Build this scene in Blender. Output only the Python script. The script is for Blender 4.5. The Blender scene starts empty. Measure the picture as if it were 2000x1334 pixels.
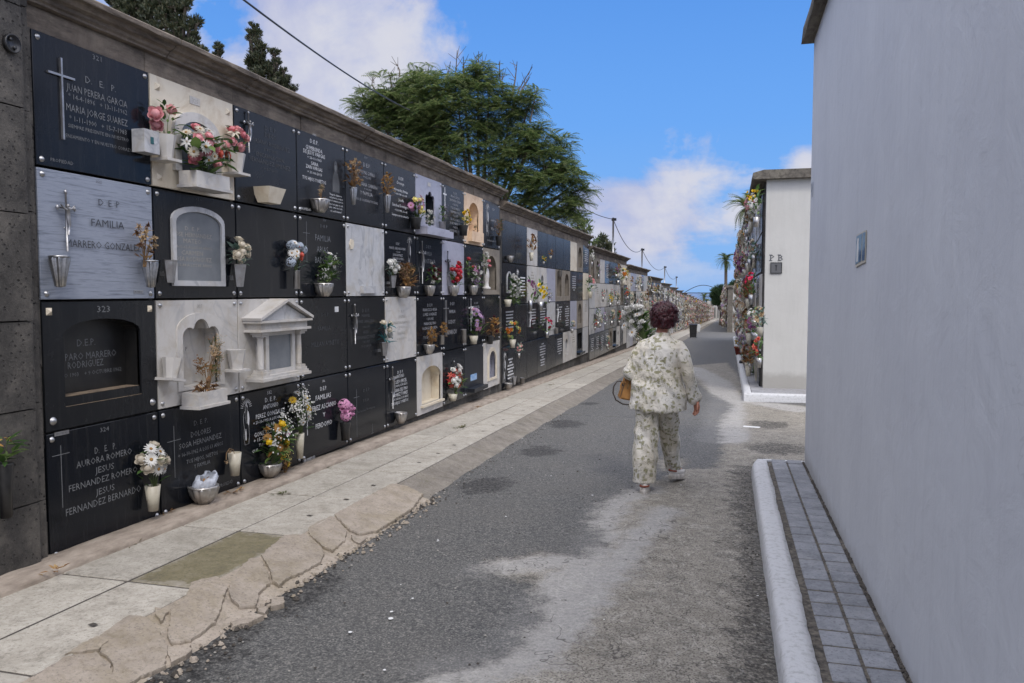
import bpy, bmesh, math, random
import numpy as np
from mathutils import Vector, Matrix, noise
from mathutils.geometry import tessellate_polygon
random.seed(7); rng = np.random.default_rng(11)
PI = math.pi
sc = bpy.context.scene
COL = sc.collection
# ------------------------------------------------------------------ camera model (28 mm, eye height 1.65 m)
FPX = 1556.0; CX = 1000.0; CY = 667.0
PITCH = math.atan(97/FPX); YAW = math.atan(424/FPX*math.cos(PITCH))
CF = Vector((-math.sin(YAW)*math.cos(PITCH), math.cos(YAW)*math.cos(PITCH), -math.sin(PITCH)))
CR = Vector((math.cos(YAW), math.sin(YAW), 0)); CU = CR.cross(CF)
EYE = Vector((0, 0, 1.65))
def ray(x, y): return CF*FPX + CR*(x-CX) + CU*(CY-y)
def onx(x, y, X): d = ray(x, y); return EYE + d*(X/d.x)
def ony(x, y, Y): d = ray(x, y); return EYE + d*(Y/d.y)
def gz(Y):
    if Y < 0: return 0.0
    return -.02*Y if Y < 12 else -.24-.0265*(Y-12)
def ongr(x, y, dz=0.0):
    z = 0
    for i in range(50):
        d = ray(x, y); p = EYE + d*((z+dz-EYE.z)/d.z); z = .5*z+.5*gz(p.y)
    return p
def depth(p): return (Vector(p)-EYE).dot(CF)
# ------------------------------------------------------------------ objects
def link(name, data, parent=None, loc=(0,0,0), rz=0.0):
    o = bpy.data.objects.new(name, data); COL.objects.link(o)
    o.location = loc; o.rotation_euler = (0, 0, rz)
    if parent is not None: o.parent = parent
    return o
def tag(o, label=None, cat=None, group=None, kind=None):
    if label: o['label'] = label
    if cat: o['category'] = cat
    if group: o['group'] = group
    if kind: o['kind'] = kind
    return o
def thing(name, label, cat, loc=(0,0,0), rz=0.0, group=None):
    return tag(link(name, None, None, loc, rz), label, cat, group)
def copy_tree(o, parent=None):
    c = o.copy(); COL.objects.link(c); c.parent = parent
    for ch in o.children: copy_tree(ch, c)
    return c
class MB:
    def __init__(s): s.v = []; s.f = []; s.m = []; s.sm = []
    def add(s, vs, fs, m=0, smooth=False):
        b = len(s.v); s.v += [tuple(p) for p in vs]
        for f in fs: s.f.append(tuple(b+i for i in f)); s.m.append(m); s.sm.append(smooth)
    def box(s, x0, x1, y0, y1, z0, z1, m=0):
        s.add([(x0,y0,z0),(x1,y0,z0),(x1,y1,z0),(x0,y1,z0),(x0,y0,z1),(x1,y0,z1),(x1,y1,z1),(x0,y1,z1)],
              [(0,3,2,1),(4,5,6,7),(0,1,5,4),(1,2,6,5),(2,3,7,6),(3,0,4,7)], m)
    def cbox(s, x0, x1, yf, yb, z0, z1, c=.004, m=0):      # box whose front (yf, -Y side) edge is chamfered
        P = lambda a,b,d,e,y: [(a,y,d),(b,y,d),(b,y,e),(a,y,e)]
        vs = P(x0,x1,z0,z1,yb)+P(x0,x1,z0,z1,yf+c)+P(x0+c,x1-c,z0+c,z1-c,yf)
        fs = [(3,2,1,0)]+[(i,(i+1)%4,(i+1)%4+4,i+4) for i in range(4)]+[(i+4,(i+1)%4+4,(i+1)%4+8,i+8) for i in range(4)]+[(8,9,10,11)]
        s.add(vs, fs, m)
    def frust(s, cx, cy, z0, z1, a0, b0, a1, b1, m=0):     # tapered box: half sizes a (x) b (y)
        q = lambda a,b,z: [(cx-a,cy-b,z),(cx+a,cy-b,z),(cx+a,cy+b,z),(cx-a,cy+b,z)]
        s.add(q(a0,b0,z0)+q(a1,b1,z1), [(0,3,2,1),(4,5,6,7),(0,1,5,4),(1,2,6,5),(2,3,7,6),(3,0,4,7)], m)
    def tube(s, pts, r, n=8, m=0, cap=True, smooth=True):
        pts = [Vector(p) for p in pts]; k = len(pts)
        rs = r if isinstance(r, (list, tuple)) else [r]*k
        vs = []; ref = Vector((0,0,1))
        for i, p in enumerate(pts):
            t = (pts[min(i+1,k-1)]-pts[max(i-1,0)]).normalized()
            a = t.cross(ref)
            if a.length < .05: a = t.cross(Vector((1,0,0)))
            a.normalize(); b = a.cross(t)
            ref = b if b.length > .5 else ref
            for j in range(n):
                th = 2*PI*j/n; vs.append(p+(a*math.cos(th)+b*math.sin(th))*rs[i])
        fs = [(i*n+j, i*n+(j+1)%n, (i+1)*n+(j+1)%n, (i+1)*n+j) for i in range(k-1) for j in range(n)]
        if cap: fs += [tuple(range(n)), tuple(range((k-1)*n, k*n))[::-1]]
        s.add(vs, fs, m, smooth)
    def lathe(s, prof, n=16, c=(0,0,0), m=0, smooth=True, flute=None, half=False):   # prof: (r, z) from bottom up
        vs = []; k = len(prof); a0, a1 = (PI, 2*PI) if half else (0, 2*PI)
        nn = n+1 if half else n
        for r, z in prof:
            for j in range(nn):
                th = a0+(a1-a0)*j/n; q = r*(1+(flute[1]*math.cos(flute[0]*th) if flute else 0))
                vs.append((c[0]+q*math.cos(th), c[1]+q*math.sin(th), c[2]+z))
        fs = [(i*nn+j, i*nn+(j+1)%nn, (i+1)*nn+(j+1)%nn, (i+1)*nn+j) for i in range(k-1) for j in range(n)]
        if half: fs += [(i*nn+n, i*nn, (i+1)*nn, (i+1)*nn+n) for i in range(k-1)]
        if prof[0][0] > 1e-4: fs.append(tuple(range(nn))[::-1])
        if prof[-1][0] > 1e-4: fs.append(tuple(range((k-1)*nn, k*nn)))
        s.add(vs, fs, m, smooth)
    def plate(s, outer, holes, yf, yb, m=0):                # polygon(s) in XZ, thickness along Y (yf = front, towards -Y)
        loops = [outer]+list(holes)
        tris = tessellate_polygon([[Vector((x, z, 0)) for x, z in lp] for lp in loops])
        flat = [p for lp in loops for p in lp]; n = len(flat)
        vs = [(x, yf, z) for x, z in flat]+[(x, yb, z) for x, z in flat]
        fs = []
        for t in tris:
            a, b, c = [Vector((flat[i][0], flat[i][1])) for i in t]
            up = (b-a).x*(c-a).y-(b-a).y*(c-a).x > 0
            t = tuple(t) if up else tuple(t)[::-1]
            fs.append(t); fs.append(tuple(i+n for i in t)[::-1])
        o = 0
        for lp in loops:
            k = len(lp)
            ar = sum(lp[i][0]*lp[(i+1)%k][1]-lp[(i+1)%k][0]*lp[i][1] for i in range(k))
            for i in range(k):
                j = (i+1)%k; q = (o+i, o+i+n, o+j+n, o+j)
                fs.append(q if (ar > 0) == (lp is loops[0]) else q[::-1])
            o += k
        s.add(vs, fs, m)
    def mesh(s, name, mats):
        me = bpy.data.meshes.new(name); me.from_pydata(s.v, [], s.f)
        for q in (mats if isinstance(mats, (list, tuple)) else [mats]): me.materials.append(q)
        me.polygons.foreach_set('material_index', s.m); me.polygons.foreach_set('use_smooth', s.sm)
        me.update(); return me
    def build(s, name, mats, parent=None, loc=(0,0,0), rz=0.0): return link(name, s.mesh(name, mats), parent, loc, rz)
def np_mesh(name, V, Fq, mats, midx=None, smooth=False):
    """V (n,3), Fq (k,3|4) numpy arrays -> mesh"""
    me = bpy.data.meshes.new(name); k, c = Fq.shape
    me.vertices.add(len(V)); me.vertices.foreach_set('co', np.ascontiguousarray(V, dtype=np.float32).ravel())
    me.loops.add(k*c); me.loops.foreach_set('vertex_index', np.ascontiguousarray(Fq, dtype=np.int32).ravel())
    me.polygons.add(k); me.polygons.foreach_set('loop_start', np.arange(0, k*c, c, dtype=np.int32))
    me.polygons.foreach_set('loop_total', np.full(k, c, dtype=np.int32))
    for q in (mats if isinstance(mats, (list, tuple)) else [mats]): me.materials.append(q)
    if midx is not None: me.polygons.foreach_set('material_index', midx.astype(np.int32))
    me.polygons.foreach_set('use_smooth', np.full(k, smooth)); me.update(calc_edges=True); me.validate()
    return me
def scatter(tv, tf, mats4):
    """repeat a template (tv, tf) by (n,4,4) matrices"""
    tv = np.asarray(tv, float); tf = np.asarray(tf, int); n = len(mats4)
    h = np.c_[tv, np.ones(len(tv))]
    V = np.einsum('nij,vj->nvi', mats4, h)[:, :, :3].reshape(-1, 3)
    Fq = (tf[None]+(np.arange(n)*len(tv))[:, None, None]).reshape(-1, tf.shape[1])
    return V, Fq
def mat4(loc, d, up, s):
    """matrix whose local +Y points along d, +Z near up"""
    d = np.asarray(d, float); d = d/(np.linalg.norm(d)+1e-9); up = np.asarray(up, float)
    x = np.cross(d, up); l = np.linalg.norm(x)
    if l < 1e-3: x = np.cross(d, [1, 0, .1]); l = np.linalg.norm(x)
    x /= l; z = np.cross(x, d); m = np.eye(4); s = s if np.ndim(s) else (s, s, s)
    m[:3, 0] = x*s[0]; m[:3, 1] = d*s[1]; m[:3, 2] = z*s[2]; m[:3, 3] = loc
    return m
# ------------------------------------------------------------------ materials
def newmat(name):
    m = bpy.data.materials.new(name); m.use_nodes = True; nt = m.node_tree
    return m, nt, nt.nodes, nt.nodes['Principled BSDF'], nt.links
def hexc(r, g, b):
    f = lambda c: (c/255/12.92) if c/255 <= .04045 else ((c/255+.055)/1.055)**2.4
    return (f(r), f(g), f(b))
def coords(nt, kind='Object', scale=(1,1,1)):
    n = nt.nodes; tc = n.new('ShaderNodeTexCoord'); mp = n.new('ShaderNodeMapping'); mp.inputs['Scale'].default_value = scale
    if kind == 'World':
        g = n.new('ShaderNodeNewGeometry'); nt.links.new(g.outputs['Position'], mp.inputs[0])
    else: nt.links.new(tc.outputs[kind], mp.inputs[0])
    return mp.outputs[0]
def nz(nt, vec, scale, detail=5, rough=.6, dist=0, offset_random=False):
    t = nt.nodes.new('ShaderNodeTexNoise'); t.inputs['Scale'].default_value = scale; t.inputs['Detail'].default_value = detail
    t.inputs['Roughness'].default_value = rough; t.inputs['Distortion'].default_value = dist
    if offset_random:
        oi = nt.nodes.new('ShaderNodeObjectInfo'); ad = nt.nodes.new('ShaderNodeVectorMath'); ad.operation = 'MULTIPLY_ADD'
        ad.inputs[1].default_value = (1,1,1); nt.links.new(vec, ad.inputs[0])
        mm = nt.nodes.new('ShaderNodeVectorMath'); mm.operation = 'SCALE'; mm.inputs[0].default_value = (31, 17, 23)
        nt.links.new(oi.outputs['Random'], mm.inputs['Scale']); nt.links.new(mm.outputs[0], ad.inputs[2]); vec = ad.outputs[0]
    nt.links.new(vec, t.inputs['Vector']); return t.outputs['Fac']
def ramp(nt, fac, stops):
    r = nt.nodes.new('ShaderNodeValToRGB'); e = r.color_ramp.elements
    while len(e) < len(stops): e.new(.5)
    for q, (p, c) in zip(e, stops):
        q.position = p; q.color = (c[0], c[1], c[2], 1) if np.ndim(c) else (c, c, c, 1)
    nt.links.new(fac, r.inputs[0]); return r.outputs[0]
def mixc(nt, fac, a, b, mode='MIX'):
    m = nt.nodes.new('ShaderNodeMix'); m.data_type = 'RGBA'; m.blend_type = mode
    for sock, v in ((0, fac), (6, a), (7, b)):
        if isinstance(v, (int, float)): m.inputs[sock].default_value = v
        elif isinstance(v, tuple): m.inputs[sock].default_value = (*v[:3], 1)
        else: nt.links.new(v, m.inputs[sock])
    return m.outputs[2]
def math_(nt, op, a, b=0.0, c=0.0, clamp=False):
    m = nt.nodes.new('ShaderNodeMath'); m.operation = op; m.use_clamp = clamp
    for i, v in enumerate((a, b, c)):
        if isinstance(v, (int, float)): m.inputs[i].default_value = v
        else: nt.links.new(v, m.inputs[i])
    return m.outputs[0]
def bump(nt, B, h, strength=.3, dist=.01, prev=None):
    b = nt.nodes.new('ShaderNodeBump'); b.inputs['Strength'].default_value = strength; b.inputs['Distance'].default_value = dist
    nt.links.new(h, b.inputs['Height'])
    if prev is not None: nt.links.new(prev, b.inputs['Normal'])
    nt.links.new(b.outputs[0], B.inputs['Normal']); return b.outputs[0]
def simple(name, c, rough=.5, metal=0.0, c2=None, scale=8, bmp=0.0, bscale=60, spec=.5, rnd=0.0, sss=0.0, lo=.35, hi=.65, kind='Object', stretch=(1,1,1), trans=0.0, bdist=.01):
    m, nt, n, B, L = newmat(name)
    B.inputs['Roughness'].default_value = rough; B.inputs['Metallic'].default_value = metal; B.inputs['Specular IOR Level'].default_value = spec
    vec = coords(nt, kind, stretch); col = None
    if c2: col = ramp(nt, nz(nt, vec, scale, 6, .65, 0, kind == 'Object'), [(lo, c), (hi, c2)])
    if rnd:
        oi = n.new('ShaderNodeObjectInfo'); hs = n.new('ShaderNodeHueSaturation')
        L.new(math_(nt, 'MULTIPLY_ADD', oi.outputs['Random'], rnd*2, 1-rnd), hs.inputs['Value'])
        L.new(math_(nt, 'MULTIPLY_ADD', oi.outputs['Random'], rnd*.08, .5-rnd*.04), hs.inputs['Hue'])
        if col is not None: L.new(col, hs.inputs['Color'])
        else: hs.inputs['Color'].default_value = (*c, 1)
        col = hs.outputs[0]
    if col is not None: L.new(col, B.inputs['Base Color'])
    else: B.inputs['Base Color'].default_value = (*c, 1)
    if bmp: bump(nt, B, nz(nt, vec, bscale, 5, .6), bmp, bdist)
    if trans:
        out = n['Material Output']; tr = n.new('ShaderNodeBsdfTranslucent'); mx = n.new('ShaderNodeMixShader'); mx.inputs[0].default_value = trans
        if col is not None: L.new(col, tr.inputs[0])
        else: tr.inputs[0].default_value = (*c, 1)
        L.new(B.outputs[0], mx.inputs[1]); L.new(tr.outputs[0], mx.inputs[2]); L.new(mx.outputs[0], out.inputs[0])
    return m
M = {}
def granite(name, c, rough, speck=.5, spec=.26):
    m, nt, n, B, L = newmat(name); v = coords(nt)
    f = nz(nt, v, 300, 2, .7); col = ramp(nt, f, [(.6, c), (.8, tuple(x*(1+speck*2)+.004 for x in c))])
    st = nz(nt, v, 3.2, 6, .7, .4, True)
    dirt = ramp(nt, st, [(.5, 0), (.8, .25)])
    col = mixc(nt, dirt, col, (.026, .025, .024))
    vst = coords(nt, 'Object', (7,7,.6)); col = mixc(nt, ramp(nt, nz(nt, vst, 3, 6, .75, .2, True), [(.52, 0), (.75, .5)]), col, (.034,.034,.034))
    L.new(col, B.inputs['Base Color'])
    L.new(math_(nt, 'MULTIPLY_ADD', st, .16, rough-.06), B.inputs['Roughness'])
    B.inputs['Specular IOR Level'].default_value = spec
    bump(nt, B, nz(nt, v, 2.2, 2, .5, 0, True), .05, .02)
    return m
M['black'] = granite('polished_black_granite', (.0065,.0080,.0115), .13, .5, .24)
M['black2'] = granite('worn_black_granite', (.010,.011,.013), .24)
M['dark'] = granite('dull_dark_slate', (.018,.020,.025), .36, .3)
def streak_marble(name, a, b, sc_, st, rough=.35, vein=None, stain=None):
    m, nt, n, B, L = newmat(name); v = coords(nt, 'Object', st)
    col = ramp(nt, nz(nt, v, sc_, 8, .7, .8, True), [(.3, a), (.52, b), (.7, tuple((x+y)/2 for x, y in zip(a, b)))])
    v2 = coords(nt)
    if vein:
        f = nz(nt, v2, 1.3, 7, .55, 1.6, True); k = ramp(nt, f, [(.455, 0), (.5, .55), (.52, 0)]); col = mixc(nt, k, col, vein)
    if stain:
        k = ramp(nt, nz(nt, v2, 4.5, 7, .7, .5, True), [(.5, 0), (.78, .85)]); col = mixc(nt, k, col, stain)
    L.new(col, B.inputs['Base Color']); B.inputs['Roughness'].default_value = rough
    bump(nt, B, nz(nt, v2, 45, 5, .6), .12, .004); return m
M['bluemarble'] = streak_marble('streaked_blue_grey_marble', hexc(84,90,102), hexc(140,146,158), 6, (.6,1,12), .3)
M['white'] = streak_marble('weathered_white_marble', hexc(172,169,164), hexc(190,186,180), 2.0, (1,1,1), .45, hexc(158,157,157), hexc(160,146,122))
M['cream'] = streak_marble('cream_marble', hexc(192,180,158), hexc(208,198,178), 3, (1,1,1), .45, None, hexc(170,148,116))
M['grey'] = streak_marble('pale_grey_marble', hexc(150,150,152), hexc(182,182,182), 3, (1,1,1.2), .4, hexc(120,122,126), hexc(160,150,132))
M['lilac'] = streak_marble('lilac_grey_marble', hexc(136,136,148), hexc(160,160,172), 5, (1,1,2), .35)
M['beige'] = streak_marble('beige_stone', hexc(190,160,130), hexc(212,186,156), 3, (1,1,1), .6, None, hexc(176,140,108))
M['sandstone'] = streak_marble('grey_brown_stone', hexc(100,92,82), hexc(124,116,104), 6, (1,1,1), .8, None, hexc(78,70,62))
M['panel'] = simple('grey_inner_panel', hexc(92,97,103), .22, 0, hexc(112,116,120), 4)
M['recess'] = simple('dusty_black_recess', (.006,.006,.007), .4, 0, (.02,.019,.017), 5)
M['dust'] = simple('brown_dust', hexc(120,104,84), .9, 0, hexc(84,72,60), 20)
M['steel'] = simple('weathered_chrome', (.5,.5,.5), .32, .9, (.3,.3,.3), 30, .1, 90)
M['alu'] = simple('dull_aluminium', (.42,.42,.43), .38, .85, (.28,.27,.26), 12, .15, 60)
M['silver'] = simple('silvered_bowl_metal', (.55,.53,.5), .3, .8, (.3,.28,.26), 10, .1, 40)
M['brass'] = simple('tarnished_brass', (.32,.22,.09), .45, .7, (.18,.13,.07), 14)
M['blackplastic'] = simple('black_plastic', (.012,.012,.013), .35, 0, (.03,.03,.03), 9)
M['creamplastic'] = simple('cream_plastic', hexc(190,184,166), .4, 0, hexc(166,158,140), 9)
M['engr'] = simple('engraved_grey', (.14,.145,.15), .6)
M['engr_dim'] = simple('worn_engraving', (.055,.057,.06), .6)
M['engr_white'] = simple('white_painted_letters', (.62,.62,.62), .55)
M['engr_mid'] = simple('pale_painted_letters', (.32,.32,.33), .55)
M['engr_dark'] = simple('dark_letters', (.10,.10,.11), .5)
M['engr_soft'] = simple('faded_letters', hexc(150,146,138), .6)
M['letter_metal'] = simple('raised_metal_letters', (.07,.072,.08), .35, .6)
M['paper'] = simple('white_paper', (.62,.62,.6), .8)
def stone_mat():
    m, nt, n, B, L = newmat('volcanic_stone'); v = coords(nt, 'World')
    col = ramp(nt, nz(nt, v, 5, 8, .7), [(.3, hexc(44,42,40)), (.5, hexc(70,67,63)), (.72, hexc(102,97,90))])
    sp = nz(nt, v, 90, 4, .7); col = mixc(nt, ramp(nt, sp, [(.55, 0), (.75, .5)]), col, hexc(118,112,104))
    vo = n.new('ShaderNodeTexVoronoi'); vo.inputs['Scale'].default_value = 34; L.new(v, vo.inputs['Vector'])
    pit = ramp(nt, vo.outputs['Distance'], [(.10, .1), (.30, 1)])
    big = ramp(nt, nz(nt, v, 22, 3, .6), [(.46, 1), (.56, 0)])
    pit2 = math_(nt, 'MAXIMUM', pit, big)
    col = mixc(nt, math_(nt, 'SUBTRACT', 1, pit2), col, hexc(36,33,31)); L.new(col, B.inputs['Base Color'])
    B.inputs['Roughness'].default_value = .92
    b1 = bump(nt, B, pit2, .9, .012); bump(nt, B, nz(nt, v, 60, 6, .75), .8, .01, b1); return m
M['stone'] = stone_mat()
def frame_mat(name, a, b, c_, pits=.6):
    m, nt, n, B, L = newmat(name); v = coords(nt, 'World')
    col = ramp(nt, nz(nt, v, 3.5, 9, .72, .3), [(.28, a), (.5, b), (.7, c_)])
    vs = coords(nt, 'World', (6,1.2,6)); col = mixc(nt, ramp(nt, nz(nt, vs, 2.5, 6, .7), [(.44, 0), (.66, .75)]), col, hexc(50,45,41))
    lich = ramp(nt, nz(nt, v, 26, 5, .75), [(.6, 0), (.72, .55)]); col = mixc(nt, lich, col, hexc(134,126,108))
    L.new(col, B.inputs['Base Color']); B.inputs['Roughness'].default_value = .93
    b1 = bump(nt, B, nz(nt, v, 18, 6, .7), .6, .012); bump(nt, B, nz(nt, v, 110, 4, .7), pits, .006, b1); return m
M['cornice'] = frame_mat('weathered_cornice_stone', hexc(84,76,67), hexc(118,107,95), hexc(146,134,118))
M['cap'] = frame_mat('lichened_cement_cap', hexc(82,78,70), hexc(106,100,90), hexc(128,122,108), .9)
def plaster(name, a, b, bs=.25):
    m, nt, n, B, L = newmat(name); v = coords(nt, 'World'); vs = coords(nt, 'World', (3,3,.35))
    col = ramp(nt, nz(nt, v, 1.3, 5, .6), [(.3, a), (.7, b)])
    col = mixc(nt, ramp(nt, nz(nt, vs, 4, 6, .7), [(.5, 0), (.8, .35)]), col, tuple(x*.82 for x in a))
    # splash dirt just above the pavement
    g = n.new('ShaderNodeSeparateXYZ'); L.new(v, g.inputs[0])
    hgt = math_(nt, 'ADD', g.outputs[2], math_(nt, 'MULTIPLY', nz(nt, v, 9, 5, .7), .22))
    col = mixc(nt, ramp(nt, hgt, [(.12, .45), (.24, 0)]), col, hexc(124,118,108))
    L.new(col, B.inputs['Base Color']); B.inputs['Roughness'].default_value = .75
    ck = nz(nt, v, .9, 6, .65, 1.2); cg = ramp(nt, nz(nt, v, .7, 2, .5), [(.5, 0), (.6, 1)]); col = mixc(nt, math_(nt, 'MULTIPLY', ramp(nt, ck, [(.4975, 0), (.5, .22), (.5025, 0)]), cg), col, tuple(x*.5 for x in a)); L.new(col, B.inputs['Base Color'])
    col = mixc(nt, ramp(nt, nz(nt, coords(nt, 'World', (9,9,.5)), 2.2, 7, .75), [(.56, 0), (.74, .3)]), col, tuple(x*.74 for x in a)); L.new(col, B.inputs['Base Color'])
    b1 = bump(nt, B, nz(nt, v, 4, 5, .6, .6), bs, .03)
    vt = coords(nt, 'World', (1,1,.25)); b2 = bump(nt, B, nz(nt, vt, 26, 4, .6), bs*.8, .006, b1); bump(nt, B, nz(nt, v, 160, 3, .6), .2, .003, b2); return m
M['plaster'] = plaster('pale_grey_painted_plaster', hexc(184,186,190), hexc(194,196,199))
M['plaster_white'] = plaster('white_painted_plaster', hexc(180,178,171), hexc(188,186,179), .15)
M['kerbpaint'] = simple('white_painted_rough_kerb', hexc(164,164,162), .8, 0, hexc(190,190,190), 30, .45, 60, lo=.34, hi=.5, kind='World', bdist=.02)
# foliage and petals
def leafmat(name, a, b, c_=None, tr=.3):
    m, nt, n, B, L = newmat(name); g = n.new('ShaderNodeNewGeometry')
    st = [(0, a), (.6, b)]+([(1, c_)] if c_ else [])
    col = ramp(nt, g.outputs['Random Per Island'], st)
    L.new(col, B.inputs['Base Color']); B.inputs['Roughness'].default_value = .55
    t = n.new('ShaderNodeBsdfTranslucent'); L.new(col, t.inputs[0]); mx = n.new('ShaderNodeMixShader'); mx.inputs[0].default_value = tr
    L.new(B.outputs[0], mx.inputs[1]); L.new(t.outputs[0], mx.inputs[2]); L.new(mx.outputs[0], n['Material Output'].inputs[0]); return m
M['leaf'] = leafmat('bouquet_leaves', hexc(44,70,34), hexc(74,104,48), hexc(110,132,70))
M['leafgrey'] = leafmat('silvery_leaves', hexc(70,92,84), hexc(120,138,126), hexc(84,118,104))
M['teal'] = leafmat('teal_leaves', hexc(30,78,84), hexc(52,104,108))
M['dryleaf'] = leafmat('dried_leaves', hexc(96,66,38), hexc(150,112,68), hexc(178,150,104))
M['stem'] = simple('green_stem', hexc(78,92,50), .6); M['drystem'] = simple('dry_stem', hexc(120,94,62), .8)
M['frond'] = leafmat('feathery_leaf_green', hexc(60,80,46), hexc(94,114,64), hexc(150,156,104), .5)
M['cypress'] = leafmat('cypress_green', hexc(44,54,38), hexc(66,74,50), hexc(96,92,66), .15)
M['bushgreen'] = leafmat('round_tree_green', hexc(38,58,36), hexc(56,78,46), hexc(74,94,54), .2)
M['palm'] = leafmat('palm_green', hexc(58,76,40), hexc(88,104,58), hexc(120,124,74), .25)
M['bark'] = simple('grey_brown_bark', hexc(84,74,64), .9, 0, hexc(112,102,90), 12, .6, 30)
M['weed'] = leafmat('weeds', hexc(66,74,40), hexc(96,98,60), hexc(120,110,78))
PET = {'pink': (224,158,160), 'rose': (208,124,130), 'white': (222,220,214), 'cream': (210,200,180), 'red': (176,48,54), 'crimson': (196,30,70), 'coral': (216,104,84),
       'yellow': (226,190,40), 'gold': (172,130,66), 'purple': (128,60,120), 'lilac': (176,144,180), 'mauve': (160,110,140), 'hotpink': (220,60,110), 'burgundy': (96,34,44),
       'dry': (142,104,62), 'orange': (214,128,48), 'paleyellow': (224,210,130), 'hydr': (216,156,192), 'blue': (180,190,202), 'beigedry': (176,150,116), 'browndry': (104,74,48)}
for k, c in PET.items(): M['p_'+k] = simple('petal_'+k, hexc(*c), .6, 0, tuple(x*.72 for x in hexc(*c)), 5, rnd=.14, trans=.25, lo=.4, hi=.75)
# ------------------------------------------------------------------ flowers, foliage, vases (templates: radius about 1, facing +Z)
def petal(mb, az, tilt, ln, wd, cup, m=0, r0=0.0, z0=0.0, n=4, curl=0.0):
    ca, sa = math.cos(az), math.sin(az); vs = []
    for i in range(n):
        t = i/(n-1); w = wd*math.sin(PI*min(1, .12+t*.88))**.7 if i < n-1 else wd*.25
        tt = tilt+curl*t; r = r0+ln*t*math.cos(tt); z = z0+ln*t*math.sin(tt)
        for k in (-1, 0, 1): vs.append((ca*r-sa*w*k*.5, sa*r+ca*w*k*.5, z+abs(k)*cup*w*(1-t*.3)))
    fs = [(i*3+k, i*3+k+1, i*3+k+4, i*3+k+3) for i in range(n-1) for k in (0, 1)]
    mb.add(vs, fs, m, True)
FM = {}
def flower_mesh(kind, c):
    key = (kind, c)
    if key in FM: return FM[key]
    R = random.Random(hash(kind) % 997 if False else sum(map(ord, kind+c))); mb = MB(); mats = [M['p_'+c], M['p_gold'], M['leaf']]
    if kind == 'rose':
        mb.lathe([(.05,-.5),(.5,-.35),(.62,0),(.45,.45),(.1,.6)], 8, (0,0,0), 0)
        for L_, (n, tilt, ln, r0) in enumerate([(5,.25,.85,.2),(5,.75,.8,.22),(4,1.15,.75,.2),(3,1.4,.7,.08)]):
            for i in range(n): petal(mb, 2*PI*i/n+L_*.6+R.uniform(-.2,.2), tilt+R.uniform(-.1,.1), ln, .85, .28, 0, r0, -.25, 5, .35)
    elif kind == 'daisy':
        for L_ in (0, 1):
            for i in range(13): petal(mb, 2*PI*i/13+L_*.24, .12+L_*.28+R.uniform(-.08,.08), 1-.18*L_, .3, .1, 0, .1, 0, 3, -.2)
        mb.lathe([(.26,.06),(.2,.17),(.02,.22)], 8, (0,0,0), 1)
    elif kind == 'carn':
        for i in range(44): petal(mb, R.uniform(0,2*PI), R.uniform(.1,1.5), R.uniform(.7,1), .5, .25, 0, .02, -.15, 3, .3)
    elif kind == 'hydr':
        for i in range(120):
            th = R.uniform(0,2*PI); ph = math.acos(R.uniform(-.25,1)); d = Vector((math.sin(ph)*math.cos(th), math.sin(ph)*math.sin(th), math.cos(ph)))
            q = MB()
            for k in range(4): petal(q, k*PI/2+th, .2, .17, .17, .12, 0, 0, 0, 3)
            ro = d.to_track_quat('Z','Y').to_matrix(); mb.add([ro@Vector(v)+d*.85 for v in q.v], q.f, 0, True)
    elif kind == 'lily':
        for i in range(6): petal(mb, 2*PI*i/6, .75, 1.1, .38, .2, 0, .05, -.2, 5, -.9)
        for i in range(4): mb.tube([(0,0,0),(.15*math.cos(i*1.6),.15*math.sin(i*1.6),.5)], .03, 4, 1)
    elif kind == 'spray':            # many tiny blossoms
        for i in range(26):
            p = Vector((R.gauss(0,.45), R.gauss(0,.45), R.gauss(.1,.4))); q = MB()
            for k in range(5): petal(q, k*1.257, .3, .15, .12, .1, 0, 0, 0, 3)
            mb.add([Vector(v)+p for v in q.v], q.f, 0, True); mb.tube([(0,0,-.9), p], .012, 3, 2, False)
    elif kind == 'dryhead':
        for i in range(20): petal(mb, R.uniform(0,2*PI), R.uniform(-.3,1.5), R.uniform(.5,1), .34, .35, 0, .02, 0, 4, R.uniform(-1.2,1.2))
    elif kind == 'bud':
        mb.lathe([(.05,-.6),(.42,-.3),(.5,.1),(.28,.6),(.05,.8)], 8, (0,0,0), 0)
        for i in range(4): petal(mb, i*1.57, 1.1, .95, .5, .2, 0, .2, -.3, 4, .2)
    FM[key] = mb.mesh(kind+'_'+c, mats); return FM[key]
LEAF = (np.array([(0,0,0),(-.22,.35,.06),(0,.45,0),(.22,.35,.06),(-.16,.75,.02),(0,.8,-.05),(.16,.75,.02),(0,1.1,-.12)]), np.array([(0,2,1,1),(0,3,2,2),(1,2,5,4),(2,3,6,5),(4,5,7,7),(5,6,7,7)]))
def tri_fix(F):
    out = []
    for f in F: out.append(f)
    return np.array(out)
def leafy(mb, pos, d, s, m, up=(0,0,1)):
    mt = mat4(pos, d, up, s); V = (mt@np.c_[LEAF[0], np.ones(8)].T).T[:, :3]
    mb.add([tuple(v) for v in V], [tuple(dict.fromkeys(f)) for f in LEAF[1].tolist()], m, True)
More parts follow.
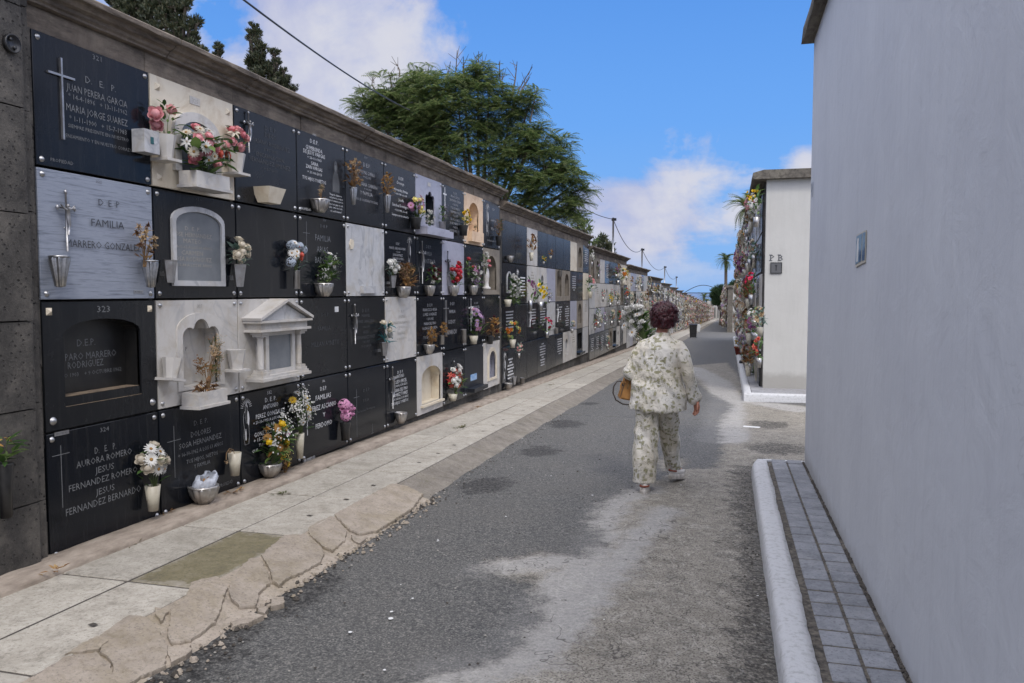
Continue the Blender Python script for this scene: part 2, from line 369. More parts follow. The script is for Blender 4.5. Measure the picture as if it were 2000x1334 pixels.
def bouquet(label, loc, w, h, spec, leaf='leaf', nleaf=26, group=None, rz=PI/2, fsize=.22, parts=True, lean=0.0, seed=0, cat='bouquet', stems=True, droop=0.0, name='flower_bouquet', depth_=.6, leafsize=.3):
    """origin at the vase mouth; w, h = size of the head of flowers in metres; local -Y is the viewer's side of the wall"""
    R = random.Random(seed+int(w*1e4)+int(h*1e4)*7)
    t = thing(name, label, cat, loc, rz, group)
    fol = MB(); lm = {'leaf':0}.get(leaf, 0)
    a, b, c = w/2, w/2*depth_, h/2; cz = h*.56
    heads = []
    tot = sum(n for _, _, n in spec)
    for kind, colr, n in spec:
        for i in range(n):
            for _ in range(12):
                th = R.uniform(0, 2*PI); ph = math.acos(R.uniform(-.75, 1)); d = Vector((math.sin(ph)*math.cos(th), math.sin(ph)*math.sin(th), math.cos(ph)))
                if d.y > .3: d.y = -d.y
                k = R.uniform(.62, 1.0); p = Vector((d.x*a*k+lean*(cz+d.z*c), d.y*b*k, cz+d.z*c*k))
                if all((p-q[0]).length > fsize*w*.62 for q in heads): break
            heads.append((p, d, kind, colr))
    for p, d, kind, colr in heads:
        if stems: fol.tube([(R.uniform(-.01,.01),R.uniform(-.01,.01),-.04), (p.x*.35, p.y*.4, p.z*.55), tuple(p-d*.01)], .0022, 4, 1, False)
    for i in range(nleaf):
        z = R.uniform(0, h*.85); k = math.sin(PI*min(1, .2+z/h*.75)); th = R.uniform(0, 2*PI); y = math.sin(th)
        p = Vector((math.cos(th)*a*k*R.uniform(.1,.85)+lean*z, min(y, .3)*b*k*R.uniform(.2,.9), z))
        d = (Vector((math.cos(th), min(y,.4), R.uniform(-.3-droop,1.1))))
        leafy(fol, p, d, w*leafsize*R.uniform(.6,1.2), 0)
    fol.build('foliage', [M[leaf], M['drystem' if leaf == 'dryleaf' else 'stem']], t)
    for p, d, kind, colr in heads:
        s = fsize*w*R.uniform(.42,.6)*(1.5 if kind in ('spray','hydr') else 1)
        q = (d+Vector((0,-.5,.2))).normalized().to_track_quat('Z','Y')
        o = link('flower', flower_mesh(kind, colr), t, p); o.rotation_euler = (q@Matrix.Rotation(R.uniform(0,6), 3, 'Z').to_quaternion()).to_euler(); o.scale = (s, s, s)
    return t
def flat_bouquet_mesh(name, spec, leaf, seed):
    """one mesh: bouquet 1 unit wide and high, for the ones that are small in the picture"""
    R = random.Random(seed); mats = []; V = []; Fs = []; mi = []
    def midx(m):
        if m not in mats: mats.append(m)
        return mats.index(m)
    mb = MB()
    for i in range(22):
        th = R.uniform(0,6.28); z = R.uniform(0,.9); k = math.sin(PI*min(1,.2+z*.75))
        leafy(mb, (math.cos(th)*.45*k, min(math.sin(th),.3)*.3*k, z), (math.cos(th), min(math.sin(th),.3), R.uniform(-.4,1)), .32, midx(M[leaf]))
    for kind, c, n in spec:
        for i in range(n):
            th = R.uniform(0,2*PI); ph = math.acos(R.uniform(-.7,1)); d = Vector((math.sin(ph)*math.cos(th), -abs(math.sin(ph)*math.sin(th)), math.cos(ph)))
            p = Vector((d.x*.45, d.y*.3, .56+d.z*.42)); q = MB(); k = 6
            for a in range(k): petal(q, a*2*PI/k, R.uniform(.1,.9), 1, .8, .2, midx(M['p_'+c]), 0, 0, 3)
            for a in range(3): petal(q, a*2.1+.4, 1.2, .7, .8, .2, midx(M['p_'+c]), 0, 0, 3)
            ro = d.to_track_quat('Z','Y').to_matrix()*.13; ro = ro.to_3x3()
            b0 = len(mb.v); mb.v += [tuple(ro@Vector(v)+p) for v in q.v]; mb.f += [tuple(b0+x for x in f) for f in q.f]; mb.m += q.m; mb.sm += q.sm
    return mb.mesh(name, mats)
# vases: origin at the mouth, back against the wall (+Y), height h below the mouth
def vase(kind, label, loc, h, w, rz=PI/2, group=None, tilt=0.0):
    nm = {'planter':'planter_box','pbox':'planter_box','bowl':'flower_bowl'}.get(kind, 'wall_vase')
    t = thing(nm, label, {'planter':'planter','pbox':'planter','bowl':'bowl'}.get(kind, 'vase'), loc, rz, group)
    r = w/2; a = MB()
    if kind == 'fluted':
        a.lathe([(r*.12,-h),(r*.42,-h*.97),(r*.6,-h*.6),(r*.85,-h*.15),(r*.82,-h*.07),(r*.8,-h*.02),(r*.7,-h*.03),(r*.3,-h*.5)], 40, (0,0,0), 0, True, (8,.17))
        a.build('body', M['steel'], t); b = MB(); b.lathe([(r*.86,-h*.07),(r,-h*.05),(r,-.002),(r*.84,0),(r*.8,-h*.06)], 24); b.build('rim', M['steel'], t)
    elif kind == 'hex':
        a.lathe([(r*.55,-h),(r*.95,-.01),(r,0),(r*.86,0),(r*.5,-h*.8)], 6, (0,0,0), 0, False); a.build('body', M['alu'], t)
        b = MB(); b.box(-r*.4,r*.4,r*.6,.1,-h*.7,-h*.5); b.build('wall_bracket', M['alu'], t)
    elif kind in ('marble','plastic'):
        q = r*.98; mat_ = M['white'] if kind == 'marble' else M['creamplastic']
        a.lathe([(r*.62,-h),(r*1.0,0),(r*.84,0),(r*.5,-h*.85)], 8 if kind == 'marble' else 10, (0,0,0), 0, kind != 'marble'); a.build('body', mat_, t)
        if kind == 'marble': b = MB(); b.box(-r*1.05,r*1.05,-r*1.0,.09,-h-.018,-h+.001); b.build('shelf', mat_, t)
    elif kind == 'box':
        a.plate([(-r,-h),(r,-h),(r,0),(-r,0)], [], -.05, .05); a.build('body', M['grey'], t)
        b = MB(); b.box(-r*.2,r*.2,-.053,-.051,-h*.6,-h*.3); b.build('painted_motif', M['teal'], t)
    elif kind == 'tube':
        a.lathe([(r*.8,-h),(r*.85,-h*.02),(r*.95,0),(r*.75,0),(r*.7,-h*.8)], 14); a.build('body', M['alu'], t)
    elif kind == 'black':
        a.lathe([(r*.7,-h),(r*.78,-h*.4),(r,-.004),(r,0),(r*.85,0),(r*.6,-h*.8)], 16); a.build('body', M['blackplastic'], t)
    elif kind == 'bowl':
        a.lathe([(r*.45,-h),(r*.78,-h*.62),(r*.95,-h*.15),(r*.9,-h*.05),(r*.8,-h*.1),(r*.5,-h*.6)], 36, (0,0,0), 0, True, (12,.10)); a.build('body', M['silver'], t)
        b = MB(); b.lathe([(r*.94,-h*.13),(r*1.0,-h*.1),(r*1.0,-.001),(r*.92,0),(r*.88,-h*.08)], 24); b.build('rim', M['silver'], t)
    elif kind == 'pbox':
        a.frust(0,0,-h,0,r*.75,.05,r,.09); a.build('body', M['cream'], t)
    elif kind == 'planter':
        th = .014
        a.box(-r,r,-.075,-.075+th,-h,0); a.box(-r,r,.075-th,.075,-h,-.002); a.box(-r,-r+th,-.075+th,.075-th,-h,0); a.box(r-th,r,-.075+th,.075-th,-h,0); a.box(-r+th,r-th,-.075+th,.075-th,-h,-h*.4)
        a.build('trough', M['white'], t); b = MB(); b.box(-r*1.1,r*1.1,-.09,.08,-h-.022,-h-.0005); b.build('shelf', M['white'], t)
    if tilt: t.rotation_euler = (0, tilt, rz) if False else (Matrix.Rotation(rz,3,'Z')@Matrix.Rotation(tilt,3,'Y')).to_euler()
    return t
# ------------------------------------------------------------------ lettering
_tc = {}
def text_geo(s):
    """(verts (x,z), faces, xmin, xmax, zmin, zmax) of one line of capitals from the built-in font"""
    if s in _tc: return _tc[s]
    cu = bpy.data.curves.new('lettering', 'FONT'); cu.body = s; cu.size = 1; cu.resolution_u = 1; cu.fill_mode = 'FRONT'
    o = bpy.data.objects.new('lettering', cu); COL.objects.link(o); bpy.context.view_layer.update()
    me = bpy.data.meshes.new_from_object(o.evaluated_get(bpy.context.evaluated_depsgraph_get()))
    v = [(q.co.x, q.co.y) for q in me.vertices]; f = [tuple(p.vertices) for p in me.polygons]
    bpy.data.objects.remove(o); bpy.data.curves.remove(cu); bpy.data.meshes.remove(me)
    xs = [q[0] for q in v] or [0, 1]; _tc[s] = (v, f, min(xs), max(xs)); return _tc[s]
def put_text(mb, s, xc, zc, w, h, y=-.0325, m=0):
    v, f, a, b = text_geo(s); k = w/max(b-a, .01); kz = h/.73
    mb.add([(xc+(x-(a+b)/2)*k, y, zc+(z-.365)*kz) for x, z in v], f, m)
# ------------------------------------------------------------------ the slabs
WX = -3.92                    # front plane of the slabs
SW, SH, ST = .962, .776, .03
def rowz(r, z0=0.02): return z0+(3-r)*.792
def arch_pts(x0, x1, z0, z1, rise, n=12, flat=False):
    """closed outline: bottom-left, bottom-right, then the arch from right to left"""
    cx = (x0+x1)/2; a = (x1-x0)/2
    return [(x0,z0),(x1,z0)]+[(cx+a*math.cos(PI*i/n), z1-rise+rise*math.sin(PI*i/n)) for i in range(n+1)]
def trefoil(x0, x1, z0, z1, n=8):
    cx = (x0+x1)/2; a = (x1-x0)/2; pts = [(x0,z0),(x1,z0)]
    zb = z1-(x1-x0)*.3
    for c0, r, zz, t0, t1 in ((x1-a*.36, a*.36, zb, 0, 125), (cx, a*.42, zb+a*.22, 40, 140), (x0+a*.36, a*.36, zb, 55, 180)):
        for i in range(n+1):
            t = math.radians(t0+(t1-t0)*i/n); pts.append((c0+r*math.cos(t), zz+r*math.sin(t)))
    return pts
def rect(x0, x1, z0, z1): return [(x0,z0),(x1,z0),(x1,z1),(x0,z1)]
class Slab:
    def __init__(s, Yc, z0, label, mat, hole=None, group=None, studs=True, w=SW, h=SH, name='memorial_slab', X=WX, rz=PI/2, hollow=.2, inner=None, cat='memorial slab'):
        s.Yc, s.z0, s.w, s.h, s.X, s.rz = Yc, z0, w, h, X, rz
        sx = 1 if rz > 0 else -1
        s.t = thing(name, label, cat, (X-sx*ST, Yc, z0), rz, group); s.sx = sx
        mb = MB()
        if hole:
            mb.plate(rect(-w/2, w/2, 0, h), [hole], -ST, 0, 0)
            b = MB(); k = len(hole)       # lining of the recess
            b.add([(x,-ST*.5,z) for x, z in hole]+[(x,hollow,z) for x, z in hole], [(i, (i+1)%k, (i+1)%k+k, i+k)[::1] for i in range(k)])
            b.plate(hole, [], hollow-.001, hollow+.02)
            b.build('recess_panel', M[inner or mat], s.t)
        else: mb.cbox(-w/2, w/2, -ST, 0, 0, h, .003)
        mb.build('panel', M[mat], s.t)
        if studs:
            for a in (-1, 1):
                for b_ in (0, 1): s.stud(a*(w/2-.038), .035+b_*(h-.07))
    def stud(s, x, z, r=.016, kind='dome'):
        key = '_stud_'+kind
        if key not in FM:
            q = MB()
            if kind == 'dome': q.lathe([(1.15,0),(1.15,.15),(1,.25),(.8,.6),(.45,.85),(.02,.95)], 12)
            else: q.add([(-1,-1,0),(1,-1,0),(1,1,0),(-1,1,0),(0,0,.9)], [(0,1,4),(1,2,4),(2,3,4),(3,0,4)])
            FM[key] = q.mesh('stud', M['steel'] if kind == 'dome' else M['cream'])
        o = link('stud', FM[key], s.t, (x, -ST, z)); o.rotation_euler = (PI/2, 0, 0); o.scale = (r, r, r)
    def loc(s, px, py, off=0.0):
        """photo pixel -> slab coordinates on the slab's own front plane"""
        p = onx(px, py, s.X+off*s.sx); return (p.y-s.Yc)*s.sx, p.z-s.z0, depth(p)
    def text(s, lines, m='engr', y=-.0325, off=0.0, name='inscription'):
        mb = MB()
        for tx, x0, x1, yc, hp in lines:
            a, za, da = s.loc(x0, yc, off); b, zb, db = s.loc(x1, yc, off); _, zc, dc = s.loc((x0+x1)/2, yc, off)
            put_text(mb, tx, (a+b)/2, zc, abs(b-a), hp*dc/FPX, y)
        return mb.build(name, M[m], s.t)
    def ltext(s, lines, m='engr', y=-.0325, name='inscription'):
        mb = MB()
        for tx, xc, zc, w, h in lines: put_text(mb, tx, xc, zc, w, h, y)
        return mb.build(name, M[m], s.t)
    def bars(s, x, z0, z1, zb, wb, t=.006, m='engr', raised=.0008, name='cross'):
        mb = MB(); yf = -ST-max(raised, .0015)
        mb.box(x-t/2, x+t/2, yf, -ST+.0005, z0, z1); mb.box(x-wb/2, x-t/2, yf+.0003, -ST+.0005, zb-t/2, zb+t/2); mb.box(x+t/2, x+wb/2, yf+.0003, -ST+.0005, zb-t/2, zb+t/2)
        return mb.build(name, M[m], s.t)
    def pbars(s, x, y0, y1, yb, wpx, t=.006, **k):
        a, z1, _ = s.loc(x, y0); _, z0, d = s.loc(x, y1); _, zb, _ = s.loc(x, yb); s.bars(a, z0, z1, zb, wpx*d/FPX*1.3, t, **k)
    def crucifix(s, x, zt, h, m='alu', white=False):
        mt = M['engr_white'] if white else M[m]; mb = MB(); y = -ST-.018; w = h*.36
        for (a, b) in (((x, zt), (x, zt-h)), ((x-w/2, zt-h*.27), (x+w/2, zt-h*.27))):
            mb.tube([(a[0], y, a[1]), (b[0], y, b[1])], [.006, .0075], 6)
        for px_, pz in ((x, zt), (x-w/2, zt-h*.27), (x+w/2, zt-h*.27)): mb.lathe([(.002,-.016),(.013,0),(.002,.016)], 6, (px_, y, pz))
        mb.tube([(x, -ST, zt-h*.6), (x, y, zt-h*.6)], .005, 6)
        o = mb.build('crucifix', mt, s.t); f = MB(); yy = y-.013
        f.tube([(x, yy, zt-h*.3), (x-.002, yy-.004, zt-h*.42), (x+.004, yy-.006, zt-h*.55), (x, yy, zt-h*.72)], [.011,.014,.009,.005], 8)
        f.tube([(x, yy, zt-h*.31), (x-w*.25, yy, zt-h*.27), (x-w*.42, yy, zt-h*.22)], [.006,.005,.004], 6)
        f.tube([(x, yy, zt-h*.31), (x+w*.25, yy, zt-h*.27), (x+w*.42, yy, zt-h*.22)], [.006,.005,.004], 6)
        f.lathe([(.001,-.012),(.009,-.004),(.009,.006),(.001,.013)], 8, (x, yy-.003, zt-h*.235))
        f.build('figure', mt, o)
    def saint(s, x, z, h, m='engr_white'):
        """a small engraved standing figure with a halo"""
        y = -ST-.0018; mb = MB(); w = h*.26
        out = [(-.3,0),(.3,0),(.42,.2),(.36,.42),(.46,.6),(.34,.76),(.16,.8),(.2,.9),(.0,.97),(-.2,.9),(-.16,.8),(-.38,.74),(-.46,.56),(-.34,.4),(-.42,.18)]
        mb.plate([(x+a*w, z+b*h) for a, b in out], [[(x+a*w*.3+w*.05, z+.5*h+b*h*.5) for a, b in out][::-1], [(x-w*.12+a*w*.16, z+.1*h+b*h*.28) for a, b in out][::-1]], y, -ST+.0005)
        n = 12; mb2 = []
        for i in range(n):
            t = PI*(i+.5)/n; c, sn = math.cos(t), math.sin(t)
            mb.tube([(x+c*w*.5, y, z+h*.86+sn*w*.5), (x+c*w*.85, y, z+h*.86+sn*w*.85)], .0022, 3)
        mb.build('engraved_figure', M[m], s.t)
def wallpt(px, py, off): p = onx(px, py, WX+off); return (p.x, p.y, p.z)
def V(kind, px, py, hpx, wpx, label, off=.07, **k):
    """vase with its mouth at that pixel"""
    p = wallpt(px, py, off); d = depth(p)/FPX
    return vase(kind, label, p, hpx*d, wpx*d*1.12, **k)
def B(px, py, wpx, hpx, label, spec, off=.07, **k):
    p = wallpt(px, py, off); d = depth(p)/FPX
    spec = [(a, b, int(n*1.35+.5) if n >= 4 else n) for a, b, n in spec]; k['nleaf'] = int(k.get('nleaf', 26)*1.3)
    return bouquet(label, p, wpx*d*1.16, hpx*d*1.04, spec, **k)
ROWN = ['top row', 'second row from the top', 'third row from the top', 'bottom row']
def cY(c): return 3.81+.977*(c+.5)
def S(c, r, label, mat, **k): return Slab(cY(c), rowz(r), label, mat, **k)
# ---- column 0
s = S(0, 0, 'polished black slab numbered 321 with a tall metal cross, top left corner of the nearest wall', 'black')
s.text([('321',180,197,113,10),('D.   E.   P.',166,225,164,13),('JUAN PERERA GARCIA',129,247,186,14),('* 14-4-1896   + 13-11-1962',133,247,203,10),('MARIA JORGE SUAREZ',129,248,224,14),('* 1-11-1900   + 15-7-1983',135,246,244,10),('SIEMPRE PRESENTE EN NUESTRO',133,250,259,7),('PENSAMIENTO Y EN NUESTRO CORAZON',124,262,279,7),('PROPIEDAD',98,142,315,7)])
x, zt, _ = s.loc(113,112); _, zb_, _ = s.loc(119,272)
s.bars(x+.01, zb_, zt, zt-.105, .2, .013, m='alu', raised=.016)
s = S(0, 1, 'blue grey streaked marble slab with raised metal letters and a crucifix, left edge of the wall', 'bluemarble')
mb = s.text([('322',187,198,355,5)], 'engr_dark'); s.text([('D. E. P',190,231,397,13),('FAMILIA',176,240,437,15),('MARRERO GONZALEZ',127,273,479,15)], 'letter_metal', -ST-.009, name='raised_lettering')
x, zt, _ = s.loc(123,375); s.crucifix(x, zt, .36, 'alu')
x, z, _ = s.loc(270,570); q = MB(); q.box(x-.045,x+.045,-ST-.003,-ST,z-.011,z+.011); q.build('owner_plate', M['alu'], s.t); s.ltext([('PROPIEDAD',x,z,.075,.012)],'engr_dark',-ST-.0035)
hole = arch_pts(-.33,.33,.13,.665,.09,10)
s = S(0, 2, 'black slab numbered 323 with a deep arched recess and dusty ledges', 'black2', hole=hole, inner='recess', hollow=.1, studs=False)
for a in (-1,1):
    for b_ in (.06,.72): s.stud(a*.43, b_, .022, 'dome' if b_<.1 else 'pyramid')
s.text([('323',189,214,603,13)], 'engr'); s.text([('D.E.P.',149,185,668,14),('AMPARO MARRERO',103,226,694,14),('RODRIGUEZ',131,201,710,14),('JULIO 1903    + 9 OCTUBRE 1962',106,236,728,8)], 'engr', .0965, off=-.13)
q = MB(); q.box(-.325,.325,-.02,.096,.131,.19); q.build('ledge', M['black2'], s.t)
q = MB(); q.box(-.32,.32,-.015,.09,.191,.194); q.box(-.329,.329,-.031,-.002,.1315,.1335); q.build('dust', M['dust'], s.t)
s = S(0, 3, 'polished black slab numbered 324 with thin engraved cross, bottom left corner of the wall', 'black')
s.text([('324',195,212,838,9),('D.   E.   P.',184,226,875,13),('AURORA ROMERO',148,257,894,13),('JESUS',185,222,914,13),('FERNANDEZ ROMERO',133,268,935,13),('JESUS',186,223,956,13),('FERNANDEZ BERNARDO',127,275,977,14)])
s.pbars(118, 870, 993, 888, 32, .004)
x, z, _ = s.loc(120,846); q = MB(); q.box(x-.055,x+.055,-ST-.003,-ST,z-.012,z+.012); q.build('owner_plate', M['alu'], s.t); s.ltext([('PROPIEDAD',x,z,.085,.013)],'engr_dark',-ST-.0035)
# ---- column 1
out = arch_pts(-.27,.27,.14,.60,.15,12); inn = arch_pts(-.2,.2,.14,.53,.12,12)
s = S(1, 0, 'cream marble slab with a white arched frame around grey marble, top row beside slab 321', 'cream', studs=False)
q = MB(); q.plate(out, [inn], -ST-.03, -ST); q.build('arched_frame', M['white'], s.t); q = MB(); q.plate(arch_pts(-.21,.21,.135,.54,.12), [], -ST-.006, -ST+.001); q.build('inner_panel', M['panel'], s.t)
q = MB(); q.box(-.06,.06,-ST-.004,-ST,.665,.72); q.build('number_plate', M['white'], s.t); s.ltext([('325',0,.692,.07,.035)],'engr_soft',-ST-.0045)
for a in (-1,1):
    for b_ in (.07,.70): s.stud(a*.41, b_, .026, 'pyramid')
s = S(1, 1, 'black slab with a marble arched frame around a grey inscribed panel', 'black')
out = arch_pts(-.31,.31,.09,.69,.11,12); inn = arch_pts(-.27,.27,.13,.65,.09,12)
q = MB(); q.plate(out, [inn], -ST-.02, -ST); q.build('arched_frame', M['grey'], s.t); q = MB(); q.plate(arch_pts(-.28,.28,.12,.66,.09), [], -ST-.004, -ST+.001); q.build('inner_panel', M['panel'], s.t)
s.text([('326',381,393,389,5)],'engr_dim'); s.text([('D. E. P.',360,390,447,8),('JOSE HERNANDEZ',337,412,459,9),('MATEO',357,392,471,9),('+ 8-11-62 A LOS 60 AÑOS',337,412,483,6),('CARMEN',353,395,494,9),('SOSA RODRIGUEZ',337,412,506,9),('+ 9-6-88 A LOS 85 AÑOS',337,412,518,6)], 'engr_soft', -ST-.0055)
tf = trefoil(-.215,.215,.12,.62)
s = S(1, 2, 'white marble slab with a trefoil recess holding dried plants and a small box planter', 'white', hole=tf, inner='white', hollow=.09)
q = MB(); q.plate(arch_pts(-.28,.28,.10,.68,.13), [[(x*1.02,z+.002) for x,z in tf]], -ST-.012, -ST); q.build('raised_surround', M['white'], s.t)
q = MB(); q.lathe([(.05,0),(.05,.008),(.03,.012),(.002,.013)], 16); o = q.build('medallion', M['beige'], s.t, (-.1,.088,.52)); o.rotation_euler = (PI/2,0,0)
s.ltext([('D. E. P.',-.07,.40,.16,.032)], 'engr_dark', .0885); s.ltext([('327',0,.73,.06,.028)], 'engr_soft')
s = S(1, 3, 'black slab with faint engraved cross, bottom row beside slab 324', 'black')
s.text([('D. E. P.',378,405,823,10),('DOLORES',372,411,844,11),('SOSA HERNANDEZ',349,432,861,11),('+ 16-10-1962 A LOS 63 AÑOS',347,435,878,8),('TUS HIJOS, NIETOS',363,425,893,8),('Y FAMILIA',378,410,906,8),('PROPIEDAD',429,454,944,7)])
s.pbars(339, 832, 934, 861, 30, .004)
# ---- column 2
s = S(2, 0, 'dark blue black slab with a crucifix and worn lettering, third in the top row', 'black2')
s.text([('329',520,528,232,5),('D. E. P.',517,539,253,9),('DIEGO',517,539,266,9),('SORIANO RODRIGUEZ',488,565,282,9),('+ 8-5-1975',515,541,295,6),('ENCARNACION',500,554,307,9),('FERNANDEZ JIMENEZ',487,566,319,9),('+ 3-7-2003',515,541,332,6)], 'engr_dim')
x, zt, _ = s.loc(481,220); s.crucifix(x, zt, .33)
s = S(2, 1, 'blank glossy black slab without any lettering', 'black')
s = S(2, 2, 'white marble slab with a projecting pedimented shrine on two columns', 'white', studs=True)
s.ltext([('331',.0,.742,.06,.025)], 'engr_soft')
q = MB(); q.box(-.4,.4,-.2,-ST,.08,.105); q.box(-.38,.38,-.185,-ST,.105,.125); q.build('base_step', M['white'], s.t)
for a in (-.31,.31):
    q = MB(); q.box(a-.055,a+.055,-.175,-.065,.126,.15); q.box(a-.045,a+.045,-.165,-.075,.15,.172); q.lathe([(.034,.172),(.027,.19),(.03,.3),(.026,.44),(.032,.455)],14,(a,-.12,0)); q.box(a-.045,a+.045,-.165,-.075,.456,.475); q.box(a-.058,a+.058,-.18,-.062,.475,.497); q.build('column', M['white'], s.t)
q = MB(); q.box(-.41,.41,-.2,-ST,.498,.52); q.box(-.38,.38,-.175,-ST,.52,.575); q.box(-.42,.42,-.21,-ST,.575,.595); q.build('entablature', M['white'], s.t)
q = MB(); q.plate([(-.40,.596),(.40,.596),(0,.74)],[],-.17,-ST); q.build('pediment', M['grey'], s.t)
for a in (-1,1):
    q = MB(); L_ = math.hypot(.43,.16); ang = math.atan2(.16,.43); q.box(0,L_,-.215,-ST,-.002,.022); o = q.build('raking_cornice', M['white'], s.t, (a*.43,0,.598)); o.rotation_euler = (0,-ang if a<0 else ang-PI,0)
    if a > 0: o.scale = (1,1,-1)
q = MB(); q.plate(rect(-.24,.24,.126,.497), [rect(-.19,.19,.16,.46)], -.13, -.11); q.build('inner_frame', M['white'], s.t)
q = MB(); q.box(-.24,-.215,-.11,-ST,.13,.49); q.box(.215,.24,-.11,-ST,.13,.49); q.build('side_cheek', M['white'], s.t)
q = MB(); q.box(-.19,.19,-.112,-.108,.161,.459); q.build('dusty_glass', M['panel'], s.t)
s = S(2, 3, 'black slab numbered 332 with a white engraved standing figure, bottom row', 'black')
s.text([('332',521,530,766,7),('D. E. P.',517,539,779,9),('ANTONIO',513,543,792,9),('PEREZ GONZALEZ',499,556,807,9),('+ 21-10-1993 A LOS 68 AÑOS',494,561,818,6),('PILAR',519,537,829,8),('ARO',546,559,831,8),('GONZALEZ',496,531,845,9),('+ 15-9-2003',495,530,856,7),('TUS HIJOS',505,528,866,6),('QUE',492,503,880,6)], 'engr_white')
x, z, _ = s.loc(482,868); s.saint(x, z, .36)
# ---- column 3
s = S(3, 0, 'black slab with bright white text and a faint engraved portrait, fourth in the top row', 'black2')
s.text([('333',610,617,263,4),('D.E.P.',605,621,277,8),('GUMERSINDA',597,629,291,8),('DE JESUS VARGAS',592,634,300,8),('+ 23-11-1963',600,627,310,5),('SARA',607,621,320,7),('ZAIN VARGAS',597,629,328,7),('+ 21-06-2013',600,628,338,5),('TUS HIJOS Y NIETOS',590,636,351,7),('"Aqui la dejamos',643,667,381,4),('en la tierra, siempre',643,669,387,4),('en el corazon, pues su',643,669,393,4),('amor nos guia, en cada',643,669,400,4),('paso, como en el cielo,',643,669,406,4),('asi en la tierra"',645,667,413,4),('PROPIEDAD',587,607,408,5)], 'engr_white')
x, z, _ = s.loc(656,376); q = MB(); y = -ST-.0016
q.plate([(x+a*.15,z+b*.32) for a,b in [(-.5,0),(.5,0),(.52,.35),(.3,.6),(.2,.64),(.26,.8),(.16,.96),(0,1),(-.16,.96),(-.26,.8),(-.2,.64),(-.34,.56),(-.5,.3)]], [[(x+a*.15,z+b*.32) for a,b in [(-.12,.72),(-.14,.85),(0,.9),(.14,.85),(.12,.72),(0,.62)]]], y, -ST+.0005)
q.build('engraved_portrait', M['engr_dim'], s.t)
q = MB(); q.plate([(x+a*.15,z+b*.32) for a,b in [(-.1,.73),(0,.64),(.1,.73),(.11,.84),(0,.88),(-.11,.84)]], [], y, -ST+.0005)
for i in range(7): q.tube([(x-.06+i*.02,y-.0005,z+.01),(x-.045+i*.016,y-.0005,z+.17)], .0013, 3)
q.build('engraved_face', M['engr'], s.t)
s = S(3, 1, 'black slab with family name in spaced grey capitals and thin cross, second row', 'black')
s.text([('334',630,636,430,5),('D E P',625,639,442,6),('FAMILIA',615,645,465,12),('ARIAS',618,640,487,12),('BADELL',615,641,508,12)])
s.pbars(598, 432, 513, 455, 20, .004)
s = S(3, 2, 'dark slab with almost unreadable lettering and a small square of white paper', 'black2')
s.text([('D E P',627,641,614,7),('FAMILIA',620,645,641,9),('MILLAN AYNETO',608,662,670,10)],'engr_dim')
x, z, _ = s.loc(657,604); q = MB(); q.box(x-.04,x+.04,-ST-.003,-ST,z-.028,z+.028); q.build('paper_note', M['paper'], s.t)
s = S(3, 3, 'black slab with bright white family names and a white cross, bottom row', 'black')
s.text([('336',629,634,744,5),('D.E.P.',625,638,758,8),('FAMILIAS',616,646,774,10),('PEREZ ASCANIO',606,656,793,10),('Y',630,635,809,9),('PERDOMO',616,648,828,10),('PROPIEDAD',593,615,896,6)],'engr_white')
s.pbars(599, 762, 851, 782, 16, .01, m='engr_white')
# ---- column 4
s = S(4, 0, 'black slab with white text partly behind a bunch of dried flowers, fifth in the top row', 'black2')
s.text([('337',711,717,308,4),('D.E.P.',709,723,323,8),('JUAN MAS GUERRA',700,731,338,7),('+ 9-12-1997',709,724,347,5),('SUSANA CABRERA',699,737,362,7),('+ 9-9-2003',711,725,370,4),('Y FAMILIA',703,727,378,7),('NO SE OLVIDAN TUS DIAS',695,737,392,5)],'engr_mid')
s = S(4, 1, 'blank pale grey marble slab with a yellowed patch and small shelf', 'grey')
q = MB(); x, z, _ = s.loc(686,478); q.plate([(x-.03,z-.05),(x+.03,z-.04),(x+.05,z+.01),(x+.04,z+.05),(x-.02,z+.06),(x-.05,z)],[],-ST-.01,-ST); q.build('glue_patch', M['cream'], s.t)
q = MB(); q.box(-.16,.2,-.07,-ST,.03,.11); q.build('shelf_box', M['grey'], s.t)
s = S(4, 2, 'black slab with a small crucifix and dim lettering, third row', 'black2')
s.text([('D. E. P.',707,721,606,7),('MANUEL',706,722,616,6),('PEREZ CABALLERO',698,730,627,6),('+ 4-8-1991',708,722,638,5),('ADELA',709,719,648,6),('FERNANDEZ PEREZ',696,732,658,6),('+ 8-9-1997',708,722,667,5),('TUS HIJOS',705,724,676,5)],'engr_dim')
x, zt, _ = s.loc(690,596); s.crucifix(x, zt, .42)
s = S(4, 3, 'black slab with thin engraved crosses and barely legible names, bottom row', 'black')
s.text([('D E P',709,721,761,6),('JULIA',708,720,781,6),('Fernandez Rodriguez',697,732,799,5)],'engr_dim')
s.pbars(696, 760, 853, 776, 18, .004); s.pbars(727, 828, 846, 846, 8, .003)
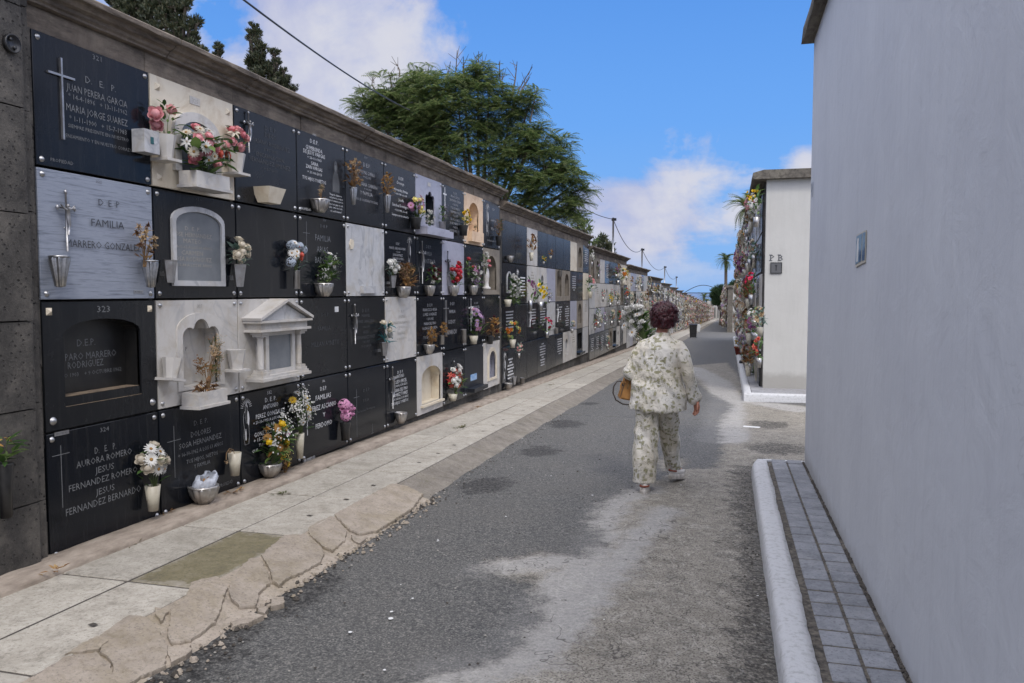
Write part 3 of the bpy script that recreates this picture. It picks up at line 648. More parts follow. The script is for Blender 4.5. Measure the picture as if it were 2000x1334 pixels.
# ---- column 5
s = S(5, 0, 'black slab with white script lettering, sixth in the top row', 'black2')
s.text([('D.E.P.',778,788,349,6),('Domingo',775,789,358,6),('Hernandez Armas',769,796,372,6),('+ 8-4-1980 a los 68',770,794,380,4),('Josefa',778,788,391,6),('Sanchez Dominguez',766,798,402,6),('+ 3-2-1982 a los 81',771,795,412,4),('Siempre en tu recuerdo',765,798,421,5)],'engr_white')
s = S(5, 1, 'black slab with white text and a seated white engraved figure, second row', 'black')
s.text([('D.E.P.',773,780,476,5),('MANUEL CARDONA ROMERO',760,792,485,5),('+ 2-9-64',773,781,492,4),('JUAN RAMIREZ',767,786,498,5),('CARDONA ROMERO',766,788,505,5),('+ 8-8-95',774,782,511,4),('SANCHEZ PEREZ',764,790,517,5)],'engr_mid')
x, z, _ = s.loc(801,526); s.saint(x-.02, z, .38, 'engr_mid')
s = S(5, 2, 'pale cream white marble slab with faint worn lettering, third row', 'white')
s.ltext([('D. E. P.',.0,.6,.2,.03),('JUSTA',0,.53,.2,.035),('MARTIN RAMOS',0,.46,.5,.035),('+ 3-9-1951',0,.4,.3,.025),('RAFAEL',0,.33,.25,.035),('+ 5-5-1970',0,.26,.3,.025)],'engr_soft'); s.bars(-.35,.6,.62,.61,.14,.004,m='engr_soft')
s = S(5, 3, 'black slab with thick white text and a raised cross, bottom row', 'black')
s.text([('D. E. P.',776,787,726,6),('ANTONIO',774,789,734,7),('TOLEDO BRICEL',768,794,744,7),('+ 29-3-84 A LOS 45 AÑOS',766,795,752,5),('MARIA DEL PINO',769,796,760,7),('RAMIREZ TORRES',767,796,769,7),('+ 29-10-83 A LOS 30 AÑOS',766,797,777,5),('TUS HIJOS Y NIETOS',764,797,785,6)],'engr_white')
x, zt, _ = s.loc(764,718); s.crucifix(x, zt, .5, 'alu')
# ---- column 6
tf = trefoil(-.14,.2,.16,.60)
s = S(6, 0, 'lilac grey marble slab with a scalloped arch and projecting shelf, top row', 'lilac', hole=tf, inner='dark', hollow=.1)
q = MB(); q.box(-.5,.5,-.2,-ST,.0,.09); q.box(-.42,.42,-.17,-ST,.09,.11); q.build('shelf', M['lilac'], s.t); q = MB(); q.box(-.05,.05,-ST-.004,-ST,.67,.72); q.build('number_plate', M['white'], s.t)
s = S(6, 1, 'black slab with a white crucifix and grey family name, seventh in the second row', 'black')
s.text([('D.E.P.',832,842,482,6),('FAMILIA',830,843,495,8),('SANTANA',824,850,510,9)]); x, zt, _ = s.loc(822,472); s.crucifix(x, zt, .55)
s = S(6, 2, 'black slab crowded with eight short lines of white text, third row', 'black')
s.ltext([(t_, 0, .66-i*.062, w_, .04) for i, (t_, w_) in enumerate([('D. E. P.',.2),('FRANCISCO VEGA',.52),('LOPEZ GONZALEZ',.5),('+ 3-9-1965',.25),('MARIA DEL PINO',.45),('RODRIGUEZ OJEDA',.55),('+ 8-1-1984',.25),('TUS HIJOS Y NIETOS',.5)])],'engr_mid')
ap = arch_pts(-.32,.42,.12,.62,.16)
s = S(6, 3, 'broken cream marble arch over an old whitewashed niche, bottom row', 'white', hole=ap, inner='cream', hollow=.12, studs=False)
q = MB(); q.box(-.36,.46,-.07,-ST,.09,.118); q.build('sill', M['cream'], s.t)
# ---- column 7
s = S(7, 0, 'blue black slab with a white cross and many lines of text, eighth in the top row', 'black2')
s.ltext([(t_, .08, .70-i*.055, w_, .036) for i, (t_, w_) in enumerate([('D.E.P.',.15),('FRANCISCO',.38),('SANTANA ELENA',.5),('+ 3-8-1964',.22),('Y SUS HIJOS',.42),('CARMEN DIAZ',.45),('+ 2-2-1977',.22),('DOLORES',.4),('JOSE MANUEL',.48),('+ 5-8-2004',.22),('NUESTRO RECUERDO',.5)])],'engr_mid'); s.bars(-.36,.3,.74,.64,.14,.02,m='engr_white')
s = S(7, 1, 'plain lilac grey marble slab with a slim metal cross, second row', 'lilac'); s.crucifix(-.3,.62,.5,'letter_metal')
s = S(7, 2, 'black slab with three widely spaced white words beside a tall metal cross', 'black')
s.text([('D.E.P.',879,888,593,6),('FAMILIA',877,889,608,7),('GODOY',875,889,628,8),('APARICIO',873,892,648,9)],'engr_mid'); s.bars(-.36,.2,.72,.6,.18,.014,m='alu',raised=.02)
s = S(7, 3, 'black slab with a crucifix above the wreath, eighth in the bottom row', 'black'); s.ltext([('D. E. P.',0,.64,.2,.03),('MARIA SANTANA',0,.55,.5,.04),('RIVERO',0,.47,.4,.04)],'engr_dim'); s.crucifix(-.05,.6,.34)
# ---- column 8
ap = arch_pts(-.26,.26,.2,.66,.2)
s = S(8, 0, 'warm beige stone slab with a tall empty arched niche, top row', 'beige', hole=ap, inner='beige', hollow=.16); q = MB(); q.box(-.3,.3,-.1,-ST,.04,.2); q.build('planter_ledge', M['beige'], s.t)
s = S(8, 1, 'black slab with a thin cross and dim text behind red roses, second row', 'black2'); s.ltext([('D. E. P.',.1,.64,.2,.03),('JUAN MORALES',.1,.56,.5,.04),('QUINTANA',.1,.48,.4,.04),('+ 5-9-1968',.1,.41,.3,.03)],'engr_dim'); s.bars(-.25,.3,.6,.5,.2,.01,m='alu')
s = S(8, 2, 'black slab with a white crucifix above a pot of pink daisies, third row', 'black'); s.ltext([('D. E. P.',.1,.66,.2,.03),('MANUEL',.1,.6,.35,.04),('QUINTANA',.1,.53,.4,.04),('+ 5-9-1968',.1,.47,.3,.03)],'engr_mid'); s.crucifix(-.22,.72,.5,white=True)
s = S(8, 3, 'dark slab with a blue sticker and a narrow tray, bottom row', 'dark'); s.ltext([('D. E. P.',0,.62,.2,.03),('JUANA',0,.5,.2,.04),('Diaz Pestana',0,.38,.4,.04)],'engr_dim')
q = MB(); q.box(-.2,.12,-ST-.003,-ST,.22,.32); q.build('sticker', [simple('sticker_blue', hexc(70,130,190), .4, 0, hexc(170,190,205), 9)], s.t); q = MB(); q.box(-.36,.36,-.15,-ST,.06,.12); q.build('tray', M['dark'], s.t)
# ---- column 9
s = S(9, 0, 'dark blue slab with a white standing figure at the end of the top row', 'black2'); s.saint(-.25,.2,.5); s.ltext([('D.E.P.',.1,.66,.18,.035),('FAMILIA',.1,.47,.3,.04),('VEGA GIL',.12,.33,.34,.05),('NOS LO LLEVAMOS',.05,.12,.6,.025)],'engr_mid')
ap = arch_pts(-.3,.3,.08,.66,.26)
s = S(9, 1, 'brown stone slab with round arch behind a white statuette, end of the second row', 'sandstone', hole=ap, inner='sandstone', hollow=.2, studs=False)
s = S(9, 2, 'dark glossy slab half hidden by dried golden leaves, end of the third row', 'black2')
ap = arch_pts(-.26,.26,.12,.68,.22)
s = S(9, 3, 'crumbling whitewashed slab with arched cross panel, end of the bottom row', 'white', hole=ap, inner='lilac', hollow=.06, studs=False)
q = MB(); q.plate(ap, [arch_pts(-.2,.2,.16,.62,.18)], -ST-.02, -ST); q.build('arched_frame', M['cream'], s.t); s.bars(0,.3,.55,.47,.12,.012,m='engr_dark')
# ------------------------------------------------------------------ vases and bouquets of the nearest wall section
V('fluted',115,499,62,35,'empty fluted metal wall vase under the crucifix on the blue grey slab')
V('fluted',293,508,54,28,'fluted metal wall vase holding dried brown leaves')
B(283,510,46,66,'dried brown lilies curling out of a fluted metal vase',[('dryhead','beigedry',5),('dryhead','browndry',4)],leaf='dryleaf',nleaf=14,fsize=.34)
V('box',284,255,44,38,'small square marble box with a green painted motif beside the pink roses')
V('marble',323,264,46,36,'white marble wall vase holding pink roses at the upper left of the cream slab')
B(325,266,54,68,'pair of large pink roses with green leaves in a white marble vase',[('rose','pink',3)],nleaf=26,fsize=.5)
p = wallpt(400,340,.11); d_ = depth(p)/FPX
vase('planter','long white marble planter box below the cream slab arch',p,26*d_,104*d_)
bouquet('long arrangement of pink, red and white artificial flowers in the marble planter',(p[0],p[1],p[2]-.01),.52,.34,[('rose','pink',7),('rose','rose',4),('rose','coral',2),('lily','white',5),('daisy','cream',12),('daisy','white',5)],nleaf=54,fsize=.17,leaf='leaf',depth_=.45)
V('marble',460,300,38,34,'white marble wall vase at the right of the cream slab')
B(462,302,50,52,'pink roses and white blooms in the right hand marble vase',[('rose','pink',4),('lily','cream',2),('rose','rose',2)],nleaf=18,fsize=.4)
V('hex',331,508,44,26,'empty ribbed aluminium wall vase at the left of the arched panel')
V('hex',466,516,44,26,'ribbed aluminium wall vase holding cream roses')
B(467,519,52,48,'cream roses with grey green leaves in an aluminium vase',[('rose','cream',6)],leaf='leafgrey',nleaf=26,fsize=.36)
V('marble',337,699,40,36,'tilted white marble wall vase left of the trefoil recess',tilt=.18)
V('marble',461,683,38,34,'upright white marble wall vase right of the trefoil recess')
p = wallpt(400,762,.10); d_ = depth(p)/FPX
vase('planter','small white marble planter box under the trefoil recess',p,26*d_,88*d_)
bouquet('brown dried flower heads lying in the small marble planter',(p[0],p[1],p[2]-.02),.22,.09,[('dryhead','browndry',9)],leaf='dryleaf',nleaf=18,fsize=.24)
p = wallpt(402,748,-.0)
bouquet('tall dry branching twigs leaning inside the trefoil recess',(p[0]+.02,p[1],p[2]),.26,.34,[('spray','beigedry',12),('spray','dry',5)],leaf='dryleaf',nleaf=4,fsize=.22,lean=.25)
V('plastic',298,948,50,27,'tall cream plastic vase holding white daisies at the foot of slab 324')
B(300,950,62,80,'white daisies and cream roses in a tall plastic vase',[('daisy','white',5),('rose','cream',4)],nleaf=20,fsize=.36)
bw = V('bowl',397,948,34,52,'silvered bowl wrapped in clear plastic on the ledge',off=.09)
p = wallpt(398,948,.09); q = MB(); R = random.Random(5)
n1 = 22; rows_ = []
for j, (r_, z_) in enumerate([(.075,-.03),(.09,.0),(.10,.035),(.085,.065),(.07,.055)]):
    rows_.append([(r_*(1+.16*math.sin(k*2.4+j*1.3)+R.uniform(-.1,.1))*math.cos(2*PI*k/n1)+.012*j, r_*(.8+R.uniform(-.15,.1))*math.sin(2*PI*k/n1), z_+.015*math.sin(k*1.7+j)+.02*math.cos(2*PI*k/n1)) for k in range(n1)])
q.add(sum(rows_, []), [(j*n1+k, j*n1+(k+1)%n1, (j+1)*n1+(k+1)%n1, (j+1)*n1+k) for j in range(4) for k in range(n1)], 0, True)
mp, nt, n, Bs, L = newmat('crumpled_clear_plastic'); Bs.inputs['Base Color'].default_value = (.75,.8,.9,1); Bs.inputs['Alpha'].default_value = .38; Bs.inputs['Roughness'].default_value = .12
tag(q.build('plastic_bag', mp, None, p, PI/2), 'crumpled transparent plastic bag spilling out of the silvered bowl', 'plastic bag')
p = wallpt(398,948,.09); bouquet('withered brown stems inside the plastic lined bowl',p,.12,.06,[('dryhead','browndry',4)],leaf='dryleaf',nleaf=14,fsize=.3)
V('plastic',458,884,45,24,'cream plastic vase with a drooping withered flower')
p = wallpt(458,884,.07); q = MB(); a_ = [(0,0,-.02),(-.03,-.01,.03),(-.09,-.015,.05),(-.13,-.015,.02),(-.135,-.015,-.03)]; t = thing('withered_flower','withered drooping flower bent over the side of a cream vase','dried flower',p,PI/2); q.tube(a_, .003, 5); q.build('stem', M['drystem'], t)
for k_, (x_, z_) in enumerate([(-.135,-.045),(-.09,.03)]): o = link('flower', flower_mesh('dryhead','beigedry'), t, (x_,-.015,z_)); o.scale = (.024,)*3; o.rotation_euler = (2.6,.3*k_,0)
V('bowl',527,905,26,40,'silvered bowl overflowing with yellow and green flowers on the bottom row')
B(533,908,72,86,'wild loose bunch of yellow, mauve and green flowers with drying stems',[('rose','yellow',4),('spray','white',5),('daisy','gold',4),('dryhead','gold',4),('bud','mauve',2)],nleaf=70,fsize=.2,lean=.25,leaf='leaf',leafsize=.26)
B(556,925,30,60,'hanging yellow gypsophila and grasses beside the silvered bowl',[('spray','paleyellow',5),('daisy','yellow',3)],leaf='dryleaf',nleaf=26,fsize=.3,droop=.6)
V('plastic',585,846,50,17,'narrow tall cream vase holding daisies and gypsophila')
B(586,848,54,86,'white daisies, gypsophila and small yellow flowers in a narrow vase',[('daisy','white',5),('spray','white',9),('daisy','yellow',4)],nleaf=22,fsize=.26)
V('pbox',525,367,30,52,'empty cream trapezoid planter low on the third top row slab')
V('bowl',624,389,26,34,'silvered bowl holding bare twigs under the white portrait slab')
B(626,391,20,34,'bare pale twigs standing in a silvered bowl',[('spray','beigedry',4)],leaf='dryleaf',nleaf=5,fsize=.3)
V('tube',579,528,36,14,'square aluminium vase on the blank black slab')
B(577,530,42,54,'pale blue, white and coral artificial flowers by the blank black slab',[('hydr','blue',4),('daisy','white',4),('rose','coral',3),('lily','cream',2)],leaf='leafgrey',nleaf=22,fsize=.3)
V('bowl',632,553,26,34,'silvered bowl holding green stems with white blossoms')
B(638,555,46,56,'green leafy bunch with small white blossoms in a silvered bowl',[('daisy','white',4),('spray','white',5)],nleaf=60,fsize=.2,lean=.3,leafsize=.34)
V('fluted',690,366,34,14,'slim fluted vase of dry brown flowers, left of the pair in the top row')
B(690,368,44,56,'dusty brown dried flowers, left bunch of the two in the top row',[('dryhead','beigedry',10),('dryhead','dry',8)],leaf='dryleaf',nleaf=22,fsize=.17)
V('fluted',756,381,34,14,'slim fluted vase of orange dried flowers, right of the pair in the top row')
B(756,383,34,44,'orange brown dried flowers, right bunch of the two in the top row',[('dryhead','gold',14)],leaf='dryleaf',nleaf=20,fsize=.2)
V('black',674,824,36,20,'black cylindrical vase holding a pink hydrangea')
B(676,824,32,34,'round pink hydrangea head in a black vase',[('hydr','hydr',3),('carn','hydr',5)],nleaf=10,fsize=.42,stems=True)
V('hex',750,669,26,16,'aluminium vase with white roses between dark and cream slabs')
B(754,671,34,44,'white roses with broad teal leaves in a small aluminium vase',[('rose','cream',3),('rose','white',1)],leaf='teal',nleaf=16,fsize=.45,leafsize=.5)
V('bowl',783,805,22,22,'empty silvered bowl in the bottom row near the broken arch')
V('hex',767,538,24,14,'ribbed metal vase holding white flowers in the second row')
B(766,540,32,34,'white and pale flowers in a slim vase beside dry brown twigs',[('rose','white',6),('daisy','white',3)],leaf='leafgrey',nleaf=18,fsize=.34)
V('bowl',788,560,22,26,'silvered bowl holding tall dry brown ferns')
B(796,562,42,46,'tall dry brown ferns spreading from a silvered bowl',[('spray','browndry',8),('dryhead','dry',4)],leaf='dryleaf',nleaf=60,fsize=.2)
V('bowl',839,558,20,20,'silvered bowl with burgundy and white flowers under the white crucifix')
B(846,560,34,42,'burgundy and white carnations spilling from a silvered bowl',[('carn','white',5),('carn','burgundy',6)],nleaf=26,fsize=.27)
V('bowl',886,558,20,20,'silvered bowl filled with bright red roses')
B(890,560,38,44,'bright red and crimson roses, the reddest bunch on the wall',[('rose','red',7),('rose','crimson',5)],nleaf=26,fsize=.27)
B(915,538,26,32,'glossy green leaves with a single red rose next to the red bunch',[('rose','red',2)],nleaf=34,fsize=.34)
V('bowl',924,558,18,18,'silvered bowl with white balls and purple flowers')
B(929,560,34,44,'white pompom flowers mixed with purple sprays',[('carn','white',5),('lily','mauve',4),('spray','lilac',3)],nleaf=22,fsize=.28)
V('bowl',838,673,18,20,'silvered bowl of golden dry leaves in the third row')
B(842,675,28,32,'golden dry papery leaves in a silvered bowl',[('dryhead','gold',7),('dryhead','dry',4)],leaf='dryleaf',nleaf=26,fsize=.26)
V('tube',863,655,18,10,'thin aluminium tube vase with dry golden flowers')
B(864,656,24,24,'small tuft of dry golden flowers in a thin tube vase',[('dryhead','gold',6)],leaf='dryleaf',nleaf=14,fsize=.3)
V('tube',905,643,28,12,'empty flared aluminium tube vase beside pink daisies')
V('plastic',925,656,16,16,'cream plastic pot under the pink daisies')
B(930,657,42,52,'tall pink daisies on bright green stems in a pot',[('daisy','lilac',12),('daisy','hydr',4)],nleaf=40,fsize=.22)
V('black',957,656,16,14,'small black vase at the right end of the third row')
B(962,657,36,36,'dried golden and burgundy leaves at the right end of the third row',[('dryhead','gold',6),('carn','burgundy',3)],leaf='dryleaf',nleaf=26,fsize=.24)
V('plastic',884,769,14,18,'cream pot under the red and white wreath')
B(889,766,44,50,'oval wreath of red and white artificial lilies in the bottom row',[('lily','coral',7),('rose','white',9),('lily','red',4)],nleaf=26,fsize=.24)
V('black',812,425,22,22,'black cylindrical vase left of the lilac marble arch')
B(815,427,42,44,'purple, yellow and cream flowers spilling from a black vase',[('daisy','mauve',5),('rose','paleyellow',5),('daisy','hydr',4)],nleaf=24,fsize=.24)
B(838,444,26,32,'white silky flowers standing on the lilac marble shelf',[('carn','white',7)],leaf='leafgrey',nleaf=12,fsize=.36,off=.1)
V('tube',864,433,16,14,'grey metal vase at the right of the lilac marble shelf')
B(864,434,22,34,'thin green ivy with small mauve flowers on the shelf end',[('spray','lilac',4)],nleaf=40,fsize=.22)
V('black',905,440,20,18,'black cylindrical vase holding yellow carnations')
B(908,442,28,30,'yellow carnations in a black vase in the top row',[('carn','yellow',5),('carn','paleyellow',3)],nleaf=18,fsize=.33)
B(926,462,16,24,'dry grass blades growing out of the beige niche',[('spray','beigedry',3)],leaf='dryleaf',nleaf=14,fsize=.3,off=.02)
V('black',974,461,18,12,'dark vase on the pilaster at the end of the top row')
B(975,462,24,34,'fine dry brown twigs in a dark vase at the end of the top row',[('spray','browndry',6)],leaf='dryleaf',nleaf=12,fsize=.25)
# the white statuette and flowers of the arch at the end of the second row
p = wallpt(950,565,.07); q = MB(); q.lathe([(.07,0),(.07,.03),(.04,.05),(.035,.1),(.05,.22),(.045,.3),(.03,.34),(.012,.36)], 14); q.lathe([(.001,.35),(.03,.37),(.033,.4),(.02,.43),(.001,.44)], 12)
tag(q.build('statuette', M['white'], None, p, PI/2), 'small white stone statuette standing in the round brown arch', 'statue')
B(948,530,30,34,'white roses and pink buds in front of the round brown arch',[('carn','white',5),('bud','rose',3)],nleaf=12,fsize=.32)
# ------------------------------------------------------------------ the stepped niche walls
def wall_extrude(prof, Y0, Y1, name, m, parent, jitter=.003, step=.35, seed=0):
    """profile (x, z) extruded along Y with slightly uneven edges"""
    R = random.Random(seed); n = max(2, int((Y1-Y0)/step)+1); k = len(prof); mb = MB(); vs = []
    for i in range(n):
        y = Y0+(Y1-Y0)*i/(n-1)
        for x, z in prof:
            vs.append((x+R.uniform(-jitter, jitter), y, z+R.uniform(-jitter, jitter)))
    fs = [(i*k+j, (i+1)*k+j, (i+1)*k+(j+1)%k, i*k+(j+1)%k) for i in range(n-1) for j in range(k)]
    fs += [tuple(range(k)), tuple(range((n-1)*k, n*k))[::-1]]
    mb.add(vs, fs); return mb.build(name, m, parent)
def cornice_prof(zt, xw=-3.95):
    P = [(0,-.115),(.04,-.113),(.043,-.098),(.06,-.088),(.068,-.07),(.10,-.06),(.112,-.045),(.118,-.034),(.158,-.030),(.162,-.024),(.165,.0),(.155,.01),(-.7,.03),(-.7,-.115)]
    return [(xw+a, zt+b) for a, b in P][::-1]
def niche_wall(label, Y0, Y1, z0, ncol, pitch_r, zt, group=None, stones=True, cell0=None, cellw=None, seed=1):
    t = thing('niche_wall', label, 'niche wall', (0,0,0), 0, group)
    zg = gz(Y1)-.4; ztop = z0+4*pitch_r
    cell0 = Y0+.06 if cell0 is None else cell0; cellw = cellw or (Y1-cell0-.12)/ncol
    mb = MB(); mb.box(-4.9,-4.22,Y0,Y1,zg,zt-.115); mb.box(-4.22,-3.955,cell0+.01,cell0+ncol*cellw-.01,zg,z0-.004)
    for c in range(1, ncol): mb.box(-4.22,-3.957,cell0+c*cellw-.02,cell0+c*cellw+.02,z0-.003,ztop-.001)
    for r in range(1, 4): mb.box(-4.22,-3.96,cell0+.0,cell0+ncol*cellw,z0+r*pitch_r-.012,z0+r*pitch_r-.002)
    mb.build('masonry', M['stone'], t)
    # lintel band, each stone slightly proud of the next
    R = random.Random(seed); mb = MB(); y = Y0
    while y < Y1-.01:
        e = min(Y1, y+R.uniform(.95, 1.15)); e = Y1 if Y1-e < .4 else e
        x = -3.948+R.uniform(-.006,.006); c = .006
        mb.add([(-4.22,y+.002,ztop),(x-c,y+.002,ztop),(x,y+c,ztop),(x,e-c,ztop),(x-c,e-.002,ztop),(-4.22,e-.002,ztop),(-4.22,y+.002,zt-.115),(x-c,y+.002,zt-.115),(x,y+c,zt-.115),(x,e-c,zt-.115),(x-c,e-.002,zt-.115),(-4.22,e-.002,zt-.115)],
               [(0,1,2,3,4,5)[::-1],(6,7,8,9,10,11)]+[(i,(i+1)%6,(i+1)%6+6,i+6) for i in range(6)]); y = e
    mb.build('lintel', M['cornice'], t)
    # side piers of squared stones
    mb = MB()
    for a, b in ((Y0, cell0+.008), (cell0+ncol*cellw-.008, Y1)):
        z = zg
        while z < ztop-.01:
            e = z+R.uniform(.42,.5); e = ztop-.001 if ztop-e < .2 else e
            x = -3.935+R.uniform(-.004,.006); mb.cbox_x = None
            c = .003; mb.add([(-4.22,a,z),(x-c,a,z),(x,a+c,z+c),(x,b-c,z+c),(x-c,b,z),(-4.22,b,z),(-4.22,a,e),(x-c,a,e),(x,a+c,e-c),(x,b-c,e-c),(x-c,b,e),(-4.22,b,e)],
               [(0,1,2,3,4,5)[::-1],(6,7,8,9,10,11)]+[(i,(i+1)%6,(i+1)%6+6,i+6) for i in range(6)]); z = e
    mb.build('pier', M['stone'], t)
    if Y0 < 32:
        y = Y0-.06; i_ = 0
        while y < Y1:
            e = min(Y1+.02, y+R.uniform(.9,1.3)); wall_extrude(cornice_prof(zt+R.uniform(-.004,.004), -3.95+R.uniform(-.005,.005)), y, e-.006, 'cornice_stone', M['cornice'], t, .0022, .11, seed+i_); y = e; i_ += 1
    else: wall_extrude(cornice_prof(zt), Y0-.06, Y1+.02, 'cornice', M['cornice'], t, .0035, .3, seed)
    return t
# nearest section: cells start 3.81, 10 x .977
niche_wall('near section of the niche wall with the largest slabs, dark stone pier at its left end', 3.78, 13.66, .012, 10, .792, 3.43, cell0=3.81, cellw=.977, seed=3)
# the rough pier at the extreme left and the section beyond it
t = thing('stone_pier', 'rough dark volcanic stone pier at the left edge with a round fitting', 'stone pier')
mb = MB(); R = random.Random(4); z = -.1
while z < 3.5:
    e = z+R.uniform(.5,.62); x = -3.86+R.uniform(-.008,.008); c = .004
    mb.add([(-4.6,3.0,z),(x,3.0,z+c),(x,3.69-c,z+c),(x-c,3.70,z+c),(-4.6,3.70,z),(-4.6,3.0,e),(x,3.0,e-c),(x,3.69-c,e-c),(x-c,3.70,e-c),(-4.6,3.70,e)],
           [(4,3,2,1,0),(5,6,7,8,9)]+[(i,(i+1)%5,(i+1)%5+5,i+5) for i in range(5)]); z = e
mb.build('shaft', M['stone'], t)
mb = MB(); z = -.1
while z < 3.35:
    e = min(3.38, z+R.uniform(.5,.6)); x = -3.905+R.uniform(-.005,.005); mb.box(-4.6,x,3.703,3.777,z,e-.006); z = e
mb.build('side_stones', M['stone'], t)
p = onx(22,85,-3.85); q = MB(); q.lathe([(.052,0),(.052,.022),(.046,.026),(.042,.014),(.001,.014)], 20)
for a in (.02,-.02): q.lathe([(.01,.014),(.01,.022),(.001,.023)], 8, (a,a*.6,0))
o = q.build('round_fitting', M['blackplastic'], t, (-3.858,p.y,p.z)); o.rotation_euler = (0, PI/2, 0)
wall_extrude(cornice_prof(3.55,-3.86), 1.2, 3.72, 'cornice', M['cornice'], t)
niche_back = thing('niche_wall', 'section of the niche wall just left of the frame edge, behind the rough pier', 'niche wall')
mb = MB(); mb.box(-4.9,-3.95,-1.0,2.99,-.3,3.36); mb.build('masonry', M['stone'], niche_back)
# black vase with a plant at the left edge
p = onx(8,905,-3.8); vase('black','black vase cut off by the left edge of the picture',(p.x,p.y,p.z),.3,.09)
bouquet('green plant with a yellow trumpet flower at the left edge of the wall',(p.x,p.y,p.z),.16,.16,[('lily','gold',2)],nleaf=26,fsize=.4,leafsize=.6)
# ---- later sections
ZT = [3.43,3.235,2.97,2.73,2.43,2.18,1.97]; YE = [13.66,22.95,31.9,40.4,48.6,56.2,63.7]
while YE[-1] < 205: YE.append(YE[-1]+7.7); ZT.append(ZT[-1]-.205)
ORD = ['nearest','second','third','fourth','fifth','sixth','seventh','eighth']
PR = .765
def secs(k): return YE[k-1]+.02, YE[k], ZT[k]-3.345
for k in range(1, len(YE)):
    Y0, Y1, z0 = secs(k)
    niche_wall(f'{ORD[k]} stepped section of the left niche wall counting from the camera' if k < 7 else 'distant stepped section of the left niche wall', Y0, Y1, z0, 10 if k == 1 else 9 if k == 2 else 8, PR, ZT[k], group='sections of the stepped niche wall', seed=k*5)
# ---- prototype slabs for the later sections
def dashes(s, n, w, m, x=0.0, z=.62, dz=.058, seed=0):
    R = random.Random(seed); mb = MB()
    for i in range(n):
        L_ = w*R.choice([.4,.7,.9,1,.85]); a = -L_/2
        while a < L_/2:
            b = min(L_/2, a+R.uniform(.02,.05)); mb.box(x+a,x+b,-ST-.002,-ST+.0005,z-i*dz-.014,z-i*dz+.014); a = b+R.uniform(.008,.02)
    mb.build('inscription', M[m], s.t)
DESC = {'D':('glossy plain black slab','black2'), 'T':('black slab with lines of white text','black'), 'X':('black slab with a white crucifix','black'), 'K':('black slab with a small pale arched frame','black'),
 'W':('plain white marble slab','white'), 'C':('cream marble slab','cream'), 'L':('lilac grey marble slab','lilac'), 'G':('pale grey marble slab','grey'), 'S':('brown stone slab with an open arched niche','sandstone'),
 'A':('white marble slab with a small arched niche','white'), 'R':('black framed slab with a dark recess','black'), 'V':('black slab with a white engraved figure','black')}
def proto(ch, w, h, group, v=0, X=WX, rz=PI/2):
    d, m = DESC[ch]; kw = dict(studs=False, w=w, h=h, X=X, rz=rz, group=group)
    if ch == 'S': s = Slab(0,0,d,m,hole=arch_pts(-w*.3,w*.3,.12,h*.9,w*.28,8),inner='sandstone',hollow=.2,**kw)
    elif ch == 'A': s = Slab(0,0,d,m,hole=arch_pts(-w*.17,w*.17,.18,h*.78,w*.15,8),inner='grey',hollow=.08,**kw)
    elif ch == 'R': s = Slab(0,0,d,m,hole=rect(-w*.33,w*.33,.2,h*.85),inner='recess',hollow=.1,**kw); q = MB(); q.box(-w*.45,w*.45,-.12,-ST,.06,.12); q.build('shelf', M['black2'], s.t)
    else: s = Slab(0,0,d,m,**kw)
    if ch == 'T': dashes(s, 7+v, w*.6, 'engr_mid', .05, seed=v)
    if ch == 'X': dashes(s, 6, w*.45, 'engr_mid', .12, seed=v+9); s.crucifix(-w*.3, h*.9, .4, white=True)
    if ch == 'V': dashes(s, 7, w*.5, 'engr_white', .12, .5, seed=v+3); s.saint(-w*.33, .12, .5)
    if ch == 'K': q = MB(); q.plate(arch_pts(-.16,.16,.2,.6,.16),[arch_pts(-.13,.13,.23,.57,.13)],-ST-.015,-ST); q.build('arched_frame', M['grey'], s.t)
    if ch in 'WC' and v: dashes(s, 4, w*.4, 'engr_soft', seed=v)
    return s
GR = [None, ["DDADDDDCST","KVWALSSTDC","TDXTGXTLSW","VDDTDTAWRG"], ["SSWTDDDCC","GWAAWAWSD","GLLTTTDTD","TTTTSRADW"]]
protos = {}
Rg = random.Random(42); slab_count = 40
stuff_slabs = []
for k in range(1, len(YE)):
    Y0, Y1, z0 = secs(k); nc = 10 if k == 1 else 9 if k == 2 else 8
    cell0 = Y0+.06; cw = (Y1-cell0-.12)/nc; grp = f'slabs of the {ORD[k]} wall section' if k < 8 else 'x'
    for r in range(4):
        for c in range(nc):
            ch = GR[k][r][c] if k < 3 else Rg.choice('DTXDTGWWCCALSSDGTRGW')
            Yc = cell0+(c+.5)*cw; zz = z0+(3-r)*PR+.006
            if k > 7: stuff_slabs.append((Yc, zz, DESC[ch][1])); continue
            v = Rg.choice([0,1,2]); wq = round(cw-.016, 3); key = (ch, v, wq)
            if key not in protos:
                s = proto(ch, wq, PR-.016, grp, v); protos[key] = s.t; o = s.t
            else: o = copy_tree(protos[key])
            o.location = (WX-ST, Yc, zz); o['group'] = grp; slab_count += 1
            o['label'] = DESC[ch][0]+(f', column {["one","two","three","four","five","six","seven","eight","nine","ten"][c]} of the {ROWN[r].replace(" from the top","")} in the {ORD[k]} wall section' if k < 4 else f', {ROWN[r].replace(" from the top","")} of the {ORD[k]} wall section among its look alikes')
            if k >= 4: o['label'] = DESC[ch][0]+f' in the {ROWN[r].replace(" from the top","")} of the {ORD[k]} wall section'
bymat = {}
for Yc, zz, m in stuff_slabs: bymat.setdefault(m, MB()).box(-.45,.45,-.03,0,0,.745) if False else bymat.setdefault(m, MB()).box(-3.95,-3.92,Yc-.455,Yc+.455,zz,zz+.745)
allm = MB(); mats_ = []
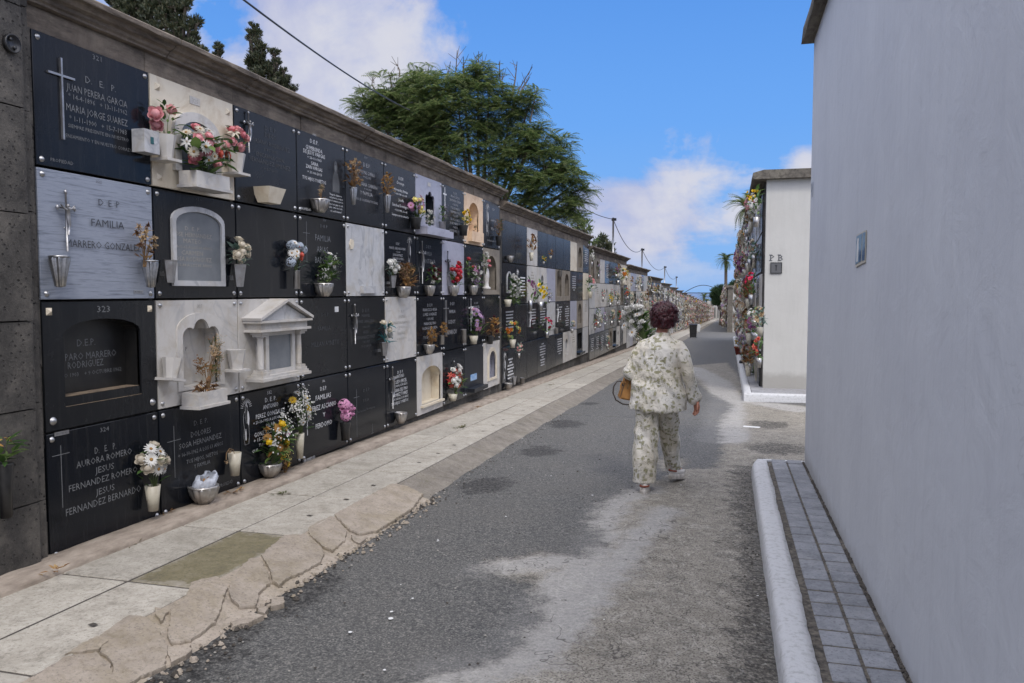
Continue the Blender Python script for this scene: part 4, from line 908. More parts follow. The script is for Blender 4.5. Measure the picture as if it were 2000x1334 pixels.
for m, b in bymat.items():
    o_ = len(allm.v); allm.v += b.v; allm.f += [tuple(o_+i for i in f) for f in b.f]; allm.m += [len(mats_)]*len(b.f); allm.sm += b.sm; mats_.append(M[m])
tag(allm.build('distant_slabs', mats_), 'mass of distant memorial slabs far down the left wall', 'memorial slabs', kind='stuff')
# ---- bouquets of the later sections
def pot(mb, mi): mb.lathe([(.12,-.42),(.2,.02),(.16,.02)], 8, (0,0,0), mi)
FB = []
MIX = [([('r','yellow',9)],'leaf'),([('r','white',8),('r','pink',5)],'leaf'),([('r','coral',9)],'leaf'),([('r','lilac',6),('r','white',6)],'leafgrey'),([('r','beigedry',9),('r','cream',5)],'leafgrey'),
       ([('r','white',12)],'leaf'),([('r','hotpink',7),('r','red',4)],'leaf'),([('r','dry',8),('r','browndry',6)],'dryleaf'),([('r','cream',10),('r','beigedry',4)],'leafgrey'),([('r','mauve',7),('r','purple',5)],'leaf'),([('r','orange',7),('r','paleyellow',5)],'leaf'),([('r','pink',6),('r','cream',6)],'leafgrey')]
for i, (sp, lf) in enumerate(MIX):
    me = flat_bouquet_mesh('flower_bouquet', sp, lf, i*7+1)
    FB.append(me)
for i, me in enumerate(FB):     # add a small pot to each template
    q = MB(); pot(q, 0); bmq = bmesh.new(); bmq.from_mesh(me); nm = len(me.materials); me.materials.append(M[['steel','creamplastic','silver'][i%3]])
    base = len(bmq.verts); vs = [bmq.verts.new(v) for v in q.v]
    for f in q.f:
        try: ff = bmq.faces.new([vs[j] for j in f]); ff.material_index = nm; ff.smooth = True
        except ValueError: pass
    bmq.to_mesh(me); bmq.free()
MIXN = ['yellow','white and pink','coral red','lilac and white','beige dried','white','bright pink and red','brown dried','cream and straw','purple','orange and pale yellow','pink and cream']
def fb(i, loc, w, h, label, group=None, rz=PI/2):
    o = link('flower_bouquet', FB[i], None, loc, rz+random.uniform(-.3,.3)); o.scale = (w, w*.9, h); return tag(o, label, 'bouquet', group)
# those one can name, by pixel of their lower middle
for i, px, py, w, h, lab in [
  (7,1038,494,24,36,'brown dried leaves hanging in the top row of the second section'),(0,1062,511,14,11,'tiny yellow bunch in the top row of the second section'),
  (7,1075,500,14,13,'small brown dried tuft in the top row of the second section'),(9,1036,588,26,44,'deep purple flowers between white and yellow bouquets'),
  (0,1056,590,34,40,'yellow and white chrysanthemums, widest bouquet of the second section'),(3,1073,586,15,15,'pale lilac bunch just right of the yellow chrysanthemums'),
  (10,1001,664,34,36,'pale yellow and pink flowers in the third row of the second section'),(11,1013,690,20,22,'soft pink flowers hanging below the pale yellow bunch'),
  (6,1068,648,26,28,'vivid pink red carnations in the third row of the second section'),(8,1117,643,18,18,'cream roses in the third row of the second section'),
  (1,1153,570,24,30,'large pale pink and white bouquet at the end of the second section'),(5,1156,512,12,24,'white lilies at the end of the second section top row'),
  (0,1192,592,16,18,'bright yellow flowers on a white shelf in the third section'),(10,1217,548,20,24,'orange and yellow bouquet high in the third section'),(5,1207,548,20,22,'white bouquet left of the orange one in the third section'),
  (2,1222,580,15,18,'coral flowers above a pink bunch in the third section'),(3,1221,592,13,12,'light pink bunch under the coral flowers'),(2,1209,627,16,20,'dusty red bouquet in the third row of the third section'),
  (6,1188,680,9,11,'small bright pink bunch low in the third section'),(8,1206,590,14,16,'pale faded flowers between the yellow and coral bunches'),(7,1262,592,14,26,'brown dried bunch high on the fourth section'),(0,1277,571,14,12,'bright yellow bunch standing out on the fourth section')]:
    p = wallpt(px, py, .12); d = depth(p)/FPX; fb(i, p, w*d*1.15, h*d, lab)
B(1003,592,42,50,'large white chrysanthemums with long green leaves, first of the second section',[('carn','white',16)],nleaf=50,fsize=.22,off=.16)
B(1003,590,22,30,'smaller white chrysanthemums hanging below the large white bunch',[('carn','white',8)],nleaf=16,fsize=.3,off=.2)
V('plastic',992,585,14,14,'cream basket vase under the large white chrysanthemums',off=.16)
V('bowl',996,500,12,14,'small silvered basket vase on the first top slab of the second section')
V('hex',1004,735,16,10,'aluminium tube vase in the bottom row of the second section'); V('bowl',993,748,12,15,'small bowl on the ledge at the start of the second section')
for px, py, k_ in [(1094,528,'empty small vase high in the second section'),(1086,640,'white square vase in the third row of the second section'),(1020,738,'cream bowl low in the second section'),(1165,614,'dark pointed vase in the third section'),(1173,614,'second dark pointed vase in the third section')]: V('tube',px,py,12,9,k_)
# random bouquets: fourth to eighth sections, in pairs of columns
Rb = random.Random(99); nb = 0
WT = [.6,4,.6,5,5,6,.3,2,8,.6,.2,3]
for k in range(2, 8):
    Y0, Y1, z0 = secs(k); nc = 9 if k == 2 else 8; cw = (Y1-Y0-.18)/nc
    for r in range(4):
        for c in range(nc):
            for side in (-.28,.28):
                if Rb.random() < (.28 if k == 2 else .34+.045*k):
                    i = Rb.choices(range(12), WT)[0]; w = Rb.uniform(.2,.34); h = w*Rb.uniform(.9,1.4)
                    fb(i, (WX+.13, Y0+.06+(c+.5+side)*cw, z0+(3-r)*PR+Rb.uniform(.2,.38)), w, h, f'small {MIXN[i]} flowers in the {ROWN[r].replace(" from the top","")} of the {ORD[k]} wall section', f'small {MIXN[i]} flowers, {ORD[k]} section {ROWN[r]}'); nb += 1
# beyond: one mass of flowers
def mass_of_flowers(name, label, pts, tv_scale=(.3,.45)):
    groups = {}
    for p, rz in pts: groups.setdefault(Rb.choices(range(12), WT)[0], []).append((p, rz))
    Vs = []; Fs = []; Mi = []; mats = []; off = 0
    for i, lst in groups.items():
        q = MB(); R = random.Random(i); sp = MIX[i][0]
        for kk, (_, c, n) in enumerate(sp):
            for a in range(7):
                d = Vector((R.gauss(0,1), -abs(R.gauss(0,1)), R.gauss(0,1))).normalized(); p = Vector((d.x*.4, d.y*.35, .5+d.z*.4)); s_ = .16
                u = d.orthogonal().normalized(); v = d.cross(u)
                q.add([p+u*s_, p+v*s_, p-u*s_, p-v*s_], [(0,1,2,3)], kk); q.add([p+u*s_*.7+d*.09, p+v*s_*.7+d*.03, p-u*s_*.7+d*.09, p-v*s_*.7+d*.03], [(0,1,2,3)], kk)
        for a in range(9):
            th = R.uniform(0,6.28); p = Vector((math.cos(th)*.3, -abs(math.sin(th))*.3, R.uniform(.1,.8))); q.add([p, p+Vector((.1,0,.08)), p+Vector((R.uniform(-.2,.2),-.1,.22)), p+Vector((-.1,0,.1))], [(0,1,2,3)], len(sp))
        q.add([(-.12,0,-.1),(.12,0,-.1),(.14,0,.2),(-.14,0,.2)], [(0,1,2,3)], len(sp)+1); q.add([(0,-.12,-.1),(0,.12,-.1),(0,.14,.2),(0,-.14,.2)], [(0,1,2,3)], len(sp)+1)
        ms = []
        for (p, rz) in lst:
            s_ = Rb.uniform(*tv_scale); m4 = Matrix.Translation(p)@Matrix.Rotation(rz+Rb.uniform(-.5,.5),4,'Z')@Matrix.Diagonal((s_,s_,s_*1.2,1)); ms.append(np.array(m4))
        Vv, Ff = scatter(q.v, q.f, np.array(ms)); Vs.append(Vv); Fs.append(Ff+off); off += len(Vv)
        loc_m = [M['p_'+c] for _, c, _ in sp]+[M[MIX[i][1]], M['creamplastic']]; idx = []
        for mm in loc_m:
            if mm not in mats: mats.append(mm)
            idx.append(mats.index(mm))
        Mi.append(np.tile(np.array([idx[a] for a in q.m]), len(lst)))
    me = np_mesh(name, np.concatenate(Vs), np.concatenate(Fs), mats, np.concatenate(Mi))
    return tag(link(name, me), label, 'flowers', kind='stuff')
pts = []
for k in range(8, len(YE)):
    Y0, Y1, z0 = secs(k)
    for r in range(4):
        for c in range(8):
            for side in (-.3,0,.3):
                if Rb.random() < .6: pts.append((Vector((WX+.14+Rb.uniform(0,.1), Y0+(c+.5+side)*.95, z0+(3-r)*PR+Rb.uniform(.1,.42))), PI/2))
mass_of_flowers('distant_flowers', 'dense mass of faded flowers covering the far end of the left wall', pts)
# ------------------------------------------------------------------ road, concrete, ledge, pavement
XL, XR = -2.62, 3.4
def axis(a, b, s): return list(np.arange(a, b, s))
gx = np.array(axis(XL, XR, .045)+[XR]); gy = np.array(axis(1.2, 12, .045)+axis(12, 22, .09)+axis(22, 60, .4)+axis(60, 235, 2.5)+[235.])
GX, GY = np.meshgrid(gx, gy)
def gzv(Y): return np.where(Y < 0, 0, np.where(Y < 12, -.02*Y, -.24-.0265*(Y-12)))
def polydist(X, Y, poly):
    """signed distance, positive inside"""
    d = np.full(X.shape, 1e9); ins = np.zeros(X.shape, bool); n = len(poly)
    for i in range(n):
        x0, y0 = poly[i]; x1, y1 = poly[(i+1)%n]; ex, ey = x1-x0, y1-y0; L2 = ex*ex+ey*ey+1e-9
        t = np.clip(((X-x0)*ex+(Y-y0)*ey)/L2, 0, 1); d = np.minimum(d, np.hypot(X-x0-t*ex, Y-y0-t*ey))
        c = ((y0 > Y) != (y1 > Y)) & (X < (x1-x0)*(Y-y0)/(y1-y0+1e-12)+x0); ins ^= c
    return np.where(ins, d, -d)
def gpoly(pts): return [tuple(ongr(x, y)[:2]) for x, y in pts]
def near(p): return [q for q in p]
conc = [gpoly([(700,1400),(820,1325),(950,1300),(1010,1262),(1055,1215),(1062,1170),(1040,1140),(950,1120),(945,1098),(1060,1082),(1150,1092),(1172,1050),(1150,1020),(1180,985),(1245,945),(1300,935),(1330,915),(1400,915),(1412,880),(1405,830),(1432,790),(1400,775),(1330,722),(1345,714),(1420,708),(1440,730),(1460,782),(1640,800),(1640,905),(1470,905),(1480,1000),(1530,1400)])]
M1 = polydist(GX, GY, conc[0])
for blob in ([(1395,640+105),(1440,750),(1450,775),(1390,770)], [(1265,715),(1300,708),(1350,716),(1345,724),(1290,724)]): M1 = np.maximum(M1, polydist(GX, GY, gpoly(blob)))
for cx_, cy_, r_ in [(1310,905,.3),(1383,728,.16),(1410,712,.12)]:
    p = ongr(cx_, cy_); M1 = np.maximum(M1, r_*.5-np.hypot((GX-p.x)*1.0, (GY-p.y)*.45))
M1 = np.maximum(M1, -.16+0*GX)
pale = np.full(GX.shape, -1.0)                   # paler cement spill along the dark asphalt edge
for pts_, r_ in (([(950,1112),(1080,1100),(1160,1090),(1180,1000),(1250,955)], .15), ([(880,1310),(1010,1290),(1090,1180),(1150,1120)], .2), ([(1350,718),(1400,745),(1420,780),(1410,860)], .3), ([(1100,1230),(1200,1110),(1300,1000)], .12), ([(1430,775),(1560,800)], .3)):
    g = gpoly(pts_)
    for a, b in zip(g[:-1], g[1:]):
        ex, ey = b[0]-a[0], b[1]-a[1]; t = np.clip(((GX-a[0])*ex+(GY-a[1])*ey)/(ex*ex+ey*ey), 0, 1); pale = np.maximum(pale, r_-np.hypot(GX-a[0]-t*ex, GY-a[1]-t*ey))
wet = np.full(GX.shape, -1.0)                    # dark oily stains and grit
for x, y, w, h in [(1105,828,38,9),(1055,882,40,11),(950,948,50,16),(1150,788,15,3),(1520,878,60,12),(1500,830,40,10)]:
    p = ongr(x, y); a = ongr(x+w, y); b = ongr(x, y+h); rx = abs(a.x-p.x)+.02; ry = abs(b.y-p.y)+.02
    wet = np.maximum(wet, (1-np.hypot((GX-p.x)/rx, (GY-p.y)/ry))*.42-.03)
edge = gpoly([(260,1400),(420,1220),(520,1180),(600,1140)])
for a, b in zip(edge[:-1], edge[1:]):
    ex, ey = b[0]-a[0], b[1]-a[1]; t = np.clip(((GX-a[0])*ex+(GY-a[1])*ey)/(ex*ex+ey*ey), 0, 1); wet = np.maximum(wet, .20-np.hypot(GX-a[0]-t*ex, GY-a[1]-t*ey))
wet = np.maximum(wet, np.where((GY < 8.6), .10-np.abs(GX-.17), -1))
GZ = gzv(GY)+rng.normal(0, .0012, GX.shape)+.004*np.sin(GX*2.1+GY*.7)+.012*np.clip(M1*4, 0, 1)*np.where(GY < 12, 1, 0)
ny, nx = GX.shape; idx = np.arange(ny*nx).reshape(ny, nx)
Fq = np.stack([idx[:-1,:-1], idx[:-1,1:], idx[1:,1:], idx[1:,:-1]], -1).reshape(-1, 4)
me = np_mesh('road', np.stack([GX, GY, GZ], -1).reshape(-1, 3), Fq, [], None, True)
for nm, A in (('conc', M1), ('pale', pale), ('wet', wet)):
    at = me.attributes.new(nm, 'FLOAT', 'POINT'); at.data.foreach_set('value', A.ravel().astype(np.float32))
def road_mat():
    m, nt, n, Bs, L = newmat('road_surface'); v = coords(nt, 'World')
    def attr(a): q = n.new('ShaderNodeAttribute'); q.attribute_name = a; return q.outputs['Fac']
    nA = nz(nt, v, 6, 8, .75); nB = nz(nt, v, 60, 4, .7); fine = nz(nt, v, 260, 3, .7)
    def mask(a, w, soft, k=.16):
        s = math_(nt, 'ADD', attr(a), math_(nt, 'MULTIPLY', math_(nt, 'SUBTRACT', nA, .5), w)); s = math_(nt, 'ADD', s, math_(nt, 'MULTIPLY', math_(nt, 'SUBTRACT', nB, .5), w*.5))
        return math_(nt, 'MULTIPLY_ADD', s, 1/soft, .5, True)
    g1 = nz(nt, v, 95, 2, .5); g2 = nz(nt, v, 42, 3, .6)
    asp = ramp(nt, math_(nt, 'MULTIPLY_ADD', g1, .6, math_(nt, 'MULTIPLY', g2, .4)), [(.34, hexc(46,46,46)), (.5, hexc(84,84,82)), (.64, hexc(128,125,119))])
    asp = mixc(nt, ramp(nt, nz(nt, v, 1.1, 6, .7), [(.4, 0), (.7, .4)]), asp, hexc(98,95,90))
    vo = n.new('ShaderNodeTexVoronoi'); vo.inputs['Scale'].default_value = 60; L.new(v, vo.inputs['Vector'])
    peb = ramp(nt, vo.outputs['Distance'], [(.1, .8), (.3, 0)]); sel = ramp(nt, nz(nt, v, 30, 2, .5), [(.52, 0), (.62, 1)])
    asp = mixc(nt, math_(nt, 'MULTIPLY', peb, sel), asp, hexc(168,163,154))
    con = ramp(nt, nz(nt, v, 9, 9, .8, .2), [(.3, hexc(102,98,91)), (.5, hexc(140,134,122)), (.7, hexc(174,168,156))])
    con = mixc(nt, ramp(nt, nz(nt, v, 2.2, 6, .7), [(.46, 0), (.72, .7)]), con, hexc(126,120,108))
    con = mixc(nt, ramp(nt, g1, [(.36, .85), (.5, 0)]), con, hexc(70,66,60)); con = mixc(nt, ramp(nt, g2, [(.56, 0), (.7, .6)]), con, hexc(176,171,160))
    pal = ramp(nt, nz(nt, v, 34, 6, .8), [(.35, hexc(140,139,137)), (.6, hexc(176,174,170))])
    mc = mask('conc', .55, .12); col = mixc(nt, mc, asp, con)
    mp_ = math_(nt, 'MULTIPLY', mask('pale', .5, .14), .62); col = mixc(nt, math_(nt, 'MULTIPLY', mp_, ramp(nt, mc, [(0, .25), (1, 1)])), col, pal)
    cr = n.new('ShaderNodeTexVoronoi'); cr.feature = 'DISTANCE_TO_EDGE'; cr.inputs['Scale'].default_value = 1.1
    wv = n.new('ShaderNodeVectorMath'); wv.operation = 'ADD'; L.new(v, wv.inputs[0]); tn = n.new('ShaderNodeTexNoise'); tn.inputs['Scale'].default_value = 5; L.new(v, tn.inputs['Vector']); L.new(tn.outputs['Color'], wv.inputs[1]); L.new(wv.outputs[0], cr.inputs['Vector'])
    ck = math_(nt, 'MULTIPLY', ramp(nt, cr.outputs['Distance'], [(.0, .85), (.010, 0)]), mc); col = mixc(nt, ck, col, hexc(60,56,52))
    sc_ = nz(nt, v, 1.6, 2, .5, 3.0); scr = math_(nt, 'MULTIPLY', ramp(nt, sc_, [(.493, 0), (.5, .5), (.507, 0)]), mc); col = mixc(nt, scr, col, hexc(186,182,172))
    mw = math_(nt, 'MULTIPLY', mask('wet', 1.0, .12), ramp(nt, g2, [(.38, 1), (.6, .4)])); col = mixc(nt, math_(nt, 'MULTIPLY', mw, .85), col, hexc(30,28,27))
    L.new(col, Bs.inputs['Base Color']); L.new(math_(nt, 'MULTIPLY_ADD', fine, .3, .62), Bs.inputs['Roughness']); Bs.inputs['Specular IOR Level'].default_value = .3
    b1 = bump(nt, Bs, fine, .55, .006); b2 = bump(nt, Bs, mc, .5, .012, b1); b3 = bump(nt, Bs, ck, -.6, .008, b2) if False else b2; bump(nt, Bs, vo.outputs['Distance'], .35, .004, b3)
    return m
me.materials.append(road_mat()); tag(link('road', me), kind='structure')
M['dirt'] = simple('pale_dirt_ground', hexc(104,98,88), .95, 0, hexc(132,124,110), 3, .4, 50, kind='World')
# the wide ground sheet, down towards the coast and the horizon
def sheet(name, xs, ys, zf, m):
    X, Y = np.meshgrid(xs, ys); Z = np.vectorize(zf)(Y); ny, nx = X.shape; id_ = np.arange(ny*nx).reshape(ny, nx)
    Fq = np.stack([id_[:-1,:-1], id_[:-1,1:], id_[1:,1:], id_[1:,:-1]], -1).reshape(-1, 4)
    return tag(link(name, np_mesh(name, np.stack([X, Y, Z], -1).reshape(-1, 3), Fq, m, None, True)), kind='structure')
sheet('ground', [-3000,-400,-60,-10,-5,0,6,20,80,400,3000], [-300,-40,0,12,60,120,235,400,900,1500,2200], lambda y: (gz(y) if y < 235 else gz(235)-.075*(y-235))-.05, M['dirt'])
mw_ = simple('sea_water', hexc(20,52,96), .18, 0, hexc(30,68,116), .01, .2, .3, kind='World'); sheet('sea', [-60000,60000], [1200,70000], lambda y: -75, mw_)
# ledge and pavement
M['ledge'] = simple('brown_cement_ledge', hexc(116,104,92), .9, 0, hexc(160,148,134), 12, .9, 40, lo=.3, hi=.66, kind='World', stretch=(1,.4,1))
def slabmat(name, a, b, c_, st, stamt=.6):
    m, nt, n, Bs, L = newmat(name); v = coords(nt, 'World'); g = n.new('ShaderNodeNewGeometry')
    col = ramp(nt, nz(nt, v, 5, 9, .75), [(.3, a), (.5, b), (.7, c_)])
    isl = ramp(nt, g.outputs['Random Per Island'], [(0, .86), (1, 1.08)]); col = mixc(nt, 1.0, col, isl, 'MULTIPLY')
    col = mixc(nt, ramp(nt, nz(nt, v, 2.3, 7, .75, .4), [(.5, 0), (.78, stamt)]), col, st)
    col = mixc(nt, ramp(nt, nz(nt, v, 55, 4, .8), [(.36, .65), (.47, 0)]), col, tuple(x*.55 for x in a)); col = mixc(nt, ramp(nt, nz(nt, v, 16, 7, .8, .3), [(.5, 0), (.66, .5)]), col, tuple(x*.7 for x in st)); col = mixc(nt, ramp(nt, nz(nt, v, 34, 5, .8), [(.56, 0), (.68, .35)]), col, tuple(min(1, x*1.2) for x in c_))
    L.new(col, Bs.inputs['Base Color']); Bs.inputs['Roughness'].default_value = .88
    b1 = bump(nt, Bs, nz(nt, v, 40, 6, .7), .35, .006); bump(nt, Bs, nz(nt, v, 220, 3, .7), .3, .003, b1); return m
M['tile'] = slabmat('cream_cement_tiles', hexc(146,140,128), hexc(168,162,150), hexc(182,176,164), hexc(122,114,100), .75)
M['mortar'] = slabmat('cracked_cream_mortar', hexc(134,124,112), hexc(156,145,131), hexc(170,159,145), hexc(128,116,88), .8)
M['kerbrough'] = slabmat('rough_grey_kerb_cement', hexc(96,90,82), hexc(124,117,107), hexc(144,137,126), hexc(98,92,70), .6)
M['moss'] = slabmat('mossy_tile', hexc(92,86,70), hexc(112,104,78), hexc(132,124,104), hexc(98,90,58), .7)
M['grit'] = simple('dark_grit', hexc(58,54,50), .95, 0, hexc(86,80,72), 40, .9, 90, kind='World')
def moss_mat():
    m = slabmat('mossy_tile', hexc(92,86,70), hexc(110,103,78), hexc(130,122,102), hexc(98,90,58), .7); nt = m.node_tree; Bs = nt.nodes['Principled BSDF']; L = nt.links
    c0 = Bs.inputs['Base Color'].links[0].from_socket; v = coords(nt, 'World'); sp = nt.nodes.new('ShaderNodeSeparateXYZ'); L.new(v, sp.inputs[0])
    ax_ = math_(nt, 'DIVIDE', math_(nt, 'ABSOLUTE', math_(nt, 'ADD', sp.outputs[0], 3.01)), .25); ay_ = math_(nt, 'DIVIDE', math_(nt, 'ABSOLUTE', math_(nt, 'SUBTRACT', sp.outputs[1], 4.19)), .60)
    d = math_(nt, 'SUBTRACT', 1, math_(nt, 'MAXIMUM', ax_, ay_)); s_ = math_(nt, 'ADD', d, math_(nt, 'MULTIPLY', math_(nt, 'SUBTRACT', nz(nt, v, 9, 6, .75), .5), .9))
    L.new(mixc(nt, ramp(nt, s_, [(.02, 0), (.24, 1)]), hexc(150,143,130), c0), Bs.inputs['Base Color']); return m
M['moss'] = moss_mat()
R = random.Random(8)
mb = MB(); y = 1.0
n = 900; k = 5; vs = []
ys = list(np.arange(.6, 30, .06))+list(np.arange(30, 215, 2.0)); 
for y in ys:
    w_ = noise.noise(Vector((0, y*2.2, 0)))*.012; w2 = noise.noise(Vector((5, y*7, 0)))*.007; g = gz(y)
    vs += [(-3.99,y,g+.1),(-3.99,y,g+.145+w2),(-3.82,y,g+.148+w_+w2),(-3.705+w_+w2,y,g+.138+w2),(-3.69+w_+w2,y,g+.115),(-3.685+w_,y,g+.05)]
k = 6; mb.add(vs, [(i*k+j, i*k+j+1, (i+1)*k+j+1, (i+1)*k+j) for i in range(len(ys)-1) for j in range(k-1)], 0, True)
tag(mb.build('ledge', M['ledge']), kind='structure')
mb = MB(); TJ = [0.5,1.55,2.6]+[3.67+1.05*i for i in range(200)]
for i in range(len(TJ)-1):
    for a, b in ((-3.70,-3.249),(-3.231,-2.79)):
        if b > -3 and abs(TJ[i]-3.67) < .01: moss_cell = (a, b, TJ[i], TJ[i+1]); 
        y0, y1 = TJ[i]+.009, TJ[i+1]-.009; dz = R.uniform(-.002,.003); tl = R.uniform(-.001,.002); e = R.uniform(-.004,.004)
        z0, z1 = gz(y0)+.1+dz, gz(y1)+.1+dz; c = .006
        mi = 1 if (b > -3 and abs(TJ[i]-3.67) < .01) else 0
        mb.add([(a,y0,z0-.06),(b+e,y0,z0-.06),(b+e,y1,z1-.06),(a,y1,z1-.06),(a,y0,z0-c),(b+e,y0,z0-c+tl),(b+e,y1,z1-c+tl),(a,y1,z1-c),(a+c,y0+c,z0),(b+e-c,y0+c,z0+tl),(b+e-c,y1-c,z1+tl),(a+c,y1-c,z1)],
               [(0,3,2,1)]+[(q,(q+1)%4,(q+1)%4+4,q+4) for q in range(4)]+[(q+4,(q+1)%4+4,(q+1)%4+8,q+8) for q in range(4)]+[(8,9,10,11)], mi)
    if TJ[i] > 205: break
tag(mb.build('sidewalk', [M['tile'], M['moss']]), kind='structure')
# bedding between tiles + kerb slope
mb = MB(); vs = []; ys = list(np.arange(.6, 24, .05))+list(np.arange(24, 215, 1.5))
for y in ys:
    g = gz(y); w_ = noise.noise(Vector((3, y*1.7, 0)))*.03; w2 = noise.noise(Vector((9, y*8, 0)))*.012; near_ = y < 6.4
    if near_: vs += [(-3.72,y,g+.0935),(-2.79,y,g+.0935),(-2.70,y,g+.066+w2),(-2.58+w_,y,g+.034+w2),(-2.46+w_,y,g+.010+w2),(-2.38+w_,y,g-.03)]
    else: vs += [(-3.72,y,g+.0935),(-2.78,y,g+.0935),(-2.755+w2,y,g+.075+w2),(-2.62+w_,y,g+.034+w2),(-2.50+w_,y,g+.006),(-2.42,y,g-.03)]
k = 6; fs = [(i*k+j, i*k+j+1, (i+1)*k+j+1, (i+1)*k+j) for i in range(len(ys)-1) for j in range(k-1)]
mb.add(vs, fs, 0, True); mb.m = [(2 if vs[f[0]][1] < 6.3 else 0) if ji%(k-1) >= 1 else 1 for ji, f in enumerate(mb.f)]
tag(mb.build('kerb', [M['kerbrough'], M['grit'], M['mortar']]), kind='structure')
pieces = [[(830,450),(862,438),(940,420),(985,450),(960,510),(930,570),(830,640),(742,665),(722,640),(742,590),(737,560),(800,520),(822,480)],
 [(1000,430),(1040,385),(1082,342),(1128,334),(1166,382),(1168,410),(1130,440),(1110,488),(1040,503),(1000,480),(992,450)],
 [(1134,326),(1232,240),(1330,231),(1398,262),(1408,280),(1388,308),(1320,348),(1250,380),(1210,408),(1180,398),(1170,362)],
 [(1338,204),(1380,178),(1440,152),(1505,190),(1497,220),(1440,263),(1402,252),(1345,228)],
 [(432,690),(480,650),(560,592),(656,600),(726,672),(716,740),(640,775),(560,818),(538,870),(500,830),(488,765),(436,738)],
 [(130,880),(270,782),(420,742),(478,772),(506,812),(528,870),(400,930),(200,940)],
 [(1448,148),(1560,85),(1700,10),(1765,8),(1835,22),(1790,75),(1640,168),(1560,193),(1512,183)],
 [(672,562),(733,562),(703,603),(677,588)],[(1114,490),(1163,492),(1150,522),(1120,513)],[(1522,200),(1598,196),(1560,224),(1532,214)],[(730,702),(828,658),(822,690),(742,733)],
 [(430,735),(470,700),(425,690),(360,720),(290,770),(400,742)],[(300,930),(520,880),(560,835),(600,830),(560,900),(420,960),(250,1010)],[(1000,560),(1100,515),(1140,530),(1080,560),(1010,575)],[(1180,455),(1230,452),(1236,478),(1170,495)]]
mb = MB(); Rp = random.Random(3)
for pc in pieces:
    P = [ongr(x/2.2222, 950+y/2.2222, .06) for x, y in pc]; pts_ = []
    for i in range(len(P)):
        a, b = P[i], P[(i+1)%len(P)]; m_ = max(1, int((b-a).length/.02))
        for j in range(m_):
            q = a.lerp(b, j/m_); pts_.append((q.x+Rp.uniform(-.006,.006), q.y+Rp.uniform(-.007,.007)))
    cx_ = sum(p[0] for p in pts_)/len(pts_); cy_ = sum(p[1] for p in pts_)/len(pts_); lift = Rp.uniform(.002,.008)
    hz = lambda x, y: gz(y)+lift+.098-max(0, min(1, (x+2.80)/.36))*.082
    top = [(cx_+(x-cx_)*.99, cy_+(y-cy_)*.99, hz(x,y)+.002) for x, y in pts_]; mid = [(x, y, hz(x,y)-.006) for x, y in pts_]; bot = [(x, y, gz(y)-.01) for x, y in pts_]; n_ = len(pts_)
    tris = tessellate_polygon([[Vector(t) for t in top]])
    fs = [tuple(t) for t in tris]+[(i+n_, (i+1)%n_+n_, (i+1)%n_, i) for i in range(n_)]+[(i+2*n_, (i+1)%n_+2*n_, (i+1)%n_+n_, i+n_) for i in range(n_)]
    mb.add(top+mid+bot, fs)
me = mb.mesh('broken_kerb', M['mortar']); bq = bmesh.new(); bq.from_mesh(me); bmesh.ops.recalc_face_normals(bq, faces=bq.faces); bq.to_mesh(me); bq.free()
tag(link('kerb', me), kind='structure')
# small debris
mb = MB(); Rd = random.Random(21)
for i in range(900):
    e_ = Rd.random()
    if e_ < .45: x, y = -2.5+abs(Rd.gauss(0,.12)), Rd.uniform(2.2, 12)
    elif e_ < .6: x, y = .17+Rd.gauss(0,.05), Rd.uniform(3.3, 8.3)
    else: x, y = Rd.uniform(-2.4,.2), 2.5+12*Rd.random()**1.5
    s = Rd.uniform(.003,.009)*(1.6 if Rd.random() < .08 else 1); z = gz(y)+.004
    v_ = [(x+Rd.uniform(-s,s), y+Rd.uniform(-s,s), z+Rd.uniform(0,s)) for _ in range(3)]
    mb.add([(x-s,y-s*.4,z),(x+s*.8,y-s,z),(x+s,y+s*.7,z),(x-s*.5,y+s,z),(x,y,z+s*.9)], [(0,1,4),(1,2,4),(2,3,4),(3,0,4)], 0 if Rd.random() < .72 else 1)
for i in range(420):
    y = 1.8+4.6*Rd.random(); x = -2.42+Rd.gauss(0,.05)+(.0 if y > 3.4 else .03); s = Rd.uniform(.006,.02)*(1.5 if Rd.random() < .1 else 1); z = gz(y)+.004
    a_ = Rd.uniform(0,6.28); k_ = [(x+s*Rd.uniform(.6,1.1)*math.cos(a_+q_*1.257), y+s*Rd.uniform(.6,1.1)*math.sin(a_+q_*1.257), z) for q_ in range(5)]
    mb.add(k_+[(p_[0]*.5+x*.5, p_[1]*.5+y*.5, z+s*Rd.uniform(.4,.8)) for p_ in k_], [(q_,(q_+1)%5,(q_+1)%5+5,q_+5) for q_ in range(5)]+[(5,6,7,8,9)], 2 if Rd.random() < .7 else 0)
tag(mb.build('gravel', [M['grit'], simple('pale_stone_chips', hexc(150,146,138), .9), M['mortar']]), 'loose grit and pale stone chips scattered on the asphalt', 'grit', kind='stuff')
Fl = MB()
for px, py in [(1890//1,240)]: pass
for zx, zy, s in [(1900,240,.014),(1695,578,.016),(1700,548,.011),(1520,636,.013),(1790,490,.010),(1668,802,.009),(1740,430,.006)]:
    p = ongr(zx/2.2222, 950+zy/2.2222); n_ = 7; Fl.add([(p.x,p.y,p.z+.008)]+[(p.x+s*Rd.uniform(.5,1.1)*math.cos(a*6.28/n_), p.y+s*Rd.uniform(.6,1.2)*math.sin(a*6.28/n_), p.z+.006) for a in range(n_)], [(0,a+1,(a+1)%n_+1) for a in range(n_)])
